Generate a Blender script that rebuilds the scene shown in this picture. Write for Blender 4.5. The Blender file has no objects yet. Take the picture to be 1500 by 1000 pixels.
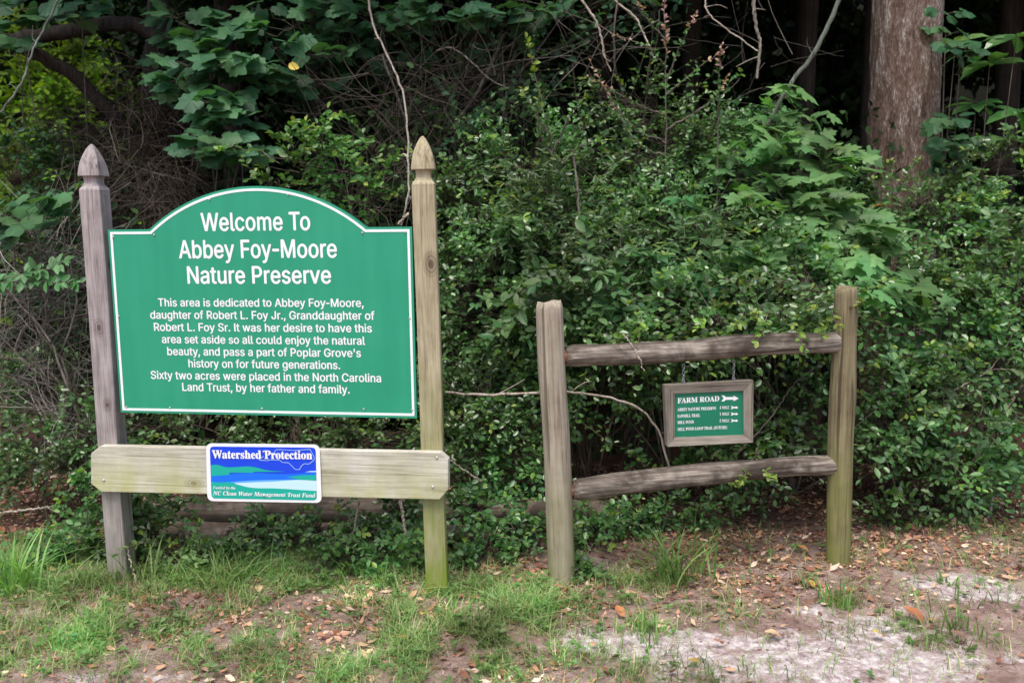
import bpy, math, random
import numpy as np
from mathutils import Vector, Matrix

random.seed(7)
RNG = np.random.default_rng(11)
scene = bpy.context.scene
col = scene.collection
R = math.radians

# ---------------------------------------------------------------- camera
FPX, CAMH, PITCH, ROLL = 1375.0, 1.58, R(8.0), 0.012      # focal length in pixels of the 1500 px wide frame
CAM = Vector((0, 0, CAMH))
F0 = Vector((0, math.cos(PITCH), -math.sin(PITCH)))
R0 = Vector((1, 0, 0))
U0 = R0.cross(F0)
RT = R0 * math.cos(ROLL) - U0 * math.sin(ROLL)
UP = R0 * math.sin(ROLL) + U0 * math.cos(ROLL)
cd = bpy.data.cameras.new('camera')
cam = bpy.data.objects.new('camera', cd)
col.objects.link(cam)
cam.matrix_world = Matrix(((RT.x, UP.x, -F0.x, 0), (RT.y, UP.y, -F0.y, 0), (RT.z, UP.z, -F0.z, CAMH), (0, 0, 0, 1)))
cd.sensor_width = 36
cd.lens = FPX / 1500 * 36
cd.clip_start, cd.clip_end = 0.05, 500
cd.dof.use_dof = True
cd.dof.focus_distance = 3.85
cd.dof.aperture_fstop = 3.2
scene.camera = cam

# ---------------------------------------------------------------- sky, sun, exposure
SUN_EL, SUN_AZ = R(66), R(200)            # azimuth clockwise from +Y: the soft light comes from behind the camera, a little to its left
w = bpy.data.worlds.new('World')
scene.world = w
w.use_nodes = True
nt = w.node_tree
bg = nt.nodes['Background']
sky = nt.nodes.new('ShaderNodeTexSky')
sky.sky_type = 'NISHITA'
sky.sun_disc = False
sky.sun_elevation = SUN_EL
sky.sun_rotation = SUN_AZ
sky.air_density = 1.0
sky.dust_density = 4.0
sky.ozone_density = 1.0
nt.links.new(sky.outputs[0], bg.inputs[0])
bg.inputs[1].default_value = 0.15
sl = bpy.data.lights.new('sun', 'SUN')
sl.energy = 1.5
sl.angle = R(35)
sl.color = (1.0, 0.96, 0.9)
so = bpy.data.objects.new('sun', sl)
col.objects.link(so)
sdir = Vector((math.sin(SUN_AZ) * math.cos(SUN_EL), math.cos(SUN_AZ) * math.cos(SUN_EL), math.sin(SUN_EL)))
so.rotation_euler = sdir.to_track_quat('Z', 'Y').to_euler()
so.location = sdir * 30
scene.view_settings.view_transform = 'Standard'
scene.view_settings.look = 'None'
scene.view_settings.exposure = 0.72
scene.view_settings.gamma = 1.0
scene.view_settings.use_curve_mapping = False
cy = scene.cycles
cy.max_bounces = 6
cy.diffuse_bounces = 3
cy.glossy_bounces = 2
cy.transmission_bounces = 3
cy.transparent_max_bounces = 4
cy.use_denoising = True
cy.caustics_reflective = cy.caustics_refractive = False
cy.sample_clamp_indirect = 6

# ---------------------------------------------------------------- measuring helpers
def ray(px, py):
    return (F0 + RT * ((px - 750) / FPX) + UP * ((500 - py) / FPX)).normalized()
def at(px, py, Y):
    d = ray(px, py)
    return CAM + d * (Y / d.y)
def atg(px, py, z=0.0):
    d = ray(px, py)
    return CAM + d * ((z - CAMH) / d.z)
def onplane(px, py, p0, n):
    d = ray(px, py)
    return CAM + d * ((p0 - CAM).dot(n) / d.dot(n))
def lerp(a, b, t): return a + (b - a) * t

def hash2(ix, iy, seed=0):
    h = (ix.astype(np.int64) * 374761393 + iy.astype(np.int64) * 668265263 + seed * 974634777) & 0xFFFFFFFF
    h = ((h ^ (h >> 13)) * 1274126177) & 0xFFFFFFFF
    return ((h ^ (h >> 16)) & 0xFFFF) / 65535.0
def vnoise(x, y, seed=0):
    ix, iy = np.floor(x), np.floor(y)
    fx, fy = x - ix, y - iy
    fx, fy = fx * fx * (3 - 2 * fx), fy * fy * (3 - 2 * fy)
    a, b = hash2(ix, iy, seed), hash2(ix + 1, iy, seed)
    c, d = hash2(ix, iy + 1, seed), hash2(ix + 1, iy + 1, seed)
    return (a * (1 - fx) + b * fx) * (1 - fy) + (c * (1 - fx) + d * fx) * fy
def fbm(x, y, seed=0, o=4):
    s, a, t = 0, 1.0, 0
    for k in range(o):
        s = s + a * vnoise(x * 2 ** k, y * 2 ** k, seed + k)
        t += a; a *= 0.5
    return s / t

# ---------------------------------------------------------------- objects
def tag(o, label=None, cat=None, group=None, kind=None):
    if label: o['label'] = label
    if cat: o['category'] = cat
    if group: o['group'] = group
    if kind: o['kind'] = kind
    return o
def empty(name, loc, label=None, cat=None, group=None, mat=None):
    o = bpy.data.objects.new(name, None)
    o.empty_display_size = 0.1
    o.matrix_world = mat if mat is not None else Matrix.Translation(loc)
    col.objects.link(o)
    return tag(o, label, cat, group)
def link(name, me, parent=None, m=None):
    o = bpy.data.objects.new(name, me)
    col.objects.link(o)
    if parent is not None: o.parent = parent
    if m is not None: o.matrix_local = m
    return o
def mesh(name, V, Fc, mats, smooth=False, midx=None):
    """V (n,3) floats; Fc list of faces, or an (m,k) int array of equal-sized faces"""
    me = bpy.data.meshes.new(name)
    V = np.asarray(V, dtype=np.float32).reshape(-1, 3)
    if isinstance(Fc, np.ndarray):
        m, k = Fc.shape
        me.vertices.add(len(V)); me.vertices.foreach_set('co', V.ravel())
        me.loops.add(m * k); me.loops.foreach_set('vertex_index', Fc.astype(np.int32).ravel())
        me.polygons.add(m)
        me.polygons.foreach_set('loop_start', np.arange(0, m * k, k, dtype=np.int32))
        me.update(calc_edges=True)
    else:
        me.from_pydata([tuple(map(float, v)) for v in V], [], Fc)
    for mt in (mats if isinstance(mats, (list, tuple)) else [mats]): me.materials.append(mt)
    if smooth: me.polygons.foreach_set('use_smooth', np.ones(len(me.polygons), dtype=bool))
    if midx is not None: me.polygons.foreach_set('material_index', np.asarray(midx, dtype=np.int32))
    me.update()
    return me

# tubes: many polylines of the same length in one array
def tubes_arr(P, Rd, sides=4):
    P = np.asarray(P, dtype=float); Rd = np.asarray(Rd, dtype=float)
    N, K, _ = P.shape
    T = np.gradient(P, axis=1)
    T /= np.linalg.norm(T, axis=2, keepdims=True) + 1e-9
    ref = np.where(np.abs(T[:, :1, 2:3]) < 0.8, np.array([[[0, 0, 1.0]]]), np.array([[[1.0, 0, 0]]]))
    A = np.cross(T, np.broadcast_to(ref, T.shape)); A /= np.linalg.norm(A, axis=2, keepdims=True) + 1e-9
    B = np.cross(T, A)
    ang = np.arange(sides) * 2 * np.pi / sides
    V = P[:, :, None, :] + Rd[:, :, None, None] * (np.cos(ang)[None, None, :, None] * A[:, :, None, :] + np.sin(ang)[None, None, :, None] * B[:, :, None, :])
    base = (np.arange(N) * K * sides)[:, None, None]
    k = np.arange(K - 1)[None, :, None] * sides
    s = np.arange(sides)[None, None, :]; s2 = (s + 1) % sides
    Fq = np.stack([base + k + s, base + k + s2, base + k + sides + s2, base + k + sides + s], axis=-1).reshape(-1, 4)
    return V.reshape(-1, 3), Fq
def resample(pts, n):
    pts = [np.array(p, dtype=float) for p in pts]
    ex = [2 * pts[0] - pts[1]] + pts + [2 * pts[-1] - pts[-2]]
    out = []
    m = len(pts) - 1
    for i in range(n):
        u = i / (n - 1) * m
        k = min(int(u), m - 1); t = u - k
        a, b, c, d = ex[k], ex[k + 1], ex[k + 2], ex[k + 3]
        out.append(0.5 * (2 * b + (c - a) * t + (2 * a - 5 * b + 4 * c - d) * t * t + (3 * b - a - 3 * c + d) * t ** 3))
    return np.array(out)
def tube(name, pts, r0, r1, mt, parent=None, n=24, sides=7, wob=0.0, origin=None):
    P = resample(pts, n)
    if wob:
        P[1:-1] += RNG.normal(0, wob, (n - 2, 3))
    o0 = np.array(origin if origin is not None else (0, 0, 0), dtype=float)
    V, Fq = tubes_arr((P - o0)[None], np.linspace(r0, r1, n)[None] * (1 + RNG.normal(0, 0.06, (1, n))), sides)
    return link(name, mesh(name, V, Fq, mt, True), parent)

# leaves: a template (verts, quads) placed many times
def frames(D, Nn):
    D = D / (np.linalg.norm(D, axis=1, keepdims=True) + 1e-9)
    X = np.cross(D, Nn); X /= np.linalg.norm(X, axis=1, keepdims=True) + 1e-9
    Z = np.cross(X, D)
    return X, D, Z
def leaf_batch(P, D, Nn, S, tv, tf):
    X, Y, Z = frames(D, Nn)
    tv = np.asarray(tv, float); tf = np.asarray(tf, int)
    V = P[:, None, :] + S[:, None, None] * (tv[None, :, 0:1] * X[:, None, :] + tv[None, :, 1:2] * Y[:, None, :] + tv[None, :, 2:3] * Z[:, None, :])
    Fc = (np.arange(len(P)) * len(tv))[:, None, None] + tf[None]
    return V.reshape(-1, 3), Fc.reshape(-1, tf.shape[1])
OVAL = ([(0, 0, 0), (-.24, .28, .07), (-.28, .68, .07), (0, 1, -.05), (.28, .68, .07), (.24, .28, .07)], [(0, 1, 2, 3), (0, 3, 4, 5)])
NARROW = ([(0, 0, 0), (-.13, .35, .04), (-.11, .70, .02), (0, 1, -.08), (.11, .70, .02), (.13, .35, .04)], [(0, 1, 2, 3), (0, 3, 4, 5)])
def lobed(half, fold, cen=(0, .3)):
    pts = half + [(-x, y) for x, y in half[::-1] if x > 0.001]
    V = [(cen[0], cen[1], 0)] + [(x, y, fold * abs(x) - .12 * (y - .4) ** 2 + .03 * math.sin(9 * x + 5 * y)) for x, y in pts]
    n = len(pts)
    return V, [(0, 1 + (i + 1) % n, 1 + i) for i in range(n)]
MAPLE = lobed([(0.02, 0), (.25, -.12), (.42, -.04), (.33, .08), (.29, .17), (.46, .26), (.62, .50), (.42, .48), (.30, .50), (.20, .50), (.25, .70), (.12, .76), (0, 1)], -.22)
GRAPE = lobed([(0.03, .06), (.20, -.13), (.40, -.08), (.50, .10), (.44, .25), (.56, .42), (.42, .54), (.38, .70), (.24, .68), (.15, .84), (0, 1)], -.20)
ELL = ([(0, 0, 0), (-.17, .22, .03), (-.24, .5, .04), (-.16, .8, 0), (0, 1, -.12), (.16, .8, 0), (.24, .5, .04), (.17, .22, .03), (0, .35, -.02), (0, .7, -.03)],
       [(0, 8, 2, 1), (8, 9, 3, 2), (9, 4, 3, 3), (0, 7, 6, 8), (8, 6, 5, 9), (9, 5, 4, 4)])
ELL = (ELL[0], [tuple(dict.fromkeys(f)) for f in ELL[1]])

# ---------------------------------------------------------------- materials
def newmat(name):
    m = bpy.data.materials.new(name); m.use_nodes = True
    return m, m.node_tree.nodes, m.node_tree.links, m.node_tree.nodes['Principled BSDF']
def flat(name, c, rough=0.5, spec=0.5, bump=0, metal=0):
    m, N, L, b = newmat(name)
    b.inputs['Base Color'].default_value = (*c, 1)
    b.inputs['Roughness'].default_value = rough
    b.inputs['Specular IOR Level'].default_value = spec
    b.inputs['Metallic'].default_value = metal
    return m
def ramp(N, L, fac, stops):
    r = N.new('ShaderNodeValToRGB')
    e = r.color_ramp.elements
    while len(e) < len(stops): e.new(0.5)
    for k, (p, c) in enumerate(stops):
        e[k].position = p; e[k].color = (*c, 1)
    L.new(fac, r.inputs[0])
    return r.outputs[0]
def math_(N, L, op, a, b=None, c=None):
    n = N.new('ShaderNodeMath'); n.operation = op
    for i, v in enumerate((a, b, c)):
        if v is None: continue
        if isinstance(v, (int, float)): n.inputs[i].default_value = v
        else: L.new(v, n.inputs[i])
    return n.outputs[0]
def rnd(N, L):
    g = N.new('ShaderNodeNewGeometry'); o = N.new('ShaderNodeObjectInfo')
    s = math_(N, L, 'MULTIPLY_ADD', o.outputs['Random'], 7.31, g.outputs['Random Per Island'])
    return math_(N, L, 'FRACT', s)
def leafmat(name, stops, rough=0.38, trans=0.28, spec=0.5, tint=(1.5, 1.7, .7)):
    m, N, L, b = newmat(name)
    c = ramp(N, L, rnd(N, L), stops)
    tc = N.new('ShaderNodeTexCoord'); nz = N.new('ShaderNodeTexNoise')
    nz.inputs['Scale'].default_value = 2.6; nz.inputs['Detail'].default_value = 4
    geo = N.new('ShaderNodeNewGeometry')
    L.new(geo.outputs['Position'], nz.inputs['Vector'])
    hs = N.new('ShaderNodeHueSaturation'); L.new(c, hs.inputs['Color'])
    L.new(math_(N, L, 'MULTIPLY_ADD', nz.outputs[0], 2.6, -0.2), hs.inputs['Value'])
    L.new(math_(N, L, 'MULTIPLY_ADD', nz.outputs[0], 0.10, 0.45), hs.inputs['Hue'])
    L.new(hs.outputs[0], b.inputs['Base Color'])
    b.inputs['Roughness'].default_value = rough
    b.inputs['Specular IOR Level'].default_value = spec
    tr = N.new('ShaderNodeBsdfTranslucent'); mx = N.new('ShaderNodeMixShader')
    mc = N.new('ShaderNodeMix'); mc.data_type = 'RGBA'; mc.blend_type = 'MULTIPLY'; mc.inputs['Factor'].default_value = 1
    L.new(hs.outputs[0], mc.inputs['A']); mc.inputs['B'].default_value = (*tint, 1)
    L.new(mc.outputs['Result'], tr.inputs[0])
    mx.inputs[0].default_value = trans
    L.new(b.outputs[0], mx.inputs[1]); L.new(tr.outputs[0], mx.inputs[2])
    L.new(mx.outputs[0], N['Material Output'].inputs[0])
    return m
def wood(name, cols, axis='z', scale=1.0, algae=None, zr=(0, 1.2), rough=0.85, bump=0.5, amount=0.7, dark=None, knots=(), cracks=.55):
    """weathered timber: long grain along one axis, optional green algae that fades upward along z"""
    m, N, L, b = newmat(name)
    tc = N.new('ShaderNodeTexCoord')
    def nz(sc, det, vscale, dist=0.0):
        mp = N.new('ShaderNodeMapping'); mp.inputs['Scale'].default_value = vscale
        L.new(tc.outputs['Object'], mp.inputs['Vector'])
        n = N.new('ShaderNodeTexNoise'); n.inputs['Scale'].default_value = sc; n.inputs['Detail'].default_value = det
        n.inputs['Roughness'].default_value = 0.65; n.inputs['Distortion'].default_value = dist
        L.new(mp.outputs[0], n.inputs['Vector'])
        return n.outputs[0]
    st = {'z': (1, 1, .035), 'x': (.035, 1, 1)}[axis]
    st2 = {'z': (1, 1, .12), 'x': (.12, 1, 1)}[axis]
    g1 = nz(130 * scale, 3, st, 0.4); g2 = nz(28 * scale, 4, st2, 0.8); g3 = nz(7, 3, (1, 1, 1))
    mixv = math_(N, L, 'ADD', math_(N, L, 'MULTIPLY', g1, 0.45), math_(N, L, 'ADD', math_(N, L, 'MULTIPLY', g2, 0.35), math_(N, L, 'MULTIPLY', g3, 0.25)))
    c = ramp(N, L, mixv, [(0.38, cols[0]), (0.5, cols[1]), (0.62, cols[2])])
    if cracks:
        cr = nz(55 * scale, 2, {'z': (1, 1, .022), 'x': (.022, 1, 1)}[axis], 0.15)
        mk = N.new('ShaderNodeMix'); mk.data_type = 'RGBA'
        L.new(math_(N, L, 'MULTIPLY', ramp(N, L, cr, [(.60, (0, 0, 0)), (.665, (1, 1, 1))]), cracks), mk.inputs['Factor'])
        L.new(c, mk.inputs['A']); mk.inputs['B'].default_value = (cols[0][0] * .35, cols[0][1] * .33, cols[0][2] * .3, 1)
        c = mk.outputs['Result']
        mixv = math_(N, L, 'SUBTRACT', mixv, math_(N, L, 'MULTIPLY', ramp(N, L, cr, [(.60, (0, 0, 0)), (.665, (1, 1, 1))]), .35))
    for kp, kr in knots:
        mp = N.new('ShaderNodeMapping'); mp.inputs['Location'].default_value = [-v for v in kp]
        L.new(tc.outputs['Object'], mp.inputs['Vector'])
        m2 = N.new('ShaderNodeMapping'); m2.inputs['Scale'].default_value = (1, 1, .62) if axis == 'z' else (.62, 1, 1)
        L.new(mp.outputs[0], m2.inputs['Vector'])
        ln = N.new('ShaderNodeVectorMath'); ln.operation = 'LENGTH'; L.new(m2.outputs[0], ln.inputs[0])
        kn = math_(N, L, 'DIVIDE', ln.outputs['Value'], kr)
        rg = ramp(N, L, kn, [(.0, (.9, .9, .9)), (.28, (.75, .75, .75)), (.42, (.15, .15, .15)), (.58, (.6, .6, .6)), (.70, (.12, .12, .12)), (.85, (.3, .3, .3)), (1, (0, 0, 0))])
        mk = N.new('ShaderNodeMix'); mk.data_type = 'RGBA'
        L.new(rg, mk.inputs['Factor']); L.new(c, mk.inputs['A']); mk.inputs['B'].default_value = (.07, .045, .032, 1)
        c = mk.outputs['Result']
    if dark is not None:
        d = nz(4.5, 4, (1, 1, 1), 0.6)
        mx = N.new('ShaderNodeMix'); mx.data_type = 'RGBA'
        L.new(ramp(N, L, d, [(0.45, (0, 0, 0)), (0.60, (.9, .9, .9))]), mx.inputs['Factor'])
        L.new(c, mx.inputs['A']); mx.inputs['B'].default_value = (*dark, 1)
        c = mx.outputs['Result']
    if algae is not None:
        sp = N.new('ShaderNodeSeparateXYZ'); L.new(tc.outputs['Object'], sp.inputs[0])
        mr = N.new('ShaderNodeMapRange'); L.new(sp.outputs['Z'], mr.inputs['Value'])
        mr.inputs['From Min'].default_value = zr[1]; mr.inputs['From Max'].default_value = zr[0]
        a = nz(9, 4, (1, 1, .35))
        f = math_(N, L, 'MULTIPLY', mr.outputs[0], math_(N, L, 'MULTIPLY_ADD', a, 2.6, -0.6))
        f2 = N.new('ShaderNodeMath'); f2.operation = 'MULTIPLY'; f2.use_clamp = True
        L.new(f, f2.inputs[0]); f2.inputs[1].default_value = amount
        mx = N.new('ShaderNodeMix'); mx.data_type = 'RGBA'
        L.new(f2.outputs[0], mx.inputs['Factor']); L.new(c, mx.inputs['A']); mx.inputs['B'].default_value = (*algae, 1)
        c = mx.outputs['Result']
    L.new(c, b.inputs['Base Color'])
    b.inputs['Roughness'].default_value = rough; b.inputs['Specular IOR Level'].default_value = 0.25
    bp = N.new('ShaderNodeBump'); bp.inputs['Strength'].default_value = bump; bp.inputs['Distance'].default_value = 0.004
    L.new(mixv, bp.inputs['Height']); L.new(bp.outputs[0], b.inputs['Normal'])
    return m

M = {}
M['privet'] = leafmat('privet_leaf', [(0, (.046, .106, .034)), (.45, (.076, .176, .052)), (.8, (.112, .225, .066)), (1, (.160, .265, .085))], .24, .28, .7)
M['privet_young'] = leafmat('young_leaf', [(0, (.11, .21, .03)), (.6, (.19, .30, .045)), (1, (.30, .36, .08))], .4, .35)
M['red_young'] = leafmat('reddish_leaf', [(0, (.30, .13, .11)), (.6, (.44, .26, .25)), (1, (.34, .24, .14))], .4, .3)
M['maple'] = leafmat('maple_leaf', [(0, (.075, .170, .060)), (.5, (.105, .215, .075)), (1, (.145, .265, .090))], .5, .30, .35)
M['grape'] = leafmat('grape_leaf', [(0, (.030, .090, .042)), (.5, (.046, .130, .056)), (1, (.080, .180, .070))], .5, .30, .35)
M['dark'] = leafmat('dimmed_forest_leaf', [(0, (.010, .020, .008)), (.6, (.020, .046, .015)), (1, (.042, .090, .026))], .6, .12, .15)  # shade put into the colour: leaf tones lowered for the deep wood
M['painted_backlight'] = leafmat('painted_sunlit_leaf', [(0, (.08, .17, .02)), (.6, (.18, .32, .03)), (1, (.32, .45, .05))], .5, .4, .3)  # backlight put into the colour: brighter, yellower leaf tones
M['olive'] = leafmat('olive_leaf', [(0, (.055, .12, .045)), (.6, (.095, .185, .070)), (1, (.15, .25, .10))], .42, .3, .4)
M['laurel'] = leafmat('broad_leaf', [(0, (.035, .105, .035)), (1, (.06, .16, .055))], .32, .22)
M['grass'] = leafmat('grass_blade', [(0, (.10, .20, .05)), (.45, (.18, .31, .09)), (.75, (.26, .38, .14)), (.88, (.40, .42, .22)), (1, (.56, .48, .31))], .5, .3, .3)
M['litter'] = leafmat('dead_leaf', [(0, (.12, .06, .04)), (.3, (.28, .125, .075)), (.6, (.46, .24, .15)), (.87, (.56, .37, .26)), (1, (.68, .56, .44))], .75, .08, .2, (1, .8, .6))
M['needle'] = leafmat('dead_needle', [(0, (.10, .055, .035)), (.6, (.24, .13, .08)), (1, (.40, .27, .18))], .8, .0, .2)
M['shrubwood'] = wood('shrub_bark', [(.035, .027, .018), (.075, .060, .042), (.15, .125, .095)], scale=.6, bump=.2)
M['twig'] = wood('twig_bark', [(.06, .048, .037), (.12, .10, .08), (.22, .19, .16)], scale=.6, bump=.2)
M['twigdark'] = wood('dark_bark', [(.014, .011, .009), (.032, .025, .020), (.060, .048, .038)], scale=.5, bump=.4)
M['vine'] = wood('vine_bark', [(.20, .15, .11), (.36, .30, .24), (.50, .44, .37)], scale=.6, bump=.2)
M['vinegreen'] = wood('sapling_bark', [(.055, .07, .05), (.11, .125, .10), (.18, .20, .165)], scale=.6, bump=.3)
M['white'] = flat('white_vinyl', (.86, .87, .88), .4)
def panelmat(name, c):
    """printed panel with faint fading, dust and rain runs"""
    m, N, L, b = newmat(name)
    tc = N.new('ShaderNodeTexCoord'); mp = N.new('ShaderNodeMapping'); mp.inputs['Scale'].default_value = (9, 1, .7)
    L.new(tc.outputs['Object'], mp.inputs['Vector'])
    n1 = N.new('ShaderNodeTexNoise'); n1.inputs['Scale'].default_value = 2.2; n1.inputs['Detail'].default_value = 5; L.new(mp.outputs[0], n1.inputs['Vector'])
    n2 = N.new('ShaderNodeTexNoise'); n2.inputs['Scale'].default_value = 2.5; n2.inputs['Detail'].default_value = 7; L.new(tc.outputs['Object'], n2.inputs['Vector'])
    f = math_(N, L, 'ADD', math_(N, L, 'MULTIPLY', n1.outputs[0], .5), math_(N, L, 'MULTIPLY', n2.outputs[0], .5))
    k = lambda q, g: tuple(min(1, v * q + g) for v in c)
    L.new(ramp(N, L, f, [(.34, k(.92, .0)), (.5, c), (.66, k(1.05, .008))]), b.inputs['Base Color'])
    L.new(math_(N, L, 'MULTIPLY_ADD', n2.outputs[0], .35, .25), b.inputs['Roughness'])
    return m
M['green'] = panelmat('green_vinyl', (.016, .300, .168))
M['green2'] = panelmat('green_paint', (.005, .185, .10))
M['edge'] = flat('green_edge', (.02, .15, .10), .5)
M['steel'] = flat('zinc_steel', (.42, .43, .45), .35, .5, 0, .9)
M['screw'] = flat('screw_steel', (.55, .55, .55), .4, .5, 0, .6)
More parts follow.
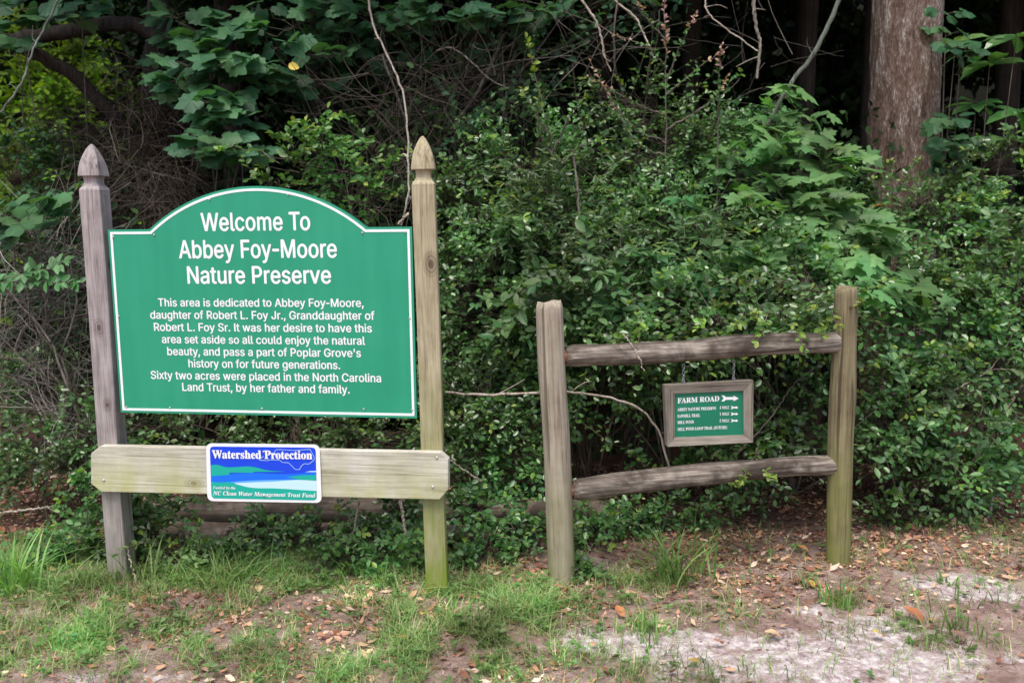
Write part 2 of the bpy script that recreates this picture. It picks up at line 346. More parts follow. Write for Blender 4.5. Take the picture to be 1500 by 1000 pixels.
# outlines of a plain grotesque alphabet: advance, corner points, triangles (thousandths of the type size)
LETTERS = {
    ' ': (188, (), ()),
    "'": (206, (78,318,70,509,136,509,128,318), (0,2,1,0,3,2)),
    ',': (188, (38,-119,68,71,137,71,84,-119), (0,2,1,0,3,2)),
    '-': (453, (337,244,337,188,114,188,114,244), (2,0,3,2,1,0)),
    '.': (188, (95,-4,83,-3,73,1,63,9,55,18,51,29,50,41,51,53,55,64,63,73,73,81,83,85,95,87,107,85,118,81,128,73,135,64,140,53,141,41,140,29,135,18,128,9,118,1,107,-3), (11,13,12,10,13,11,10,14,13,10,15,14,9,15,10,8,15,9,8,16,15,7,16,8,7,17,16,6,17,7,6,18,17,5,18,6,5,19,18,4,19,5,4,20,19,3,20,4,3,21,20,2,21,3,2,22,21,1,22,2,1,23,22,0,23,1)),
    'A': (480, (16,0,201,509,276,509,463,0,395,0,287,302,280,323,272,346,264,372,255,402,244,438,232,478,245,478,233,437,222,402,213,371,204,345,197,322,191,302,85,0,110,142,110,199,370,199,370,142), (0,11,1,11,2,1,11,12,2,12,3,2,0,21,11,21,13,11,13,10,11,13,10,12,10,22,12,22,3,12,9,22,10,21,14,13,8,22,9,21,15,14,7,22,8,21,16,15,6,22,7,21,17,16,5,22,6,21,18,17,21,20,18,20,19,18,4,23,5,23,22,5,0,20,21,20,22,21,20,23,22,23,3,22,0,19,20,4,3,23)),
    'C': (510, (267,-7,225,-3,186,7,150,25,119,49,92,79,70,115,53,157,44,203,40,254,44,305,53,352,70,393,92,429,119,459,150,484,186,501,225,512,267,516,293,514,317,511,340,504,362,496,383,485,402,471,419,456,435,438,448,418,459,397,467,373,473,348,408,348,404,365,397,380,389,395,380,407,369,418,357,428,344,437,330,444,315,449,300,453,284,455,267,456,237,453,209,445,184,432,161,414,141,391,125,364,113,332,106,295,103,254,106,213,113,177,125,145,141,117,161,94,184,76,210,63,237,56,267,53,284,54,300,56,315,60,330,65,344,72,357,81,369,90,380,102,389,114,397,128,404,144,408,160,473,160,467,135,459,112,448,91,435,71,420,53,402,38,383,24,363,13,341,5,317,-2,293,-6), (17,19,18,17,20,19,16,20,17,16,21,20,16,22,21,15,22,16,15,23,22,15,24,23,14,24,15,14,25,24,13,44,14,44,43,14,43,25,14,42,25,43,42,26,25,41,26,42,13,45,44,40,26,41,39,26,40,13,46,45,38,26,39,38,27,26,37,27,38,13,47,46,12,47,13,36,27,37,35,27,36,35,28,27,12,48,47,34,28,35,34,29,28,33,29,34,11,48,12,11,49,48,32,29,33,32,30,29,31,30,32,11,50,49,10,50,11,10,51,50,9,51,10,9,52,51,8,52,9,8,53,52,8,54,53,7,54,8,7,55,54,72,74,73,72,75,74,6,55,7,6,56,55,71,75,72,71,76,75,70,76,71,6,57,56,5,57,6,69,76,70,69,77,76,68,77,69,5,58,57,68,78,77,67,78,68,66,78,67,4,58,5,4,59,58,65,78,66,65,79,78,64,79,65,4,60,59,63,79,64,62,79,63,4,61,60,61,79,62,61,80,79,4,80,61,3,80,4,3,81,80,2,81,3,2,82,81,2,83,82,1,83,2,1,84,83,1,85,84,0,85,1)),
    'F': (410, (60,0,60,509,369,509,369,452,125,452,125,278,346,278,346,221,125,221,125,0), (0,4,1,4,2,1,4,3,2,0,5,4,0,8,5,8,6,5,8,7,6,0,9,8)),
    'G': (520, (269,-7,225,-3,185,7,149,25,118,49,91,79,69,116,53,157,43,203,40,254,43,305,53,352,69,393,91,429,117,459,149,484,184,501,223,512,265,516,291,514,316,510,340,504,363,494,384,483,403,469,421,453,436,436,449,416,460,395,468,373,474,349,408,349,402,365,395,379,387,393,378,406,368,417,356,427,344,436,330,443,315,448,300,453,283,455,265,456,236,453,209,445,183,432,160,414,141,392,125,364,113,332,106,295,103,254,106,213,113,177,125,145,141,117,161,95,184,76,210,63,238,56,269,53,296,55,322,61,345,71,365,85,382,102,396,123,407,147,413,173,415,202,434,199,283,199,283,256,478,256,478,200,475,160,466,124,451,91,431,62,406,38,377,19,344,5,308,-4), (17,19,18,17,20,19,16,20,17,16,21,20,16,22,21,15,22,16,15,23,22,14,23,15,14,24,23,14,25,24,13,44,14,44,43,14,43,25,14,42,25,43,41,25,42,41,26,25,13,45,44,40,26,41,39,26,40,13,46,45,38,26,39,38,27,26,37,27,38,13,47,46,12,47,13,36,27,37,35,27,36,35,28,27,12,48,47,34,28,35,34,29,28,11,48,12,33,29,34,11,49,48,32,29,33,32,30,29,31,30,32,11,50,49,10,50,11,10,51,50,9,51,10,9,52,51,72,74,73,72,70,74,70,75,74,8,52,9,8,53,52,8,54,53,7,54,8,72,69,70,71,75,70,71,76,75,69,71,72,69,76,71,7,55,54,68,76,69,68,77,76,6,55,7,67,77,68,6,56,55,67,78,77,66,78,67,6,57,56,5,57,6,65,78,66,5,58,57,65,79,78,64,79,65,4,58,5,4,59,58,63,79,64,4,60,59,63,80,79,62,80,63,4,61,60,61,80,62,4,80,61,3,80,4,3,81,80,2,81,3,2,82,81,1,82,2,1,83,82,0,83,1)),
    'I': (196, (66,0,130,0,130,509,66,509), (0,1,2,0,2,3)),
    'J': (396, (185,-7,143,-2,106,11,75,33,52,63,38,100,33,145,33,173,98,173,98,145,100,117,108,93,122,74,139,61,160,53,185,50,209,53,230,61,248,74,261,93,269,117,272,145,272,509,336,509,336,145,332,100,318,63,294,33,263,11,227,-2), (21,23,22,21,24,23,6,8,7,6,9,8,5,9,6,5,10,9,20,24,21,20,25,24,5,11,10,19,25,20,4,11,5,19,26,25,18,26,19,4,12,11,4,13,12,17,26,18,17,27,26,3,13,4,3,14,13,16,27,17,3,15,14,15,27,16,3,27,15,2,27,3,2,28,27,1,28,2,1,29,28,0,29,1)),
    'L': (393, (60,0,60,509,125,509,125,57,361,57,361,0), (0,2,1,0,3,2,0,4,3,0,5,4)),
    'M': (628, (60,0,60,509,152,509,277,187,280,179,284,170,287,159,291,147,295,135,299,123,303,110,307,97,311,84,315,71,319,60,322,49,307,49,311,59,314,71,318,83,322,95,326,108,330,121,334,134,338,146,342,158,346,169,349,179,352,187,476,509,568,509,568,0,504,0,504,291,504,302,504,314,504,327,505,340,505,354,505,369,505,383,506,398,506,413,506,428,507,443,507,457,513,457,508,441,503,425,498,409,492,393,487,378,482,363,477,348,472,335,467,322,463,310,459,300,456,291,342,0,286,0,170,291,167,300,163,310,159,321,155,333,150,347,145,361,140,376,134,392,129,408,124,424,118,441,112,457,119,457,119,444,120,430,120,416,120,401,121,386,121,372,121,357,121,342,122,328,122,315,122,302,122,291,122,0), (0,73,1,73,2,1,73,74,2,74,3,2,28,45,29,45,30,29,45,46,30,46,31,30,0,72,73,75,3,74,28,44,45,47,31,46,76,3,75,28,48,44,48,43,44,48,43,47,43,31,47,0,76,72,76,71,72,0,77,76,71,3,76,42,31,43,28,49,48,70,3,71,0,78,77,41,31,42,28,50,49,69,3,70,0,79,78,40,31,41,28,51,50,68,3,69,0,80,79,39,31,40,28,52,51,67,3,68,0,81,80,38,31,39,28,53,52,66,3,67,0,82,81,37,31,38,28,54,53,65,3,66,0,83,82,36,31,37,28,55,54,64,3,65,0,84,83,35,31,36,28,56,55,63,3,64,0,85,84,34,31,35,28,57,56,62,3,63,0,86,85,33,31,34,28,58,57,61,3,62,0,87,86,60,3,61,28,59,58,32,31,33,60,4,3,27,59,28,60,5,4,26,59,27,60,6,5,25,59,26,60,7,6,24,59,25,60,8,7,23,59,24,60,9,8,22,59,23,60,10,9,21,59,22,60,11,10,20,59,21,60,12,11,19,59,20,60,18,12,18,13,12,18,13,19,13,59,19,14,59,13,60,17,18,15,59,14,60,16,17,60,15,16,60,59,15)),
    'N': (524, (60,0,60,509,136,509,343,183,349,174,355,163,363,151,371,137,379,122,388,107,396,90,405,73,414,55,405,54,403,72,402,90,401,108,400,126,399,142,399,157,399,171,399,184,399,195,399,509,463,509,463,0,387,0,202,290,194,303,186,317,177,331,168,346,159,363,148,381,136,402,123,425,108,452,119,454,120,429,121,406,122,384,123,363,124,345,124,328,125,313,125,301,125,291,125,0), (0,36,1,36,2,1,36,37,2,37,3,2,22,24,23,22,25,24,38,3,37,0,38,36,38,35,36,0,39,38,35,3,38,34,3,35,0,40,39,33,3,34,0,41,40,32,3,33,0,42,41,31,3,32,30,3,31,0,43,42,29,3,30,0,44,43,28,3,29,0,45,44,27,3,28,0,46,45,0,47,46,26,3,27,21,25,22,20,25,21,26,4,3,26,5,4,19,25,20,26,6,5,18,25,19,26,7,6,17,25,18,26,8,7,16,25,17,26,9,8,15,25,16,26,10,9,14,11,15,11,25,15,26,14,10,14,11,10,12,25,11,26,13,14,13,25,12,26,25,13)),
    'P': (445, (60,0,60,509,235,509,272,506,305,499,332,487,356,471,375,452,390,430,400,404,407,377,409,348,407,318,400,291,390,265,375,243,356,223,332,207,305,195,272,188,235,186,125,186,125,242,233,242,257,244,279,248,297,256,312,266,324,279,333,294,339,310,343,328,344,348,343,367,339,385,333,402,324,416,312,428,297,439,279,446,257,451,232,452,125,452,125,0,125,509), (0,43,44,0,44,1,44,42,41,44,41,2,2,41,40,2,40,3,3,40,39,3,39,4,4,39,38,4,38,5,5,38,37,5,37,6,6,37,36,6,36,7,7,36,35,7,35,8,8,35,34,8,34,9,9,34,33,9,33,10,10,33,32,10,32,11,11,32,31,11,31,12,12,31,30,12,30,13,13,30,29,13,29,14,14,29,28,14,28,15,15,28,27,15,27,16,16,27,26,16,26,17,17,26,25,17,25,18,18,25,24,18,24,19,19,24,23,19,23,20,20,23,22,20,22,21)),
    'R': (449, (60,0,60,509,236,509,273,506,305,500,333,489,356,473,376,455,390,433,401,408,407,381,409,352,407,323,401,296,390,271,376,250,356,232,333,217,305,206,273,200,236,198,96,198,96,255,234,255,258,256,280,260,298,267,313,276,325,287,334,300,340,316,344,333,345,352,344,371,340,389,334,405,325,419,313,430,298,440,279,446,258,451,233,452,125,452,125,0,353,0,230,229,303,229,428,0), (0,22,1,22,42,1,42,2,1,42,3,2,42,4,3,42,5,4,42,6,5,42,7,6,42,41,7,41,40,7,40,8,7,22,43,42,39,8,40,38,8,39,37,8,38,37,9,8,36,9,37,35,9,36,35,10,9,34,10,35,33,10,34,33,11,10,32,11,33,31,11,32,31,12,11,30,12,31,30,13,12,29,13,30,28,13,29,28,14,13,27,14,28,26,14,27,26,15,14,25,15,26,24,15,25,23,15,24,0,21,22,43,23,22,43,45,23,45,15,23,45,16,15,45,46,16,46,17,16,43,20,45,20,44,45,47,17,46,18,47,17,19,47,18,20,47,19,0,20,21,0,43,20,44,47,20)),
    'S': (447, (224,-9,188,-7,156,-1,128,9,102,23,81,40,64,60,51,83,42,109,38,137,104,137,108,118,114,102,123,88,136,76,150,66,166,59,185,53,204,50,224,49,246,50,267,54,286,60,303,69,317,79,329,92,338,106,344,122,346,139,344,154,340,168,332,179,322,189,310,197,296,205,280,211,263,217,245,222,184,239,145,253,112,269,86,289,67,313,56,341,52,372,54,400,62,425,75,448,92,468,113,484,138,498,165,508,195,514,227,516,259,514,289,508,316,498,340,484,360,468,377,449,390,427,398,403,401,378,337,378,332,402,320,421,302,437,280,449,254,456,225,459,204,457,185,454,167,448,152,440,139,430,129,418,121,405,117,391,115,376,117,359,122,345,131,334,142,324,155,315,169,308,184,302,198,297,212,293,264,279,279,275,295,270,312,264,328,256,344,248,359,238,372,226,384,213,395,198,402,180,407,161,408,139,406,112,399,87,386,64,370,43,349,25,323,11,294,0,261,-7), (52,54,53,51,54,52,51,55,54,50,55,51,50,56,55,49,56,50,49,57,56,48,57,49,48,58,57,48,59,58,47,70,48,70,69,48,69,59,48,68,59,69,47,71,70,67,59,68,47,72,71,66,59,67,66,60,59,46,72,47,46,73,72,46,74,73,65,60,66,46,75,74,65,61,60,45,75,46,64,61,65,45,76,75,45,77,76,64,62,61,63,62,64,44,77,45,44,78,77,44,79,78,43,79,44,43,80,79,43,81,80,42,81,43,42,82,81,42,83,82,42,84,83,41,84,42,41,85,84,41,86,85,41,87,86,41,88,87,40,88,41,40,89,88,40,90,89,40,91,90,39,91,40,39,92,91,39,93,92,38,93,39,38,94,93,37,94,38,37,95,94,37,96,95,36,96,37,35,96,36,35,97,96,34,97,35,33,97,34,33,98,97,32,98,33,31,98,32,31,99,98,30,99,31,29,99,30,29,100,99,28,100,29,27,100,28,27,101,100,8,10,9,8,11,10,26,101,27,8,12,11,26,102,101,7,12,8,25,102,26,7,13,12,24,102,25,7,14,13,24,103,102,6,14,7,23,103,24,6,15,14,22,103,23,6,16,15,22,104,103,21,104,22,5,16,6,5,17,16,20,104,21,5,18,17,19,104,20,5,19,18,5,104,19,5,105,104,4,105,5,4,106,105,3,106,4,3,107,106,2,107,3,2,108,107,1,108,2,1,0,108)),
    'T': (449, (32,452,32,509,417,509,417,452,257,452,257,0,193,0,193,452), (0,2,1,0,3,2,7,3,0,6,4,7,4,3,7,6,5,4)),
    'W': (686, (155,0,16,509,82,509,163,196,167,179,172,162,175,145,179,128,183,111,187,94,190,76,194,58,197,40,189,40,193,58,196,76,200,94,203,111,207,128,211,145,215,162,220,179,224,196,306,509,380,509,462,196,466,179,470,162,474,145,478,128,482,111,486,94,490,76,494,58,497,40,488,40,492,58,495,76,499,94,503,111,506,128,510,145,515,162,519,179,523,196,603,509,670,509,530,0,455,0,368,323,362,345,357,368,351,391,346,417,341,445,336,475,350,475,345,446,340,420,335,395,330,371,324,347,318,323,230,0), (0,2,1,0,3,2,22,55,23,55,24,23,55,56,24,56,25,24,44,46,45,44,47,46,22,54,55,57,25,56,58,53,57,53,25,57,22,58,54,58,53,54,22,59,58,52,25,53,22,60,59,51,25,52,22,61,60,50,25,51,22,62,61,49,25,50,22,63,62,48,25,49,0,4,3,21,63,22,48,26,25,43,47,44,0,5,4,20,63,21,48,27,26,42,47,43,0,6,5,19,63,20,48,28,27,41,47,42,0,7,6,18,63,19,48,29,28,40,47,41,0,8,7,17,63,18,48,30,29,39,47,40,0,9,8,16,63,17,48,31,30,38,47,39,0,10,9,15,63,16,48,32,31,37,47,38,0,14,10,14,11,10,48,36,32,36,33,32,14,11,15,11,63,15,36,33,37,33,47,37,12,63,11,34,47,33,0,13,14,48,35,36,0,12,13,0,63,12,48,34,35,48,47,34)),
    'a': (389, (160,-9,137,-7,115,-3,94,5,76,15,60,29,48,45,38,63,32,84,30,108,32,128,36,146,43,161,53,174,64,184,78,193,92,200,108,206,125,211,143,214,161,217,178,220,200,223,218,225,234,227,247,229,257,231,265,235,271,240,274,246,276,255,276,257,275,272,272,285,267,297,260,307,251,315,240,322,227,327,212,330,196,331,178,330,163,327,149,322,137,316,127,309,118,301,110,292,104,283,100,274,41,291,51,313,64,331,79,346,95,358,114,368,133,375,153,380,173,383,194,384,208,384,223,382,239,379,255,375,271,369,286,360,300,350,312,336,322,320,330,301,335,278,337,251,337,0,277,0,277,52,272,52,267,43,260,34,252,25,242,16,229,8,215,1,199,-4,181,-7,170,45,192,47,211,51,228,59,242,68,254,80,263,93,270,108,274,122,276,138,276,190,272,187,267,184,259,182,251,180,241,178,231,176,221,174,210,173,200,171,191,170,182,169,175,168,161,166,147,163,134,159,122,153,112,147,103,139,97,130,93,118,92,105,93,93,96,82,102,72,109,64,119,57,130,52,142,48,156,46), (58,60,59,58,61,60,57,61,58,57,62,61,56,62,57,56,63,62,55,63,56,55,64,63,55,65,64,54,65,55,54,66,65,53,66,54,53,67,66,52,67,53,52,40,67,40,39,67,39,68,67,51,41,52,41,40,52,51,42,41,38,68,39,51,43,42,37,68,38,51,44,43,36,68,37,36,69,68,51,45,44,35,69,36,50,45,51,50,46,45,34,69,35,34,70,69,50,47,46,33,70,34,50,48,47,49,48,50,32,70,33,32,71,70,31,71,32,30,71,31,29,71,30,29,72,71,28,72,29,27,72,28,26,94,27,94,72,27,25,94,26,24,94,25,23,94,24,22,94,23,21,94,22,20,94,21,19,94,20,18,94,19,17,94,18,16,94,17,15,94,16,14,94,15,14,95,94,93,72,94,14,96,95,14,97,96,13,97,14,13,98,97,13,99,98,13,100,99,13,101,100,13,102,101,12,102,13,12,103,102,12,104,103,12,105,104,12,106,105,12,107,106,12,108,107,12,109,108,11,109,12,11,110,109,11,111,110,11,112,111,10,112,11,10,113,112,92,72,93,10,114,113,9,114,10,91,72,92,9,115,114,8,115,9,90,72,91,8,116,115,89,72,90,8,117,116,7,117,8,7,118,117,88,74,89,74,72,89,7,119,118,87,74,88,7,120,119,6,120,7,86,75,87,75,74,87,6,121,120,6,122,121,86,76,75,73,72,74,85,76,86,6,123,122,84,76,85,6,84,123,6,76,84,5,76,6,5,77,76,5,78,77,4,78,5,4,79,78,4,80,79,3,80,4,3,81,80,2,81,3,2,82,81,1,82,2,1,83,82,0,83,1)),
    'b': (424, (229,-8,208,-7,189,-3,172,4,159,12,147,21,138,31,130,41,123,50,118,59,112,59,112,0,53,0,53,509,114,509,114,319,118,319,123,327,130,336,137,346,147,355,158,364,171,373,188,379,207,383,229,384,259,382,287,374,313,361,335,342,354,320,370,293,381,261,388,227,390,189,388,151,381,116,370,84,355,57,336,34,313,16,288,3,260,-6,220,47,242,49,262,55,279,66,294,80,306,97,316,117,323,139,327,163,328,189,327,215,323,239,316,261,307,281,295,298,280,311,262,322,243,328,220,330,198,328,178,322,161,312,147,299,134,282,125,263,118,241,114,216,113,189,114,162,118,138,125,115,135,95,147,78,162,65,179,55,198,49), (12,14,13,12,15,14,24,26,25,23,26,24,23,27,26,22,27,23,22,28,27,21,28,22,20,28,21,20,29,28,19,29,20,18,29,19,18,61,29,61,30,29,17,61,18,17,62,61,60,30,61,17,63,62,59,30,60,16,63,17,16,64,63,58,30,59,58,31,30,12,16,15,12,68,16,68,67,16,67,66,16,66,65,16,65,64,16,57,31,58,56,31,57,56,32,31,55,32,56,55,33,32,54,33,55,12,69,68,53,33,54,53,34,33,12,70,69,52,34,53,12,71,70,51,34,52,51,35,34,50,35,51,12,72,71,50,36,35,49,36,50,12,73,72,48,36,49,48,37,36,12,74,73,47,37,48,12,10,74,10,75,74,47,38,37,46,38,47,10,76,75,45,38,46,10,9,76,9,77,76,12,11,10,8,77,9,45,39,38,44,39,45,8,78,77,7,78,8,43,39,44,7,43,78,7,39,43,6,39,7,6,40,39,5,40,6,4,40,5,4,41,40,3,41,4,2,41,3,2,42,41,1,42,2,1,0,42)),
    'c': (396, (207,-8,174,-5,144,3,117,16,93,35,72,58,56,85,44,116,37,150,34,187,37,225,44,260,56,291,72,318,93,341,117,360,144,374,174,382,207,384,226,384,243,381,260,377,276,371,291,364,305,356,318,346,330,335,340,322,349,308,356,293,362,277,303,262,300,272,295,281,290,289,284,297,278,304,270,311,261,316,252,321,242,325,231,328,220,329,207,330,184,328,163,321,145,310,130,296,118,278,108,258,102,236,98,212,96,187,98,163,102,139,108,117,118,97,130,80,145,66,163,55,184,49,207,46,220,47,232,49,243,52,253,55,262,60,271,66,279,73,285,80,292,89,297,98,301,107,304,117,363,102,357,86,350,70,341,56,331,43,319,32,306,21,292,12,277,5,261,-1,244,-5,226,-7), (17,19,18,17,20,19,16,20,17,16,21,20,16,22,21,15,22,16,15,23,22,15,24,23,14,24,15,14,25,24,14,26,25,13,43,14,43,26,14,43,42,26,42,27,26,13,44,43,41,27,42,13,45,44,40,27,41,39,27,40,39,28,27,13,46,45,38,28,39,12,46,13,37,28,38,36,28,37,12,47,46,36,29,28,35,29,36,34,29,35,12,48,47,34,30,29,11,48,12,33,30,34,32,30,33,11,49,48,32,31,30,10,49,11,10,50,49,10,51,50,9,51,10,9,52,51,8,52,9,8,53,52,8,54,53,7,54,8,7,55,54,7,56,55,72,74,73,6,56,7,71,74,72,71,75,74,70,75,71,6,57,56,69,75,70,69,76,75,5,57,6,5,58,57,68,76,69,67,76,68,67,77,76,66,77,67,5,59,58,65,77,66,4,59,5,65,78,77,64,78,65,4,60,59,63,78,64,62,78,63,4,61,60,61,78,62,4,78,61,4,79,78,3,79,4,3,80,79,3,81,80,2,81,3,2,82,81,2,83,82,1,83,2,1,84,83,1,85,84,0,85,1)),
    'd': (424, (195,-8,165,-6,137,3,111,16,89,34,70,57,55,84,43,116,36,151,34,189,36,227,43,261,55,293,70,320,89,342,112,361,137,374,165,382,196,384,218,383,237,379,253,373,267,364,278,355,287,346,295,336,301,327,306,319,311,319,311,509,372,509,372,0,313,0,313,59,307,59,301,50,295,41,287,31,277,21,266,12,252,4,236,-3,217,-7,205,47,226,49,246,55,263,65,278,78,290,95,299,115,306,138,310,162,312,189,310,216,306,241,300,263,290,282,278,299,263,312,246,322,227,328,205,330,182,328,162,322,145,311,130,298,118,281,108,261,102,239,98,215,96,189,98,163,102,139,109,117,118,97,130,80,145,66,162,55,182,49), (28,30,29,28,31,30,17,19,18,17,20,19,16,20,17,16,21,20,15,21,16,15,22,21,15,23,22,14,23,15,14,24,23,14,25,24,13,61,14,61,25,14,61,26,25,13,62,61,60,26,61,59,26,60,13,63,62,59,27,26,58,27,59,13,64,63,12,64,13,58,28,27,58,57,28,57,56,28,56,55,28,55,54,28,54,31,28,12,65,64,12,66,65,11,66,12,11,67,66,10,67,11,10,68,67,53,31,54,10,69,68,9,69,10,52,31,53,9,70,69,9,71,70,51,31,52,8,71,9,8,72,71,50,31,51,7,72,8,7,73,72,49,31,50,7,74,73,6,74,7,48,31,49,6,75,74,47,33,48,33,31,48,5,75,6,5,76,75,46,33,47,5,77,76,45,34,46,34,33,46,45,35,34,32,31,33,4,77,5,4,78,77,44,35,45,44,36,35,4,43,78,43,36,44,4,36,43,4,37,36,3,37,4,3,38,37,3,39,38,2,39,3,2,40,39,2,41,40,1,41,2,1,42,41,0,42,1)),
    'e': (404, (212,-8,177,-5,145,3,117,16,92,35,72,58,56,85,44,116,37,150,34,187,36,224,44,258,55,290,71,317,91,340,115,359,142,373,172,382,205,384,226,383,246,380,266,374,285,366,303,355,319,341,334,324,347,305,357,282,365,256,370,227,371,194,371,169,75,169,75,221,338,221,310,202,308,226,304,248,298,269,288,286,277,301,263,314,246,323,227,328,205,330,183,328,164,323,146,313,131,301,119,286,109,270,102,251,97,231,96,211,96,178,98,151,102,127,110,106,121,88,135,73,151,61,169,53,190,48,212,46,227,47,241,49,254,53,265,58,276,65,285,73,294,82,300,93,306,105,365,91,358,72,348,55,335,39,320,26,302,14,283,4,261,-3,237,-7), (17,19,18,17,20,19,16,20,17,16,21,20,16,22,21,15,22,16,15,23,22,14,23,15,14,24,23,14,25,24,13,45,14,45,44,14,44,25,14,43,25,44,42,25,43,13,46,45,42,26,25,41,26,42,13,47,46,12,47,13,40,26,41,12,48,47,40,27,26,39,27,40,12,49,48,11,49,12,11,50,49,38,27,39,38,28,27,11,51,50,37,28,38,10,51,11,37,29,28,10,52,51,36,29,37,10,33,52,33,53,52,36,34,29,34,30,29,35,34,36,9,33,10,9,32,33,53,34,33,53,30,34,54,30,53,54,31,30,8,32,9,55,31,54,8,31,32,8,55,31,8,56,55,7,56,8,7,57,56,6,57,7,6,58,57,71,73,72,70,73,71,70,74,73,6,59,58,5,59,6,69,74,70,5,60,59,68,74,69,68,75,74,67,75,68,5,61,60,66,75,67,4,61,5,66,76,75,4,62,61,65,76,66,64,76,65,4,63,62,63,76,64,4,76,63,4,77,76,3,77,4,3,78,77,2,78,3,2,79,78,2,80,79,1,80,2,1,81,80,0,81,1)),
    'f': (254, (228,379,228,327,6,327,6,379,81,0,81,432,82,452,87,470,96,486,107,499,120,510,135,519,152,525,169,529,187,530,201,530,212,529,222,527,231,525,238,523,243,521,227,468,224,470,220,471,215,472,209,473,202,474,195,474,178,472,164,468,154,460,147,449,143,435,142,419,142,0), (13,15,14,13,16,15,12,16,13,12,17,16,12,18,17,11,18,12,11,19,18,11,20,19,11,21,20,10,21,11,9,23,10,23,22,10,22,21,10,8,25,9,25,24,9,24,23,9,7,27,8,27,26,8,26,25,8,7,28,27,7,29,28,6,29,7,6,30,29,6,31,30,5,31,6,5,32,31,5,33,32,4,33,5,4,34,33,2,0,3,2,1,0)),
    'g': (425, (207,-151,180,-149,156,-146,134,-140,114,-132,97,-122,82,-110,70,-97,59,-84,51,-69,101,-41,107,-49,114,-57,122,-66,131,-74,142,-82,154,-88,169,-93,187,-96,207,-97,236,-95,261,-87,282,-75,298,-58,308,-34,311,-6,311,68,306,68,301,60,294,51,287,41,277,32,266,23,252,16,236,10,217,6,195,5,165,7,138,14,113,27,90,43,71,65,55,90,43,120,36,154,34,191,36,229,43,263,55,293,71,320,90,342,112,361,138,374,166,382,196,384,218,383,237,379,253,373,267,365,279,356,288,346,296,336,302,327,308,319,313,319,313,379,372,379,372,-9,370,-40,363,-67,350,-90,334,-109,314,-124,291,-136,265,-144,237,-149,205,59,227,61,246,66,264,75,278,87,290,103,300,121,307,142,311,166,312,193,311,219,307,242,300,264,291,283,279,299,264,312,247,322,227,328,205,330,182,328,163,322,145,312,130,298,118,282,109,262,102,241,98,218,96,193,98,167,102,144,109,123,118,104,131,88,145,76,163,66,183,61), (53,55,54,53,56,55,52,56,53,64,66,65,64,67,66,52,57,56,51,57,52,51,58,57,51,59,58,50,59,51,50,60,59,50,61,60,49,94,50,94,61,50,94,62,61,49,95,94,93,62,94,92,62,93,49,96,95,92,63,62,91,63,92,49,97,96,48,97,49,91,64,63,91,90,64,90,89,64,89,88,64,88,87,64,87,67,64,48,98,97,48,99,98,47,99,48,47,100,99,46,100,47,46,101,100,86,67,87,46,102,101,45,102,46,85,67,86,45,103,102,45,104,103,84,67,85,44,104,45,44,105,104,83,67,84,43,105,44,43,106,105,82,67,83,43,107,106,81,67,82,42,107,43,42,108,107,80,26,81,26,67,81,41,108,42,41,109,108,79,26,80,41,110,109,78,27,79,27,26,79,78,28,27,25,67,26,41,111,110,77,28,78,40,111,41,40,76,111,76,28,77,76,29,28,40,29,76,40,30,29,39,30,40,39,31,30,39,32,31,38,32,39,38,33,32,38,34,33,37,34,38,37,35,34,36,35,37,24,67,25,24,68,67,23,68,24,23,69,68,9,11,10,9,12,11,9,13,12,22,69,23,9,14,13,22,70,69,8,14,9,8,15,14,21,70,22,8,16,15,7,16,8,20,70,21,7,17,16,20,71,70,7,18,17,19,71,20,7,19,18,7,71,19,6,71,7,6,72,71,5,72,6,4,72,5,4,73,72,3,73,4,3,74,73,2,74,3,2,75,74,1,75,2,1,0,75)),
    'h': (410, (114,227,114,0,53,0,53,509,114,509,114,287,102,287,116,319,132,344,152,362,175,374,200,382,227,384,252,383,275,377,295,369,313,356,328,340,341,321,350,298,355,271,357,240,357,0,296,0,296,235,293,263,286,286,273,304,256,318,235,326,210,329,192,328,176,324,161,317,147,308,136,297,126,283,119,266,115,248), (2,4,3,2,6,4,6,5,4,11,13,12,11,14,13,10,14,11,10,15,14,9,15,10,9,16,15,8,16,9,8,17,16,7,31,8,31,17,8,31,30,17,30,18,17,29,18,30,7,32,31,28,18,29,7,33,32,28,19,18,6,33,7,27,19,28,6,34,33,6,35,34,26,19,27,26,20,19,6,36,35,2,37,6,37,36,6,25,20,26,25,21,20,2,38,37,24,21,25,2,0,38,24,22,21,23,22,24,2,1,0)),
    'i': (167, (84,443,73,444,63,448,54,455,47,463,43,472,41,483,43,494,47,504,54,512,63,518,73,522,84,524,95,522,105,518,114,512,121,504,125,494,126,483,125,472,121,463,114,455,105,448,95,444,53,0,53,379,114,379,114,0), (24,26,25,24,27,26,11,13,12,10,13,11,10,14,13,9,14,10,9,15,14,8,15,9,8,16,15,7,16,8,7,17,16,6,17,7,6,18,17,5,18,6,5,19,18,4,19,5,4,20,19,3,20,4,3,21,20,2,21,3,2,22,21,1,22,2,1,23,22,0,23,1)),
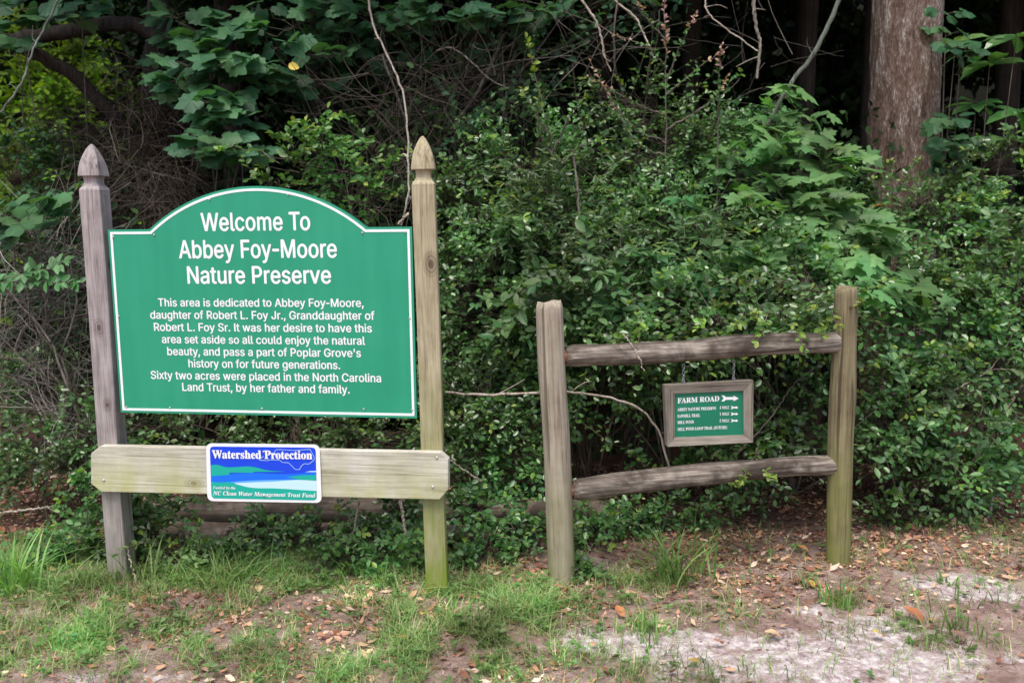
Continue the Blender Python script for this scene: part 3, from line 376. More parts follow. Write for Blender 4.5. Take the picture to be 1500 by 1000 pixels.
    'j': (167, (83,443,72,444,62,448,53,455,47,463,42,472,41,483,42,494,47,504,53,512,62,518,72,522,83,524,95,522,105,518,114,512,120,504,125,494,126,483,125,472,120,463,114,455,105,448,95,444,53,379,114,379,114,-30,112,-52,108,-72,102,-90,92,-106,80,-119,65,-129,47,-137,27,-141,4,-143,-10,-143,-10,-87,2,-87,18,-85,31,-80,40,-72,47,-61,51,-46,53,-29), (44,25,24,44,26,25,43,26,44,43,27,26,42,27,43,42,28,27,41,28,42,40,28,41,40,29,28,39,29,40,38,29,39,36,38,37,36,29,38,36,30,29,36,31,30,36,32,31,36,33,32,36,34,33,36,35,34,11,13,12,10,13,11,10,14,13,9,14,10,9,15,14,8,15,9,8,16,15,7,16,8,7,17,16,6,17,7,6,18,17,5,18,6,5,19,18,4,19,5,4,20,19,3,20,4,3,21,20,2,21,3,2,22,21,1,22,2,1,23,22,0,23,1)),
    'l': (189, (139,-2,112,0,91,8,74,20,62,37,55,59,53,84,53,509,114,509,114,99,114,83,117,71,120,62,126,57,135,53,146,52,152,52,157,52,160,53,164,53,167,54,170,54,181,3,175,1,169,0,162,-1,154,-2,147,-2), (6,8,7,6,9,8,6,10,9,5,10,6,5,11,10,5,12,11,5,13,12,4,13,5,4,14,13,20,22,21,19,22,20,18,22,19,4,15,14,17,22,18,16,22,17,15,22,16,4,22,15,3,22,4,2,22,3,1,22,2,1,23,22,1,24,23,1,25,24,0,25,1,0,26,25,0,27,26)),
    'm': (610, (53,0,53,379,112,379,112,295,108,295,114,314,122,331,132,346,144,358,158,368,172,376,187,382,203,385,219,386,245,383,268,375,287,361,303,342,314,320,321,295,312,295,318,312,326,329,337,343,350,356,364,366,381,375,398,381,417,385,437,386,458,385,478,380,497,372,514,361,529,346,541,328,550,307,555,283,557,255,557,0,496,0,496,254,493,279,485,298,473,313,456,323,438,329,419,330,402,329,387,326,374,320,363,312,353,302,345,290,340,277,336,263,335,247,335,0,274,0,274,260,272,280,265,297,253,311,238,322,220,328,199,330,185,329,171,326,158,320,145,312,135,302,126,289,119,274,115,257,114,238,114,0), (12,14,13,28,30,29,11,14,12,27,30,28,27,31,30,11,15,14,10,15,11,26,31,27,26,32,31,0,2,1,0,4,2,4,3,2,9,15,10,25,32,26,9,16,15,25,33,32,8,16,9,24,33,25,8,17,16,24,34,33,7,17,8,23,34,24,23,35,34,6,17,7,22,47,23,47,35,23,6,65,17,65,18,17,5,66,6,66,65,6,64,18,65,22,48,47,46,35,47,5,67,66,22,49,48,21,49,22,45,35,46,45,36,35,63,18,64,5,68,67,21,50,49,44,36,45,62,18,63,5,69,68,62,19,18,21,51,50,4,69,5,43,36,44,20,51,21,4,70,69,20,52,51,61,19,62,43,37,36,20,53,52,4,71,70,42,37,43,60,20,61,20,19,61,0,72,4,72,71,4,60,53,20,60,54,53,42,38,37,59,54,60,41,38,42,59,55,54,0,73,72,59,56,55,58,56,59,0,74,73,41,39,38,40,39,41,58,57,56,0,75,74)),
    'n': (410, (114,227,114,0,53,0,53,379,112,379,112,287,102,287,116,319,132,344,152,362,175,374,200,382,227,384,252,383,275,377,295,369,313,356,328,340,341,321,350,298,355,271,357,240,357,0,296,0,296,235,293,263,286,286,273,304,256,318,235,326,210,329,192,328,176,324,161,317,147,308,136,297,126,283,119,266,115,248), (11,13,12,11,14,13,10,14,11,2,4,3,2,6,4,6,5,4,10,15,14,9,15,10,9,16,15,8,16,9,8,17,16,7,31,8,31,17,8,31,30,17,30,18,17,29,18,30,7,32,31,28,18,29,7,33,32,28,19,18,6,33,7,27,19,28,6,34,33,6,35,34,26,19,27,26,20,19,6,36,35,2,37,6,37,36,6,25,20,26,25,21,20,2,38,37,24,21,25,2,0,38,24,22,21,23,22,24,2,1,0)),
    'o': (415, (207,-8,174,-5,144,3,117,16,93,35,72,58,56,85,44,116,37,150,34,187,37,225,44,260,56,291,72,318,93,341,117,360,144,374,174,382,207,384,241,382,271,374,299,360,323,341,343,318,359,291,371,260,379,225,381,187,379,150,371,116,359,85,343,58,323,35,299,16,271,3,241,-5,207,46,231,49,252,55,270,66,285,80,298,97,307,117,314,139,318,163,319,187,318,212,314,236,307,258,298,278,285,296,270,310,252,321,231,328,207,330,184,328,163,321,145,310,130,296,118,278,108,258,102,236,98,212,96,187,98,163,102,139,108,117,118,97,130,80,145,66,163,55,184,49), (17,19,18,16,19,17,16,20,19,15,20,16,15,21,20,14,21,15,14,22,21,13,22,14,13,54,22,54,23,22,13,55,54,53,23,54,13,56,55,52,23,53,13,57,56,51,23,52,12,57,13,51,24,23,12,58,57,50,24,51,12,59,58,49,24,50,11,59,12,49,25,24,11,60,59,48,25,49,10,60,11,48,26,25,10,61,60,47,26,48,10,62,61,46,26,47,46,27,26,9,62,10,9,63,62,45,27,46,8,63,9,8,64,63,44,27,45,44,28,27,8,65,64,43,28,44,43,29,28,7,65,8,7,66,65,42,29,43,7,67,66,41,29,42,6,67,7,41,30,29,6,68,67,40,30,41,5,68,6,40,31,30,5,69,68,39,31,40,5,70,69,38,31,39,4,70,5,38,32,31,4,71,70,37,32,38,4,36,71,36,32,37,4,32,36,3,32,4,3,33,32,2,33,3,2,34,33,1,34,2,1,35,34,0,35,1)),
    'p': (424, (53,-143,53,379,112,379,112,319,118,319,123,327,130,336,137,346,147,355,158,364,171,373,188,379,207,383,229,384,259,382,287,374,313,361,335,342,354,320,370,293,381,261,388,227,390,189,388,151,381,116,370,84,355,57,336,34,313,16,288,3,260,-6,229,-8,208,-7,189,-3,173,4,159,12,147,21,138,31,130,41,124,50,118,59,114,59,114,-143,220,47,242,49,262,55,279,66,294,80,306,97,316,117,323,139,327,163,328,189,327,215,323,239,316,261,307,281,295,298,280,311,262,322,243,328,220,330,198,328,178,322,161,312,147,299,134,282,125,263,118,241,114,216,113,189,114,162,118,138,125,115,135,95,147,78,162,65,179,55,198,49), (12,14,13,11,14,12,11,15,14,0,2,1,0,3,2,10,15,11,10,16,15,9,16,10,8,16,9,8,17,16,7,17,8,6,17,7,6,61,17,61,18,17,5,61,6,5,62,61,60,18,61,5,63,62,59,18,60,4,63,5,4,64,63,58,18,59,58,19,18,0,4,3,0,68,4,68,67,4,67,66,4,66,65,4,65,64,4,57,19,58,56,19,57,56,20,19,55,20,56,55,21,20,54,21,55,0,69,68,53,21,54,53,22,21,0,70,69,52,22,53,0,71,70,51,22,52,51,23,22,50,23,51,0,72,71,50,24,23,49,24,50,0,73,72,48,24,49,48,25,24,0,41,73,41,74,73,47,25,48,41,75,74,47,26,25,46,26,47,41,76,75,45,26,46,41,40,76,40,77,76,0,42,41,39,77,40,45,27,26,44,27,45,39,78,77,38,78,39,43,27,44,38,43,78,38,27,43,37,27,38,37,28,27,36,28,37,35,28,36,35,29,28,34,29,35,33,29,34,33,30,29,32,30,33,32,31,30)),
    'r': (259, (53,0,53,379,112,379,112,321,115,321,124,339,137,354,152,367,171,377,191,383,213,385,218,385,223,385,229,384,235,384,240,384,243,384,243,322,241,323,236,324,230,324,223,325,215,326,207,326,190,324,174,321,159,315,146,306,135,296,126,284,119,269,115,254,114,237,114,0), (9,11,10,9,12,11,9,13,12,9,14,13,9,15,14,9,16,15,9,17,16,8,17,9,0,2,1,0,3,2,7,17,8,6,17,7,5,19,6,19,18,6,18,17,6,4,23,5,23,22,5,22,21,5,21,20,5,20,19,5,4,24,23,4,25,24,0,4,3,0,31,4,31,30,4,30,29,4,29,28,4,28,27,4,27,26,4,26,25,4,0,32,31,0,33,32)),
    's': (365, (182,-8,157,-7,133,-3,112,3,93,12,76,24,62,38,50,54,41,73,36,94,94,107,101,87,111,72,124,60,141,52,160,47,181,45,206,47,227,53,244,62,258,74,265,88,268,103,266,115,262,126,254,136,243,144,229,150,212,155,149,170,118,180,92,192,72,208,58,227,50,249,47,274,49,295,55,314,65,332,79,347,95,360,115,370,137,378,161,383,187,384,212,383,234,379,254,372,271,363,286,352,299,339,309,324,318,308,324,290,268,277,262,291,254,304,243,316,228,325,210,331,187,333,166,331,147,326,131,317,119,305,111,292,109,277,110,264,115,253,124,243,136,235,152,229,172,223,229,209,261,200,287,187,306,171,320,153,328,131,331,107,329,85,323,65,312,47,298,31,281,18,260,6,236,-2,210,-7), (43,45,44,43,46,45,42,46,43,42,47,46,41,47,42,41,48,47,40,48,41,40,49,48,39,49,40,39,50,49,38,50,39,38,60,50,60,51,50,38,61,60,59,51,60,37,61,38,37,62,61,58,51,59,37,63,62,57,51,58,57,52,51,37,64,63,56,52,57,36,64,37,56,53,52,36,65,64,55,53,56,35,65,36,35,66,65,54,53,55,35,67,66,34,67,35,34,68,67,34,69,68,33,69,34,33,70,69,33,71,70,33,72,71,32,72,33,32,73,72,32,74,73,31,74,32,31,75,74,30,75,31,30,76,75,29,76,30,29,77,76,28,77,29,27,77,28,27,78,77,26,78,27,25,78,26,24,78,25,24,79,78,23,79,24,22,79,23,9,11,10,22,80,79,21,80,22,8,11,9,20,80,21,8,12,11,20,81,80,19,81,20,7,12,8,7,13,12,19,82,81,18,82,19,7,14,13,6,14,7,17,82,18,6,15,14,16,82,17,16,83,82,6,16,15,6,83,16,5,83,6,5,84,83,4,84,5,4,85,84,3,85,4,3,86,85,2,86,3,2,87,86,1,87,2,1,0,87)),
    't': (227, (204,379,204,327,6,327,6,379,65,471,126,471,126,98,127,83,130,70,136,61,144,55,156,51,170,50,175,50,180,50,185,51,191,52,197,53,202,54,213,2,207,0,200,-2,192,-3,184,-3,176,-4,168,-4,138,-1,113,7,92,21,77,41,68,64,65,93), (31,5,4,31,6,5,2,0,3,2,1,0,31,7,6,30,7,31,30,8,7,30,9,8,29,9,30,29,10,9,29,11,10,17,19,18,16,19,17,15,19,16,29,12,11,14,19,15,13,19,14,12,19,13,29,19,12,28,19,29,27,19,28,26,19,27,26,20,19,26,21,20,25,21,26,25,22,21,25,23,22,25,24,23)),
    'u': (410, (182,-5,158,-3,135,2,115,11,97,23,82,39,69,59,60,82,54,109,53,139,53,379,114,379,114,144,116,117,124,94,137,75,154,61,175,53,200,50,218,51,234,55,249,62,263,71,274,83,283,97,290,113,295,132,296,153,296,379,357,379,357,0,298,0,298,92,307,92,294,60,277,35,257,17,234,5,209,-3), (9,11,10,9,12,11,27,29,28,27,30,29,26,30,27,9,13,12,8,13,9,25,33,26,33,30,26,8,14,13,24,33,25,7,14,8,23,32,24,32,33,24,7,15,14,23,34,32,34,31,32,34,30,33,22,34,23,6,15,7,6,16,15,21,34,22,20,34,21,6,17,16,20,35,34,31,30,34,5,17,6,19,35,20,5,18,17,18,35,19,5,35,18,4,35,5,4,36,35,3,36,4,3,37,36,2,37,3,2,38,37,1,38,2,1,0,38)),
    'v': (389, (163,0,17,379,84,379,165,155,173,132,180,110,187,87,193,64,199,42,206,21,184,21,191,42,197,64,203,87,209,110,216,132,224,155,305,379,371,379,226,0), (0,2,1,0,3,2,16,18,17,16,19,18,0,4,3,15,19,16,0,5,4,14,19,15,0,6,5,13,19,14,0,7,6,12,19,13,11,8,12,8,19,12,0,11,7,11,8,7,0,10,11,9,19,8,0,9,10,0,19,9)),
    'w': (567, (138,0,23,379,87,379,133,214,140,190,147,164,154,137,161,107,168,75,175,41,165,41,172,74,179,105,186,135,192,163,199,189,206,214,252,379,316,379,362,214,368,189,375,163,382,136,388,106,395,75,402,41,391,41,399,75,406,106,413,135,420,163,427,189,434,214,480,379,545,379,429,0,368,0,319,172,314,189,309,207,305,225,300,243,295,262,291,280,286,299,281,318,277,338,291,338,286,319,281,299,277,280,272,262,267,243,263,225,258,207,253,189,248,172,199,0), (0,2,1,0,3,2,16,46,17,46,18,17,46,47,18,47,19,18,32,34,33,32,35,34,16,45,46,48,19,47,49,44,48,44,19,48,16,49,45,49,44,45,16,50,49,43,19,44,16,51,50,42,19,43,16,52,51,41,19,42,40,19,41,16,53,52,39,19,40,16,54,53,0,4,3,15,54,16,39,20,19,31,35,32,38,20,39,15,55,54,0,5,4,37,20,38,37,21,20,30,35,31,15,56,55,14,56,15,14,57,56,36,21,37,0,6,5,36,22,21,29,35,30,13,57,14,0,7,6,36,23,22,28,35,29,12,57,13,0,8,7,36,24,23,27,35,28,11,57,12,0,10,8,10,9,8,36,26,24,26,25,24,26,35,27,10,57,11,0,57,10,36,35,26)),
    'x': (379, (21,0,171,218,171,171,29,379,100,379,147,306,159,287,170,270,179,253,188,237,198,221,207,206,175,206,185,221,194,237,202,253,211,270,222,287,233,306,282,379,352,379,209,169,209,214,358,0,287,0,231,85,219,103,209,120,200,136,191,152,182,167,173,182,205,182,195,167,187,152,178,136,170,120,160,103,148,85,91,0), (2,4,3,2,5,4,18,20,19,18,21,20,2,6,5,17,21,18,2,7,6,16,21,17,2,1,7,1,8,7,15,22,16,22,21,16,1,9,8,14,22,15,1,13,9,13,10,9,13,10,14,10,22,14,11,22,10,1,12,13,0,12,1,11,23,22,0,31,12,31,11,12,31,32,11,32,23,11,0,30,31,33,23,32,0,34,30,34,29,30,34,29,33,29,23,33,0,35,34,28,23,29,0,36,35,27,23,28,0,37,36,26,23,27,0,38,37,25,23,26,0,39,38,24,23,25)),
    'y': (389, (47,-139,61,-86,71,-87,83,-89,94,-90,104,-89,113,-86,122,-81,130,-74,138,-64,145,-51,151,-36,163,-1,17,379,84,379,165,155,173,132,180,109,187,87,193,64,199,42,206,21,184,21,190,42,196,64,202,87,209,110,216,132,224,155,305,379,371,379,204,-58,196,-77,187,-93,177,-107,165,-119,153,-128,139,-136,125,-141,109,-144,91,-145,82,-145,73,-144,65,-143,57,-142,52,-140), (12,14,13,12,15,14,28,30,29,28,31,30,12,16,15,27,31,28,26,31,27,12,17,16,25,21,26,21,31,26,12,18,17,24,21,25,12,19,18,23,20,24,20,21,24,12,23,19,23,20,19,12,22,23,12,21,22,12,31,21,11,31,12,10,31,11,9,31,10,9,32,31,8,32,9,7,32,8,7,33,32,6,33,7,0,2,1,5,33,6,0,3,2,4,33,5,0,4,3,0,33,4,0,34,33,0,35,34,0,36,35,0,37,36,0,38,37,45,38,0,44,38,45,44,39,38,43,39,44,42,39,43,42,40,39,41,40,42)),
}

# ================================================================ GROUND
def blob(x, y, cx, cy_, rx, ry):
    return np.exp(-(((x - cx) / rx) ** 2 + ((y - cy_) / ry) ** 2))
def pxblobs(x, y, L):
    s = np.zeros_like(x)
    for px, py, rx, ry, a in L:
        c = atg(px, py); e = atg(px + rx, py); f = atg(px, py - ry); g = atg(px, py + ry)
        s = s + a * blob(x, y, c.x, c.y, abs(e.x - c.x), abs(f.y - g.y) / 2)
    return s
SAND = [(980, 950, 130, 36, 1.0), (1130, 965, 150, 40, 1.0), (850, 938, 45, 16, 1.0), (1390, 858, 80, 22, 1.2), (1290, 915, 80, 28, .9), (1260, 975, 150, 40, 1.0),
        (1180, 890, 80, 18, .6), (1050, 880, 60, 14, .45), (390, 935, 60, 14, .6), (120, 995, 90, 16, .7), (60, 915, 40, 12, .55), (590, 975, 70, 24, .4), (260, 985, 80, 18, .5), (1420, 965, 130, 40, .5), (1470, 870, 60, 22, .7), (30, 742, 60, 8, .5), (440, 905, 60, 14, .35)]
LITTER = [(720, 850, 130, 30, .9), (560, 870, 70, 40, .7), (900, 870, 140, 25, .8), (1130, 800, 150, 40, 1.0), (1320, 800, 120, 40, .8), (1230, 870, 110, 22, .7), (60, 700, 120, 25, 1.0),
          (470, 900, 80, 25, .6), (330, 900, 60, 20, .4), (1050, 870, 90, 25, .6), (200, 900, 160, 50, .6), (450, 960, 160, 30, .5), (1150, 770, 160, 30, 1.0), (1400, 800, 120, 25, .5), (650, 930, 60, 40, .3)]
GRASSD = [(90, 830, 150, 45, 1.0), (320, 845, 150, 28, 1.3), (500, 830, 130, 25, 1.1), (70, 940, 160, 40, .75), (250, 930, 120, 30, .65), (430, 970, 150, 40, .55), (650, 910, 80, 40, 1.2), (730, 890, 80, 40, .9),
          (600, 985, 120, 30, .45), (720, 975, 110, 25, .7), (800, 980, 90, 20, .5), (800, 880, 35, 30, .7), (940, 860, 60, 25, .7), (960, 910, 60, 25, .45), (560, 870, 60, 20, .4), (900, 985, 60, 20, .4),
          (1330, 930, 40, 20, .5), (60, 780, 110, 25, .6), (1050, 990, 40, 20, .5)]
def gz(x, y):
    x = np.asarray(x, float); y = np.asarray(y, float)
    return 0.035 * (fbm(x * 1.1, y * 1.1, 3, 3) - .5) + 0.018 * (fbm(x * 7, y * 7, 5, 3) - .5) + 0.03 * np.clip((y - 4.6) * .5, 0, 3)
def spaced(lo, hi, dlo, dhi, step, far):
    a = [dlo]
    s = step
    while a[-1] > lo: s *= 1.18; a.append(a[-1] - s)
    a = a[::-1] + list(np.arange(dlo + step, dhi, step)); s = step
    while a[-1] < hi: s *= 1.18; a.append(a[-1] + s)
    return np.array(a)
gx = spaced(-120, 120, -2.6, 2.6, .016, 0); gy = spaced(-60, 160, 2.7, 5.4, .016, 0)
GX, GY = np.meshgrid(gx, gy)
GZ = gz(GX, GY)
inner = (np.abs(GX) < 3.2) & (GY > 2.0) & (GY < 6)
GZ = GZ + np.where(inner, .007 * (fbm(GX * 45, GY * 45, 21, 2) - .5), 0)
ny, nx = GX.shape
idx = np.arange(ny * nx).reshape(ny, nx)
Fg = np.stack([idx[:-1, :-1], idx[:-1, 1:], idx[1:, 1:], idx[1:, :-1]], -1).reshape(-1, 4)
def groundmat():
    m, N, L, b = newmat('forest_soil')
    geo = N.new('ShaderNodeNewGeometry')
    def nz(sc, det=4, vs=(1, 1, 1)):
        mp = N.new('ShaderNodeMapping'); mp.inputs['Scale'].default_value = vs
        L.new(geo.outputs['Position'], mp.inputs['Vector'])
        n = N.new('ShaderNodeTexNoise'); n.inputs['Scale'].default_value = sc; n.inputs['Detail'].default_value = det
        n.inputs['Roughness'].default_value = .7
        L.new(mp.outputs[0], n.inputs['Vector']); return n.outputs[0]
    soil = ramp(N, L, nz(9, 6), [(.3, (.14, .09, .075)), (.5, (.28, .195, .17)), (.68, (.42, .32, .295))])
    sand = ramp(N, L, nz(24, 7), [(.3, (.22, .165, .155)), (.47, (.42, .35, .345)), (.64, (.72, .66, .66))])
    at_ = N.new('ShaderNodeAttribute'); at_.attribute_name = 'sand'
    f = math_(N, L, 'ADD', at_.outputs['Fac'], math_(N, L, 'MULTIPLY_ADD', nz(7, 8), 3.4, -1.95))
    mx = N.new('ShaderNodeMix'); mx.data_type = 'RGBA'
    L.new(ramp(N, L, f, [(.30, (0, 0, 0)), (.62, (1, 1, 1))]), mx.inputs['Factor'])
    L.new(soil, mx.inputs['A']); L.new(sand, mx.inputs['B'])
    sp = N.new('ShaderNodeMix'); sp.data_type = 'RGBA'
    L.new(ramp(N, L, nz(140, 3), [(.30, (1, 1, 1)), (.42, (0, 0, 0))]), sp.inputs['Factor'])
    L.new(mx.outputs['Result'], sp.inputs['A']); sp.inputs['B'].default_value = (.10, .06, .045, 1)
    # behind the fence the floor turns dark red-brown
    at2 = N.new('ShaderNodeAttribute'); at2.attribute_name = 'back_tone'
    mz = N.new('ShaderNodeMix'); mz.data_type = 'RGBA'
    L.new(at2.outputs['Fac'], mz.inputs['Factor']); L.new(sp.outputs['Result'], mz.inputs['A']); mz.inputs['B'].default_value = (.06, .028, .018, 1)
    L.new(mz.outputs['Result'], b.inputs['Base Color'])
    b.inputs['Roughness'].default_value = .95; b.inputs['Specular IOR Level'].default_value = .15
    bp = N.new('ShaderNodeBump'); bp.inputs['Strength'].default_value = .7; bp.inputs['Distance'].default_value = .01
    L.new(nz(70, 6), bp.inputs['Height']); L.new(bp.outputs[0], b.inputs['Normal'])
    return m
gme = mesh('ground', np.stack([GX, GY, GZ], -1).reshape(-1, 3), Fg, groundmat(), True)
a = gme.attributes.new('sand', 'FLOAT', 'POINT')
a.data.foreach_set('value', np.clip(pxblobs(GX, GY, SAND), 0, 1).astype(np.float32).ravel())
a = gme.attributes.new('back_tone', 'FLOAT', 'POINT')
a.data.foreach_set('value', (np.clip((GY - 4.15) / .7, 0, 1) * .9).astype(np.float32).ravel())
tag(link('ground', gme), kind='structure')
def gpt(px, py):
    p = atg(px, py); p.z = float(gz(p.x, p.y)); return p

# ================================================================ WELCOME SIGN
def prism_ring(hw, c):
    """square ring with cut corners"""
    a = hw - c
    return [(-a, -hw), (a, -hw), (hw, -a), (hw, a), (a, hw), (-a, hw), (-hw, a), (-hw, -a)]
def loft(rings):
    """rings: list of lists of 3d points (same count); closed ends"""
    n = len(rings[0]); V = [p for r in rings for p in r]; Fc = []
    for k in range(len(rings) - 1):
        for i in range(n):
            j = (i + 1) % n
            Fc.append((k * n + i, k * n + j, (k + 1) * n + j, (k + 1) * n + i))
    Fc.append(tuple(range(n))[::-1]); Fc.append(tuple((len(rings) - 1) * n + i for i in range(n)))
    return V, Fc
def frame_mat(p, xaxis, zaxis):
    z = zaxis.normalized(); x = (xaxis - z * xaxis.dot(z)).normalized(); y = z.cross(x)
    return Matrix(((x.x, y.x, z.x, p.x), (x.y, y.y, z.y, p.y), (x.z, y.z, z.z, p.z), (0, 0, 0, 1)))

SL, SR = atg(172, 850), atg(640, 872)
SX = (SR - SL).normalized(); SZ = Vector((0, 0, 1)); SY = SZ.cross(SX)      # SY points away from the camera
sign = empty('welcome_sign', SL, 'big green arched welcome sign board between two weathered gothic-capped posts', 'sign', mat=frame_mat(SL, SX, SZ))
SM = sign.matrix_world.copy(); SMi = SM.inverted()
def sl_(px, py, off=0.0):
    """pixel -> sign's own coordinates on its plane, off metres in front of the post faces"""
    p = SMi @ onplane(px, py, SL - SY * off, SY)
    return p
PW = 0.0895
def sign_post(pt, pb, mt, yaw, tip):
    b_, t_ = sl_(*pb), sl_(*pt)
    b_.z = -0.3 * 0 + b_.z
    ax = (t_ - b_).normalized(); L_ = (t_ - b_).length
    M0 = frame_mat(b_ - ax * 0.25, Matrix.Rotation(yaw, 3, 'Z') @ Vector((1, 0, 0)), ax)
    tip_l = (sl_(*tip) - b_).length + .25
    prof = [(0, .05), (.004, .16), (.014, .32), (.030, .51), (.050, .69), (.072, .84), (.094, .94), (.115, 1.0), (.128, 1.02), (.131, .98), (.132, .70), (.146, .635), (.160, .65), (.170, .75), (.180, .93), (.188, 1.0)]
    hw = PW / 2
    top = tip_l - prof[-1][0] - .0005
    rings = []
    for k in range(60):
        z = top * k / 59
        wv = .0012 * math.sin(z * 5 + yaw * 9)
        rings.append([(x + wv, y + hw, z) for x, y in prism_ring(hw, .004)])
    V, Fc = loft(rings)
    post = link('post', mesh('post', V, Fc, mt), sign, M0)
    rings = [[(x, y + hw, tip_l - z) for x, y in prism_ring(hw * f, .05 * hw * f if z > .13 else .22 * hw * f * (1 - z / .14) + .002)] for z, f in prof[::-1]]
    V, Fc = loft(rings)
    # keep the cap's bottom open overlap clear of the shaft end
    link('finial', mesh('finial', V, Fc, mt), post)
    return post
M['postL'] = wood('grey_violet_post', [(.15, .125, .125), (.30, .26, .255), (.43, .38, .375)], knots=[((.0, 0, 1.36), .028), ((.012, 0, 1.03), .022), ((.0447, .04, 1.62), .02)], algae=(.19, .20, .10), zr=(.2, 1.1), amount=.55)
M['postR'] = wood('greenish_post', [(.19, .155, .09), (.36, .31, .20), (.47, .42, .28)], knots=[((.02, 0, 1.62), .035)], algae=(.19, .25, .035), zr=(.0, 1.25), amount=1.5)
sign_post((130, 275), (172, 850), M['postL'], R(3), (132, 210))
sign_post((620, 271), (640, 872), M['postR'], R(9), (618, 198))
# the panel
off = -0.012
def arch_outline(inset=0.0):
    c = {k: sl_(*v, off) for k, v in dict(TL=(157, 337), TR=(603, 331.5), BL=(178, 607), BR=(611, 609)).items()}
    x0 = (c['TL'].x + c['BL'].x) / 2; x1 = (c['TR'].x + c['BR'].x) / 2
    z0 = (c['BL'].z + c['BR'].z) / 2; z1 = (c['TL'].z + c['TR'].z) / 2
    za = sl_(378, 272.5, off).z; xa0 = sl_(219, 337, off).x; xa1 = sl_(537, 332, off).x
    cx = (xa0 + xa1) / 2; ch = (xa1 - xa0) / 2; rise = za - z1
    rad = (ch * ch + rise * rise) / (2 * rise); zc = za - rad
    r = rad - inset; zt = z1 - inset
    hw_ = math.sqrt(r * r - (zt - zc) ** 2)
    P = [(x0 + inset, z0 + inset), (x1 - inset, z0 + inset), (x1 - inset, zt)]
    a0 = math.atan2(zt - zc, hw_); a1 = math.pi - a0
    for k in range(49):
        a_ = a0 + (a1 - a0) * k / 48
        P.append((cx + r * math.cos(a_), zc + r * math.sin(a_)))
    P.append((x0 + inset, zt))
    return P
YF = -off        # local y of the panel's front
def extrude(P, y0, y1):
    n = len(P)
    V = [(x, y0, z) for x, z in P] + [(x, y1, z) for x, z in P]
    Fc = [tuple(range(n)), tuple(range(2 * n - 1, n - 1, -1))] + [(i, i + n, (i + 1) % n + n, (i + 1) % n) for i in range(n)]
    return V, Fc
V, Fc = extrude(arch_outline(0), YF, YF + .018)
panel = link('sign_panel', mesh('sign_panel', V, Fc, M['green']), sign)
me = panel.data; me.materials.append(M['edge'])
for p in me.polygons:
    if p.index >= 1: p.material_index = 1
A_, B_ = arch_outline(.0095), arch_outline(.0195)
n = len(A_)
V = [(x, YF - .0012, z) for x, z in A_] + [(x, YF - .0012, z) for x, z in B_] + [(x, YF - .0001, z) for x, z in A_] + [(x, YF - .0001, z) for x, z in B_]
Fc = []
for i in range(n):
    j = (i + 1) % n
    Fc += [(i, j, n + j, n + i), (2 * n + i, i + 0, j, 2 * n + j)[::-1], (3 * n + i, n + i, n + j, 3 * n + j)]
link('border', mesh('border', V, Fc, M['white']), panel)
def disc(r, d, k=10):
    V = [(0, -d, 0)] + [(r * math.cos(a_) * s, -d * (1.0 if s < 1 else .3), r * math.sin(a_) * s) for s in (.6, 1.0) for a_ in [2 * math.pi * i / k for i in range(k)]]
    V += [(r * math.cos(2 * math.pi * i / k), 0, r * math.sin(2 * math.pi * i / k)) for i in range(k)]
    Fc = [(0, 1 + (i + 1) % k, 1 + i)[::-1] for i in range(k)]
    for q in range(2):
        Fc += [(1 + q * k + i, 1 + q * k + (i + 1) % k, 1 + (q + 1) * k + (i + 1) % k, 1 + (q + 1) * k + i)[::-1] for i in range(k)]
    return V, Fc
sme = mesh('screw', *disc(.0045, .003), M['screw'])
for q in [(166, 347), (226, 344), (307, 292), (422, 285), (531, 341), (594, 340), (174, 463), (600, 466), (185, 596), (249, 597), (384, 598), (533, 599), (604, 600)]:
    p = sl_(*q, off)
    link('screw', sme, panel, Matrix.Translation((p.x, YF - .0014, p.z)))

# ---- lettering: plain sans capitals and small letters, printed a little heavier than the bare outline
def sans(s):
    return ''.join(chr(0x1D5A0 + ord(c) - 65) if c.isupper() else chr(0x1D5BA + ord(c) - 97) if c.islower() else c for c in s)
def text_mesh(s, offset=0.0, res=4):
    c = bpy.data.curves.new('lettering', 'FONT'); c.body = s; c.offset = offset; c.resolution_u = res
    o = bpy.data.objects.new('lettering', c); col.objects.link(o)
    dg = bpy.context.evaluated_depsgraph_get(); e_ = o.evaluated_get(dg); m_ = e_.to_mesh()
    V = [(v.co.x, v.co.y) for v in m_.vertices]; Fc = [tuple(p.vertices) for p in m_.polygons]
    e_.to_mesh_clear(); bpy.data.objects.remove(o); bpy.data.curves.remove(c)
    return V, Fc
def heavy(V, Fc, d):
    """the outline repeated with small shifts, each a hair above the last, to thicken every stroke"""
    W, G = [], []
    for k, (dx, dy) in enumerate(((-1, 0), (1, 0), (0, -.7), (0, .7), (0, 0))):
        b0 = len(W)
        W += [(x + dx * d, y + dy * d, k) for x, y in V]; G += [tuple(i + b0 for i in f) for f in Fc]
    return W, G
CAPU = max(LETTERS['F'][1][1::2]) / 1000
KERN = {'To': -40, 'We': -8, 'Fo': -14, 'Tr': -20, 'oy': -4, 'y,': -20}
WIDE = {'-': (300, -75)}
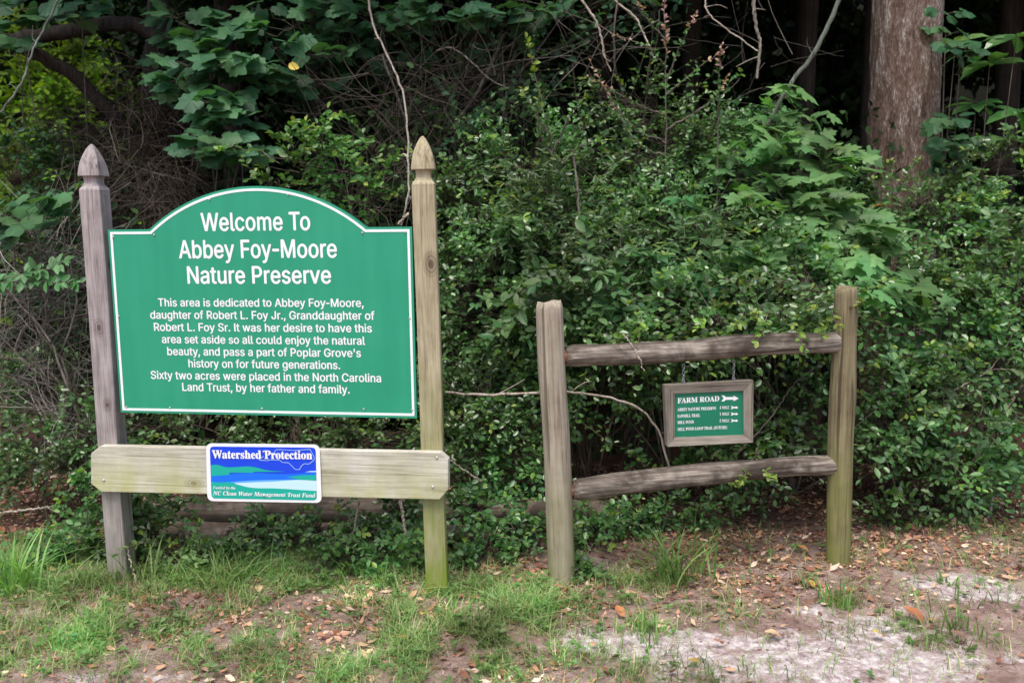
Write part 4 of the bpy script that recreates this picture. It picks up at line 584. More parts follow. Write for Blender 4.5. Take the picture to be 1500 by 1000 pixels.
def glyph_line(s):
    V, Fc, x = [], [], 0.0
    for k, ch in enumerate(s):
        adv, v, t = LETTERS[ch]; b0 = len(V); sh = 0
        if ch in WIDE: adv, sh = WIDE[ch]
        V += [((v[i] + x + sh) / 1000, v[i + 1] / 1000) for i in range(0, len(v), 2)]
        for i in range(0, len(t), 3):
            a, b, c = [(v[2 * j], v[2 * j + 1]) for j in t[i:i + 3]]
            ar = (b[0] - a[0]) * (c[1] - a[1]) - (c[0] - a[0]) * (b[1] - a[1])
            if abs(ar) > 20: Fc.append((t[i] + b0, t[i + 1] + b0, t[i + 2] + b0) if ar > 0 else (t[i] + b0, t[i + 2] + b0, t[i + 1] + b0))
        x += adv + 6 + KERN.get(s[k:k + 2], 0)
    return heavy(V, Fc, .017)
def fit_line(V, Fc, x0, x1, zb, caph, capunit, y):
    xs = [v[0] for v in V]; a0, a1 = min(xs), max(xs)
    return [(x0 + (v[0] - a0) / (a1 - a0) * (x1 - x0), y - .00003 * v[2], zb + v[1] / capunit * caph) for v in V], Fc
def merge(parts):
    V, Fc = [], []
    for v, f in parts:
        b0 = len(V); V += v; Fc += [tuple(i + b0 for i in t) for t in f]
    return V, Fc
LINES = [("Welcome To", 295, 455, 337.5, 26), ("Abbey Foy-Moore", 262.5, 494, 377.5, 26), ("Nature Preserve", 275, 485.5, 415, 25),
         ("This area is dedicated to Abbey Foy-Moore,", 232, 533, 449, 11.7), ("daughter of Robert L. Foy Jr., Granddaughter of", 220.5, 549, 467.3, 11.7),
         ("Robert L. Foy Sr. It was her desire to have this", 226, 545, 485.5, 11.7), ("area set aside so all could enjoy the natural", 237.5, 535, 503.5, 11.7),
         ("beauty, and pass a part of Poplar Grove's", 245.5, 529, 521.3, 11.7), ("history on for future generations.", 276.5, 498.5, 539, 11.7),
         ("Sixty two acres were placed in the North Carolina", 221.5, 558.5, 557, 11.7), ("Land Trust, by her father and family.", 267.5, 512.5, 574, 11.7)]
parts = []
for s, xa, xb, yb, ch in LINES:
    p0, p1, p2 = sl_(xa, yb, off), sl_(xb, yb, off), sl_((xa + xb) / 2, yb, off); pt = sl_((xa + xb) / 2, yb - ch, off)
    V, Fc = glyph_line(s)
    parts.append(fit_line(V, Fc, p0.x, p1.x, p2.z, pt.z - p2.z, CAPU, YF - .0010))
V, Fc = merge(parts)
link('lettering', mesh('lettering', V, Fc, M['white']), panel)

# the plank across the posts
PT = .038
q = [sl_(*v, PT) for v in ((133, 653), (656, 663), (656, 731), (133, 719.5))]
cl = [sl_(*v, PT) for v in ((133, 664), (147, 653), (645, 662.5), (656.5, 673), (656.5, 717), (644, 731.5), (148, 720), (133, 708))]
P = [(c.x, c.z) for c in cl][::-1]
V, Fc = extrude([(x, z) for x, z in P], -PT, -.0005)
plc = Vector((q[0].x, 0, q[3].z))
V = [(x - plc.x, y, z - plc.z) for x, y, z in V]
M['plank'] = wood('weathered_plank', [(.27, .24, .21), (.50, .47, .42), (.68, .65, .60)], 'x', .8, algae=(.42, .43, .13), zr=(-.12, .28), amount=.95, bump=.35, knots=[((.455, -.038, .05), .03)], cracks=.35)
plank = link('cross_plank', mesh('cross_plank', V, Fc, M['plank']), sign, Matrix.Translation(plc))
bv = plank.modifiers.new('b', 'BEVEL'); bv.width = .003; bv.segments = 2
bme = mesh('bolt', *disc(.006, .004), M['screw'])
for qx, qy in [(152, 703), (634, 713), (640, 670)]:
    p = sl_(qx, qy, PT)
    link('bolt', bme, sign, Matrix.Translation((p.x, -PT - .0005, p.z)))

# ================================================================ WATERSHED SIGN (a thing of its own, screwed to the plank)
WO = PT + .004
wp = sl_(303.5, 734, WO)
wm = SM @ Matrix.Translation(wp)
wsh = empty('watershed_sign', None, 'small blue and teal Watershed Protection sign with white rim on the lower plank', 'sign', mat=wm)
def wl(zx, zy):
    """pixel of the enlarged crop -> coordinates on the little sign"""
    p = sl_(290 + zx / 7.895, 640 + zy / 7.895, WO) - wp
    return (p.x, p.z)
def rounded(cs, rr, k=6):
    out = []
    n = len(cs)
    for i in range(n):
        p = Vector(cs[i]); a = Vector(cs[i - 1]); b = Vector(cs[(i + 1) % n])
        d0 = (a - p).normalized() * rr; d1 = (b - p).normalized() * rr
        for j in range(k + 1):
            t = j / k
            out.append(tuple((p + d0) * (1 - t) ** 2 + p * 2 * t * (1 - t) + (p + d1) * t * t))
    return out
oc = [wl(95, 70), wl(1408, 85), wl(1434, 757), wl(112, 735)]
oc = [oc[3], oc[2], oc[1], oc[0]]
V, Fc = extrude(rounded(oc, .027), -.0025, 0)
plate = link('plate', mesh('plate', V, Fc, M['white']), wsh)
M['blue'] = flat('royal_blue_print', (.006, .06, .72), .4)
M['blue2'] = flat('bright_blue_print', (.006, .16, .95), .4)
M['teal'] = flat('teal_print', (.005, .42, .33), .4)
M['pale'] = flat('pale_water_print', (.55, .80, .88), .4)
M['sky1'] = flat('light_blue_print', (.12, .42, .90), .4)
def sheet(name, pts, y, mt, parent):
    me_ = mesh(name, [(x, y, z) for x, z in pts], [tuple(range(len(pts)))], mt)
    return link(name, me_, parent)
ic = [wl(160, 702), wl(1378, 727), wl(1364, 118), wl(140, 105)]
sheet('blue_field', rounded(ic, .018), -.0029, M['blue'], plate)
def spl(pts, n=30): return [tuple(v) for v in resample([wl(*p) for p in pts], n)]
# brighter water in the lower half, pale band, teal shores
sheet('water_print', spl([(155, 445), (600, 410), (1000, 425), (1371, 400)], 20) + spl([(1374, 510), (900, 560), (500, 545), (158, 525)], 20), -.0031, M['blue2'], plate)
sheet('foam_print', spl([(420, 528), (620, 520), (900, 508), (1150, 492), (1373, 498)], 24) + spl([(1377, 625), (1000, 600), (650, 590), (470, 560)], 20), -.0033, M['pale'], plate)
sheet('foam_glow', spl([(330, 520), (620, 498), (900, 490), (1373, 482)], 20) + spl([(1373, 500), (1150, 494), (900, 510), (560, 528)], 20), -.0032, M['sky1'], plate)
sheet('shore_print', spl([(159, 512), (260, 520), (370, 516), (480, 550), (640, 582), (860, 588), (1050, 597), (1200, 608), (1375, 618)], 40) + rounded([wl(1378, 727), wl(160, 702)], .0) [:0] + [wl(1377, 690), wl(1368, 712), wl(1345, 726), wl(190, 703), wl(170, 690), wl(162, 665)], -.0035, M['teal'], plate)
sheet('hill_print', spl([(153, 320), (230, 316), (350, 345), (560, 335), (680, 348), (820, 382), (1015, 395)], 30) + [wl(860, 398), wl(660, 396), wl(640, 408), wl(365, 408), wl(370, 432), wl(157, 447)], -.0037, M['teal'], plate)
sheet('hill_print', [wl(1030, 458), wl(1200, 436), wl(1371, 434), wl(1372, 500), wl(1180, 486)], -.0037, M['teal'], plate)
sheet('glint_print', [wl(1240, 400), wl(1300, 388), wl(1369, 386), wl(1369, 400)], -.0038, M['pale'], plate)
def strokes(pts, wd, y):
    """a printed line of a given width"""
    V, Fc = [], []
    for a, b in zip(pts[:-1], pts[1:]):
        d = (Vector(b) - Vector(a)).normalized(); nrm = Vector((-d.y, d.x)) * wd / 2; e = d * wd * .3
        b0 = len(V)
        for p_ in (Vector(a) - e + nrm, Vector(b) + e + nrm, Vector(b) + e - nrm, Vector(a) - e - nrm): V.append((p_.x, y, p_.y))
        Fc.append((b0, b0 + 1, b0 + 2, b0 + 3)); y -= .000004
    return V, Fc
NC = [(880, 175), (912, 140), (1000, 142), (1100, 150), (1300, 138), (1325, 180), (1352, 240), (1342, 268), (1285, 307), (1232, 303), (1200, 330), (1178, 370), (1135, 372), (1052, 292), (978, 288), (950, 262), (850, 258), (800, 268), (715, 262), (720, 238), (765, 220)]
link('state_outline', mesh('state_outline', *strokes([wl(*p) for p in NC], .0017, -.0040), M['pale']), plate)
def serif(s, italic=False):
    a, b = (0x1D468, 0x1D482) if italic else (0x1D400, 0x1D41A)
    return ''.join(chr(a + ord(c) - 65) if c.isupper() else chr(b + ord(c) - 97) if c.islower() else chr(0x1D7CE + ord(c) - 48) if c.isdigit() else c for c in s)
def serif_mesh(s, italic=False, offset=0.0):
    V, Fc = text_mesh(serif(s, italic), 0, 3)
    return heavy(V, Fc, offset) if offset else ([(x, y, 0) for x, y in V], Fc)
def serif_line(name, s, p0, p1, caph, y, mt, parent, italic=False, offset=0.0):
    """baseline from p0 to p1 (x,z pairs)"""
    V, Fc = serif_mesh(s, italic, offset)
    a0 = min(v[0] for v in V); a1 = max(v[0] for v in V); sl = (p1[1] - p0[1])
    V = [(p0[0] + (v[0] - a0) / (a1 - a0) * (p1[0] - p0[0]), y - .00003 * v[2], p0[1] + sl * (v[0] - a0) / (a1 - a0) + v[1] / .66 * caph) for v in V]
    return link(name, mesh(name, V, Fc, mt), parent)
hcap = wl(170, 150)[1] - wl(170, 240)[1]
serif_line('lettering', 'Watershed Protection', wl(170, 240), wl(1328, 250), hcap, -.0048, M['white'], plate, offset=.022)
serif_line('lettering', 'Funded by the', wl(180, 594), wl(440, 598), hcap * .36, -.0048, M['white'], plate, True)
serif_line('lettering', 'NC Clean Water Management Trust Fund', wl(180, 664), wl(1364, 692), hcap * .50, -.0048, M['white'], plate, True, .012)
for qx, qy in ((765, 165), (765, 672)):
    p_ = wl(qx, qy); link('screw', sme, plate, Matrix.Translation((p_[0], -.0051, p_[1])))

# ================================================================ RAIL FENCE AND ITS HANGING SIGN
FL, FR = atg(826, 858), atg(1236, 830)
FX = (FR - FL).normalized(); FY = SZ.cross(FX)
fence = empty('log_fence', None, 'weathered two-rail log fence section holding a hanging trail sign', 'fence', mat=frame_mat(FL, FX, SZ))
FM = fence.matrix_world.copy(); FMi = FM.inverted()
def fl_(px, py, off=0.0): return FMi @ onplane(px, py, FL - FY * off, FY)
def log(name, pts, rads, mt, parent, seed, sides=20, n=44, flatten=1.0, caps=True, cracks=True, worn=0.0, lumpy=.11):
    """round timber following a line; origin at its first point with its own z axis along it"""
    P = resample(pts, n); P0 = Vector(P[0]); ax = (Vector(P[-1]) - P0).normalized()
    Mx = frame_mat(P0, Vector((1, 0, 0)) if abs(ax.z) > .5 else Vector((0, 0, 1)), ax); Mi = Mx.inverted()
    rr = np.interp(np.linspace(0, 1, n), np.linspace(0, 1, len(rads)), rads)
    ang = np.arange(sides) * 2 * np.pi / sides
    rings = []
    for k in range(n):
        c = Mi @ Vector(P[k]); z = k / (n - 1) * 9
        lum = 1 + lumpy * (vnoise(np.cos(ang) * 1.3 + seed, np.full(sides, z) + np.sin(ang), seed) - .5) * 2 + .035 * (vnoise(ang * 3.2, np.full(sides, z * .4), seed + 4) - .5) * 2
        r_ = rr[k] * lum
        if cracks: r_ = r_ * (1 - .05 * ((np.arange(sides) == (seed * 3) % sides)))
        if k in (0, n - 1): r_ = r_ * .88
        wz = worn * (vnoise(np.cos(ang) * 2 + 5, np.sin(ang) * 2 + seed, seed) - .5) if k >= n - 2 else np.zeros(sides)
        rings.append([(c.x + r_[i] * math.cos(ang[i]), c.y + r_[i] * math.sin(ang[i]), c.z + wz[i]) for i in range(sides)])
    V, Fc = loft(rings)
    me_ = mesh(name, V, Fc, mt)
    me_.polygons.foreach_set('use_smooth', np.array([len(p.vertices) == 4 for p in me_.polygons]))
    return link(name, me_, parent, Mx)
M['fpost'] = wood('fence_post_wood', [(.15, .12, .085), (.30, .255, .195), (.41, .36, .285)], scale=.7, cracks=.6, algae=(.21, .23, .07), zr=(.2, .85), amount=.9)
M['fpost2'] = wood('fence_post_olive', [(.085, .065, .038), (.17, .14, .08), (.26, .22, .13)], scale=.7, cracks=.7, algae=(.20, .23, .04), zr=(.0, .95), amount=1.2)
M['rail'] = wood('grey_rail', [(.050, .039, .031), (.145, .118, .095), (.38, .335, .28)], scale=.8, dark=(.05, .038, .03), bump=.9, cracks=.6)
M['rotten'] = wood('rotten_tenon', [(.06, .03, .02), (.16, .08, .05), (.25, .15, .10)], bump=.8)
dz = Vector((0, 0, -.25))
fy = .055
def fp(px, py, y=.055):
    v = fl_(px, py); v.y += y; return v
log('post', [fp(826, 858) + dz, fp(826, 858), fp(819, 650), fp(812, 540), fp(808, 444)], [.060, .058, .057, .056, .055], M['fpost'], fence, 2, worn=.02, lumpy=.035)
log('post', [fp(1236, 830) + dz, fp(1236, 830), fp(1240, 650), fp(1245, 540), fp(1248, 470), fp(1249, 423)], [.052, .053, .054, .056, .050, .048, .046], M['fpost2'], fence, 5, worn=.025, lumpy=.05)
r1 = log('rail', [fp(833, 525), fp(1000, 517), fp(1120, 508), fp(1242, 503.5)], [.046, .047, .046, .047, .050, .049, .046, .043, .042], M['rail'], fence, 8)
r2 = log('rail', [fp(843, 723), fp(980, 706), fp(1110, 692), fp(1233, 685.5)], [.045, .048, .047, .045, .042, .041], M['rail'], fence, 11)
log('tenon', [fp(816, 527), fp(838, 525)], [.030, .032], M['rotten'], fence, 3, n=6)
log('tenon', [fp(830, 726), fp(850, 722)], [.026, .036], M['rotten'], fence, 4, n=6)

# hanging sign
HO = -.045       # the sign hangs under the middle of the rail
hp = fl_(976, 652, HO)
hsg = empty('trail_sign', None, 'framed green FARM ROAD trail sign hanging by chains below the top rail', 'sign', mat=FM @ Matrix.Translation(hp))
def hl(px, py):
    p = fl_(px, py, HO) - hp
    return Vector((p.x, p.z))
oc_ = [hl(975.5, 652.3), hl(1100.5, 646), hl(1101, 556), hl(971.5, 563)]
ic_ = [hl(987.3, 640), hl(1088.6, 636.4), hl(1088, 571.3), hl(987.3, 575.8)]
M['hframe'] = wood('cedar_frame', [(.12, .10, .078), (.22, .19, .155), (.31, .275, .23)], 'x', .9, bump=.4)
M['hframez'] = wood('cedar_frame_upright', [(.12, .10, .078), (.22, .19, .155), (.31, .275, .23)], 'z', .9, bump=.4)
for k in range(4):
    k2 = (k + 1) % 4
    a, b, c, d = oc_[k], oc_[k2], ic_[k2], ic_[k]
    g = (b - a).normalized() * .0004
    a, b, c, d = a + g, b - g, c - g, d + g
    V = [(p.x, y, p.y) for y in (-.020, .018) for p in (a, b)] + [(p.x, y, p.y) for y in (-.010, .018) for p in (c, d)]
    # 0 a front,1 b front,2 a back,3 b back,4 c front,5 d front,6 c back,7 d back ; the inner edge is set lower than the rim
    Fc = [(0, 1, 4, 5), (2, 7, 6, 3), (0, 2, 3, 1), (5, 4, 6, 7), (0, 5, 7, 2), (1, 3, 6, 4)]
    link('frame_board', mesh('frame_board', V, Fc, M['hframe'] if k % 2 == 0 else M['hframez']), hsg)
V, Fc = extrude([tuple(p + Vector((sx, sz))) for p, sx, sz in zip(ic_, (-.004, .004, .004, -.004), (-.004, -.004, .004, .004))], .000, .006)
hpan = link('panel', mesh('panel', V, Fc, M['green2']), hsg)
def hline(s, xa, ya, xb, yb, ch, off_=0.0):
    return serif_line('lettering', s, tuple(hl(xa, ya)), tuple(hl(xb, yb)), (hl(xa, ya - ch) - hl(xa, ya)).y, -.0008, M['white'], hpan, offset=off_)
hline('FARM ROAD', 992.3, 590.3, 1053.5, 587.0, 7.2, .014)
for s, xb, ya, yb in (('ABBEY NATURE PRESERVE', 1049, 601.8, 599.6), ('SAWMILL TRAIL', 1025.5, 611.4, 610.0), ('MILL POND', 1016, 620.6, 619.8), ('MILL POND LOOP TRAIL (FUTURE)', 1065, 630.6, 627.6)):
    hline(s, 992.3, ya, xb, yb, 4.2, .01)
def arrow(xa, xb, yc, h, big):
    pts = [(xa, yc - h), (xa + h * .9, yc - h), (xa + h * 1.5, yc - h * .45), (xb - h * 1.6, yc - h * .45), (xb - h * 1.8, yc - h), (xb, yc), (xb - h * 1.8, yc + h), (xb - h * 1.6, yc + h * .45), (xa + h * 1.5, yc + h * .45), (xa + h * .9, yc + h), (xa, yc + h), (xa + h * .8, yc)]
    P = [hl(*p) for p in pts][::-1]
    link('arrow', mesh('arrow', [(p.x, -.0008, p.y) for p in P], [tuple(range(len(P)))], M['white']), hpan)
arrow(1056.5, 1082, 583.2, 4.4, True)
for s, y_ in (('4 MILE', 598.8), ('1 MILE', 608.2), ('2 MILE', 618.0)):
    hline(s, 1054, y_, 1068, y_ - .4, 4.0)
    arrow(1070.5, 1081.5, y_ - 2.2, 2.2, False)
def torus(r, rr, long=1.5, a=12, b=6):
    V, Fc = [], []
    for i in range(a):
        t = 2 * math.pi * i / a; c = Vector((r * math.cos(t), 0, r * long * math.sin(t)))
        nrm = Vector((math.cos(t), 0, math.sin(t)))
        for j in range(b):
            u = 2 * math.pi * j / b
            p = c + nrm * rr * math.cos(u) + Vector((0, rr * math.sin(u), 0)); V.append(tuple(p))
    for i in range(a):
        for j in range(b):
            Fc.append((i * b + j, ((i + 1) % a) * b + j, ((i + 1) % a) * b + (j + 1) % b, i * b + (j + 1) % b))
    return V, Fc
lkm = mesh('chain_link', *torus(.0055, .0014), M['steel'], True)
for qx, y0, y1 in ((1001, 535, 561), (1074.5, 529, 558)):
    z0, z1 = fl_(qx, y0, HO), fl_(qx, y1, HO)
    top, bot = z0 - hp, z1 - hp
    nl = 5
    ch = link('chain', mesh('chain_hook', *torus(.006, .0015), M['steel'], True), hsg, Matrix.Translation((bot.x, 0, bot.z + .006)))
    for k in range(nl):
        t = (k + .5) / nl
        link('chain_link', lkm, ch, Matrix.Translation((0, 0, (top.z - bot.z) * t)) @ Matrix.Rotation(R(90 * (k % 2) + 12), 4, 'Z'))

# ================================================================ TIMBERS AND OLD POST BEHIND THE SIGN
M['timber'] = wood('old_timber', [(.07, .05, .038), (.17, .13, .10), (.29, .23, .19)], scale=.7, dark=(.06, .045, .035), bump=.8)
def ground_log(name, pa, pb, Ya, Yb, r, label, seed):
    a, b = at(*pa, Ya), at(*pb, Yb)
    t = empty(name, a, label, 'timber')
    log('beam', [Vector((0, 0, 0)), (b - a) * .5 + Vector((0, 0, .01)), b - a], [r, r * 1.04, r], M['timber'], t, seed, sides=14)
    return t
ground_log('landscape_timber', (196, 782), (790, 792), 4.36, 4.33, .062, 'lower grey timber lying on the ground behind the welcome sign', 3)
ground_log('landscape_timber', (214, 747), (905, 752), 4.42, 4.40, .062, 'upper grey timber stacked on another, its end showing under the lower fence rail', 7)
t = empty('old_post', gpt(199, 812), 'dark short post with climbing leaves close behind the purplish sign post', 'post')
h_ = at(193, 700, t.location.y).z - t.location.z
log('post', [Vector((0, 0, -.1)), Vector((-.01, 0, h_ * .5)), Vector((-.015, 0, h_))], [.045, .042, .040], M['twigdark'], t, 6, sides=12)

# ================================================================ PLANTS
def unit(v): return v / (np.linalg.norm(v, axis=-1, keepdims=True) + 1e-9)
def rdir(n): return unit(RNG.normal(size=(n, 3)))
def B(px, py, Y, rx, ry, rz=None, w_=1.0):
    """a clump of a crown: centre measured in the photograph at distance Y, radii in photograph pixels, depth radius in metres"""
    c = np.array(at(px, py, Y)); s = Y / FPX
    return (c, np.array([rx * s, rz if rz else min(rx, ry) * s * .8, ry * s]), w_)
def twigs_in(blobs, n, L=(.10, .24), up=.25, front=.15, sub=9, subr=.42):
    """twig start points and directions, gathered into sub-clumps so that gaps stay between them"""
    vol = np.array([b[1].prod() ** (2 / 3) * b[2] for b in blobs]); cnt = np.maximum(1, (n * vol / vol.sum()).astype(int))
    P, D = [], []
    for (c, r, w_), m in zip(blobs, cnt):
        k = max(4, int(sub * max(1, m / 60)))
        cc = rdir(k) * (RNG.random((k, 1)) ** .45) * .92
        cc[:, 1] = -np.abs(cc[:, 1]) * .9 + .25 * RNG.random(k)
        i = RNG.integers(0, k, m)
        p = cc[i] + rdir(m) * (RNG.random((m, 1)) ** .5) * subr * RNG.uniform(.35, 1.15, (k, 1))[i]
        out = unit(p + .5 * (p - cc[i]))
        P.append(c + p * r); D.append(out)
    P = np.concatenate(P); D = np.concatenate(D)
    D = unit(D * .8 + RNG.normal(0, .45, D.shape) + np.array([0, -front, up]))
    Ls = RNG.uniform(L[0], L[1], len(P)) * np.where(RNG.random(len(P)) < .22, 1.7, .9)
    return P, D, Ls
def twig_lines(P, D, Ls, K=5, droop=.25, jit=.012):
    t = np.linspace(0, 1, K)[None, :, None]
    X = P[:, None, :] + D[:, None, :] * Ls[:, None, None] * t - np.array([0, 0, 1.0]) * (t ** 2) * Ls[:, None, None] * droop
    X[:, 1:] += RNG.normal(0, jit, X[:, 1:].shape) * Ls[:, None, None] * 4
    return X
def leaves_on(X, per, size, spread=.9, upn=.85, fwd=.5, facing=.25, tipbig=False, start=.12):
    """two ranks of leaves along each line of X"""
    N, K, _ = X.shape
    t = np.linspace(start, 1, per)
    T = np.tile(t, N) + RNG.normal(0, .02, N * per); T = np.clip(T, 0, 1)
    i = np.repeat(np.arange(N), per)
    u = T * (K - 1); k = np.minimum(u.astype(int), K - 2); f = (u - k)[:, None]
    P = X[i, k] * (1 - f) + X[i, k + 1] * f
    A = unit(X[i, k + 1] - X[i, k])
    upv = unit(np.array([0, -facing, 1.0]) + RNG.normal(0, .35, (len(P), 3)))
    S = unit(np.cross(A, upv))
    sgn = np.where((np.arange(len(P)) % per) % 2 == 0, 1.0, -1.0)[:, None]
    D = unit(A * fwd + S * sgn * spread + RNG.normal(0, .25, A.shape) + np.array([0, 0, .08]))
    last = ((np.arange(len(P)) % per) == per - 1)[:, None]
    D = np.where(last, unit(A + RNG.normal(0, .15, A.shape)), D)
    Nn = unit(upv * upn + RNG.normal(0, .5, A.shape) + np.array([0, -facing, 0]))
    s = RNG.uniform(size[0], size[1], len(P)) * np.where(T > .9, .8, 1.0)
    return P, D, Nn, s, T, i
def inframe(P, m=20):
    V = P - np.array(CAM)
    d = V @ np.array(F0); x = 750 + FPX * (V @ np.array(RT)) / d; y = 500 - FPX * (V @ np.array(UP)) / d
    return (x > -m) & (x < 1500 + m) & (y > -m) & (y < 1000 + m) & (d > .5), d, x, y
# hollows between the shrubs: places where few leaves grow
HOLLOW = [(at(px, py, Y), rx * Y / FPX, ry * Y / FPX, dep, keep) for px, py, Y, rx, ry, dep, keep in [
    (925, 625, 4.8, 75, 52, .5, .05), (1120, 570, 4.7, 85, 32, .5, .05), (1310, 500, 4.9, 55, 28, .45, .1), (1380, 790, 4.7, 110, 30, .5, .05), (1100, 730, 4.7, 110, 25, .4, .15), (1380, 480, 5.0, 40, 14, .4, .1), (1340, 610, 4.7, 16, 26, .3, .1), (1430, 760, 4.7, 50, 20, .4, .1), (800, 110, 5.2, 45, 45, .4, .3), (780, 690, 4.7, 28, 30, .3, .15),
    (1400, 525, 4.9, 55, 16, .4, .2), (850, 215, 5.3, 40, 20, .4, .25), (1000, 505, 4.9, 60, 14, .3, .25), (680, 225, 5.2, 30, 25, .4, .2), (1270, 700, 4.6, 28, 45, .3, .15),
    (830, 600, 4.7, 25, 40, .4, .2), (1440, 640, 4.8, 40, 18, .3, .2), (1080, 350, 5.2, 25, 18, .3, .3), (720, 480, 5.0, 35, 16, .3, .25), (960, 380, 5.0, 20, 14, .3, .4), (1040, 480, 4.8, 30, 20, .3, .3), (660, 620, 4.7, 20, 40, .3, .3), (1480, 480, 5.0, 30, 20, .3, .2)]]
def hollowed(P):
    k = np.ones(len(P), bool)
    for c, rx, rz, dep, keep in HOLLOW:
        q = ((P[:, 0] - c.x) / rx) ** 2 + ((P[:, 1] - c.y) / dep) ** 2 + ((P[:, 2] - c.z) / rz) ** 2
        k &= ~((q < RNG.uniform(.6, 1.3, len(P))) & (RNG.random(len(P)) > keep))
    return k
TM = {}
def leafmesh(tpl, key, mt):
    k = (key, mt.name)
    if k not in TM:
        TM[k] = mesh('leaf', tpl[0], [tuple(f) for f in tpl[1]], mt)
    return TM[k]
TPL = {'oval': OVAL, 'narrow': NARROW, 'maple': MAPLE, 'grape': GRAPE, 'ell': ELL}
def put_leaves(root, P, D, Nn, S, tpl, mats, mi, n_ind, stuffname='foliage'):
    """the most visible leaves become objects, the rest one mass"""
    mi = np.asarray(mi)
    tv, tf = TPL[tpl]
    o0 = np.array(root.matrix_world.translation)
    ind = np.zeros(len(P), bool)
    if n_ind:
        ok, d, x, y = inframe(P)
        # nearer than their neighbours in the picture: the lowest distance in each small cell first
        cell = (x // 16).astype(int) * 1000 + (y // 14).astype(int)
        order = np.argsort(d)
        _, first = np.unique(cell[order], return_index=True)
        cand = order[first]; cand = cand[ok[cand]]
        sc = S[cand] / d[cand]
        cand = cand[np.argsort(-sc)][:n_ind]
        ind[cand] = True
        X_, Y_, Z_ = frames(D[ind], Nn[ind])
        for q, s, a, b, c, k in zip(P[ind] - o0, S[ind], X_, Y_, Z_, mi[ind]):
            me_ = leafmesh(TPL[tpl], tpl, mats[k])
            o = bpy.data.objects.new('leaf', me_); col.objects.link(o); o.parent = root
            o.matrix_local = Matrix(((a[0] * s, b[0] * s, c[0] * s, q[0]), (a[1] * s, b[1] * s, c[1] * s, q[1]), (a[2] * s, b[2] * s, c[2] * s, q[2]), (0, 0, 0, 1)))
    r = ~ind
    if r.sum() > 0:
        if all(len(f) == 4 for f in tf): tfa = np.array(tf)
        elif all(len(f) == 3 for f in tf): tfa = np.array(tf)
        else:
            tfa = np.array([(f[0], f[j], f[j + 1]) for f in tf for j in range(1, len(f) - 1)])
        V, Fc = leaf_batch(P[r] - o0, D[r], Nn[r], S[r], tv, tfa)
        tag(link(stuffname, mesh(stuffname, V, Fc, mats, midx=np.repeat(mi[r], len(tfa))), root), kind='stuff')
def limbs(root, base, blobs, n, r0, mt, name='branch'):
    """main stems from the base into the clumps; returns points on them for the twigs to join"""
    pts = []
    o0 = np.array(root.matrix_world.translation)
    for k in range(n):
        c, r, w_ = blobs[k % len(blobs)]
        e = c + RNG.uniform(-.55, .55, 3) * r + np.array([0, .3, .1]) * r
        b0 = base + RNG.normal(0, .05, 3) * np.array([1, 1, 0]); b0[2] = base[2] - .02
        m1 = b0 + (e - b0) * .35 + np.array([RNG.normal(0, .08), RNG.normal(0, .06), .10 * np.linalg.norm(e - b0)])
        m2 = b0 + (e - b0) * .7 + np.array([RNG.normal(0, .08), RNG.normal(0, .06), .08 * np.linalg.norm(e - b0)])
        P = resample([b0, m1, m2, e], 18)
        V, Fq = tubes_arr((P - o0)[None], np.linspace(r0 * RNG.uniform(.7, 1.1), r0 * .3, 18)[None], 6)
        link(name, mesh(name, V, Fq, mt, True), root)
        pts.append(P)
    return np.concatenate(pts)
def connect(P, S, K=5, sag=.05):
    """thin lines from each twig start back to the nearest point of the stems"""
    out = []
    for i in range(0, len(P), 400):
        q = P[i:i + 400]
        d = ((q[:, None] - S[None]) ** 2).sum(-1) + RNG.random((len(q), len(S))) * .02
        out.append(S[d.argmin(1)])
    Q = np.concatenate(out); t = np.linspace(0, 1, K)[None, :, None]
    X = Q[:, None] * (1 - t) + P[:, None] * t
    X[:, 1:-1] += RNG.normal(0, .018, X[:, 1:-1].shape)
    return X
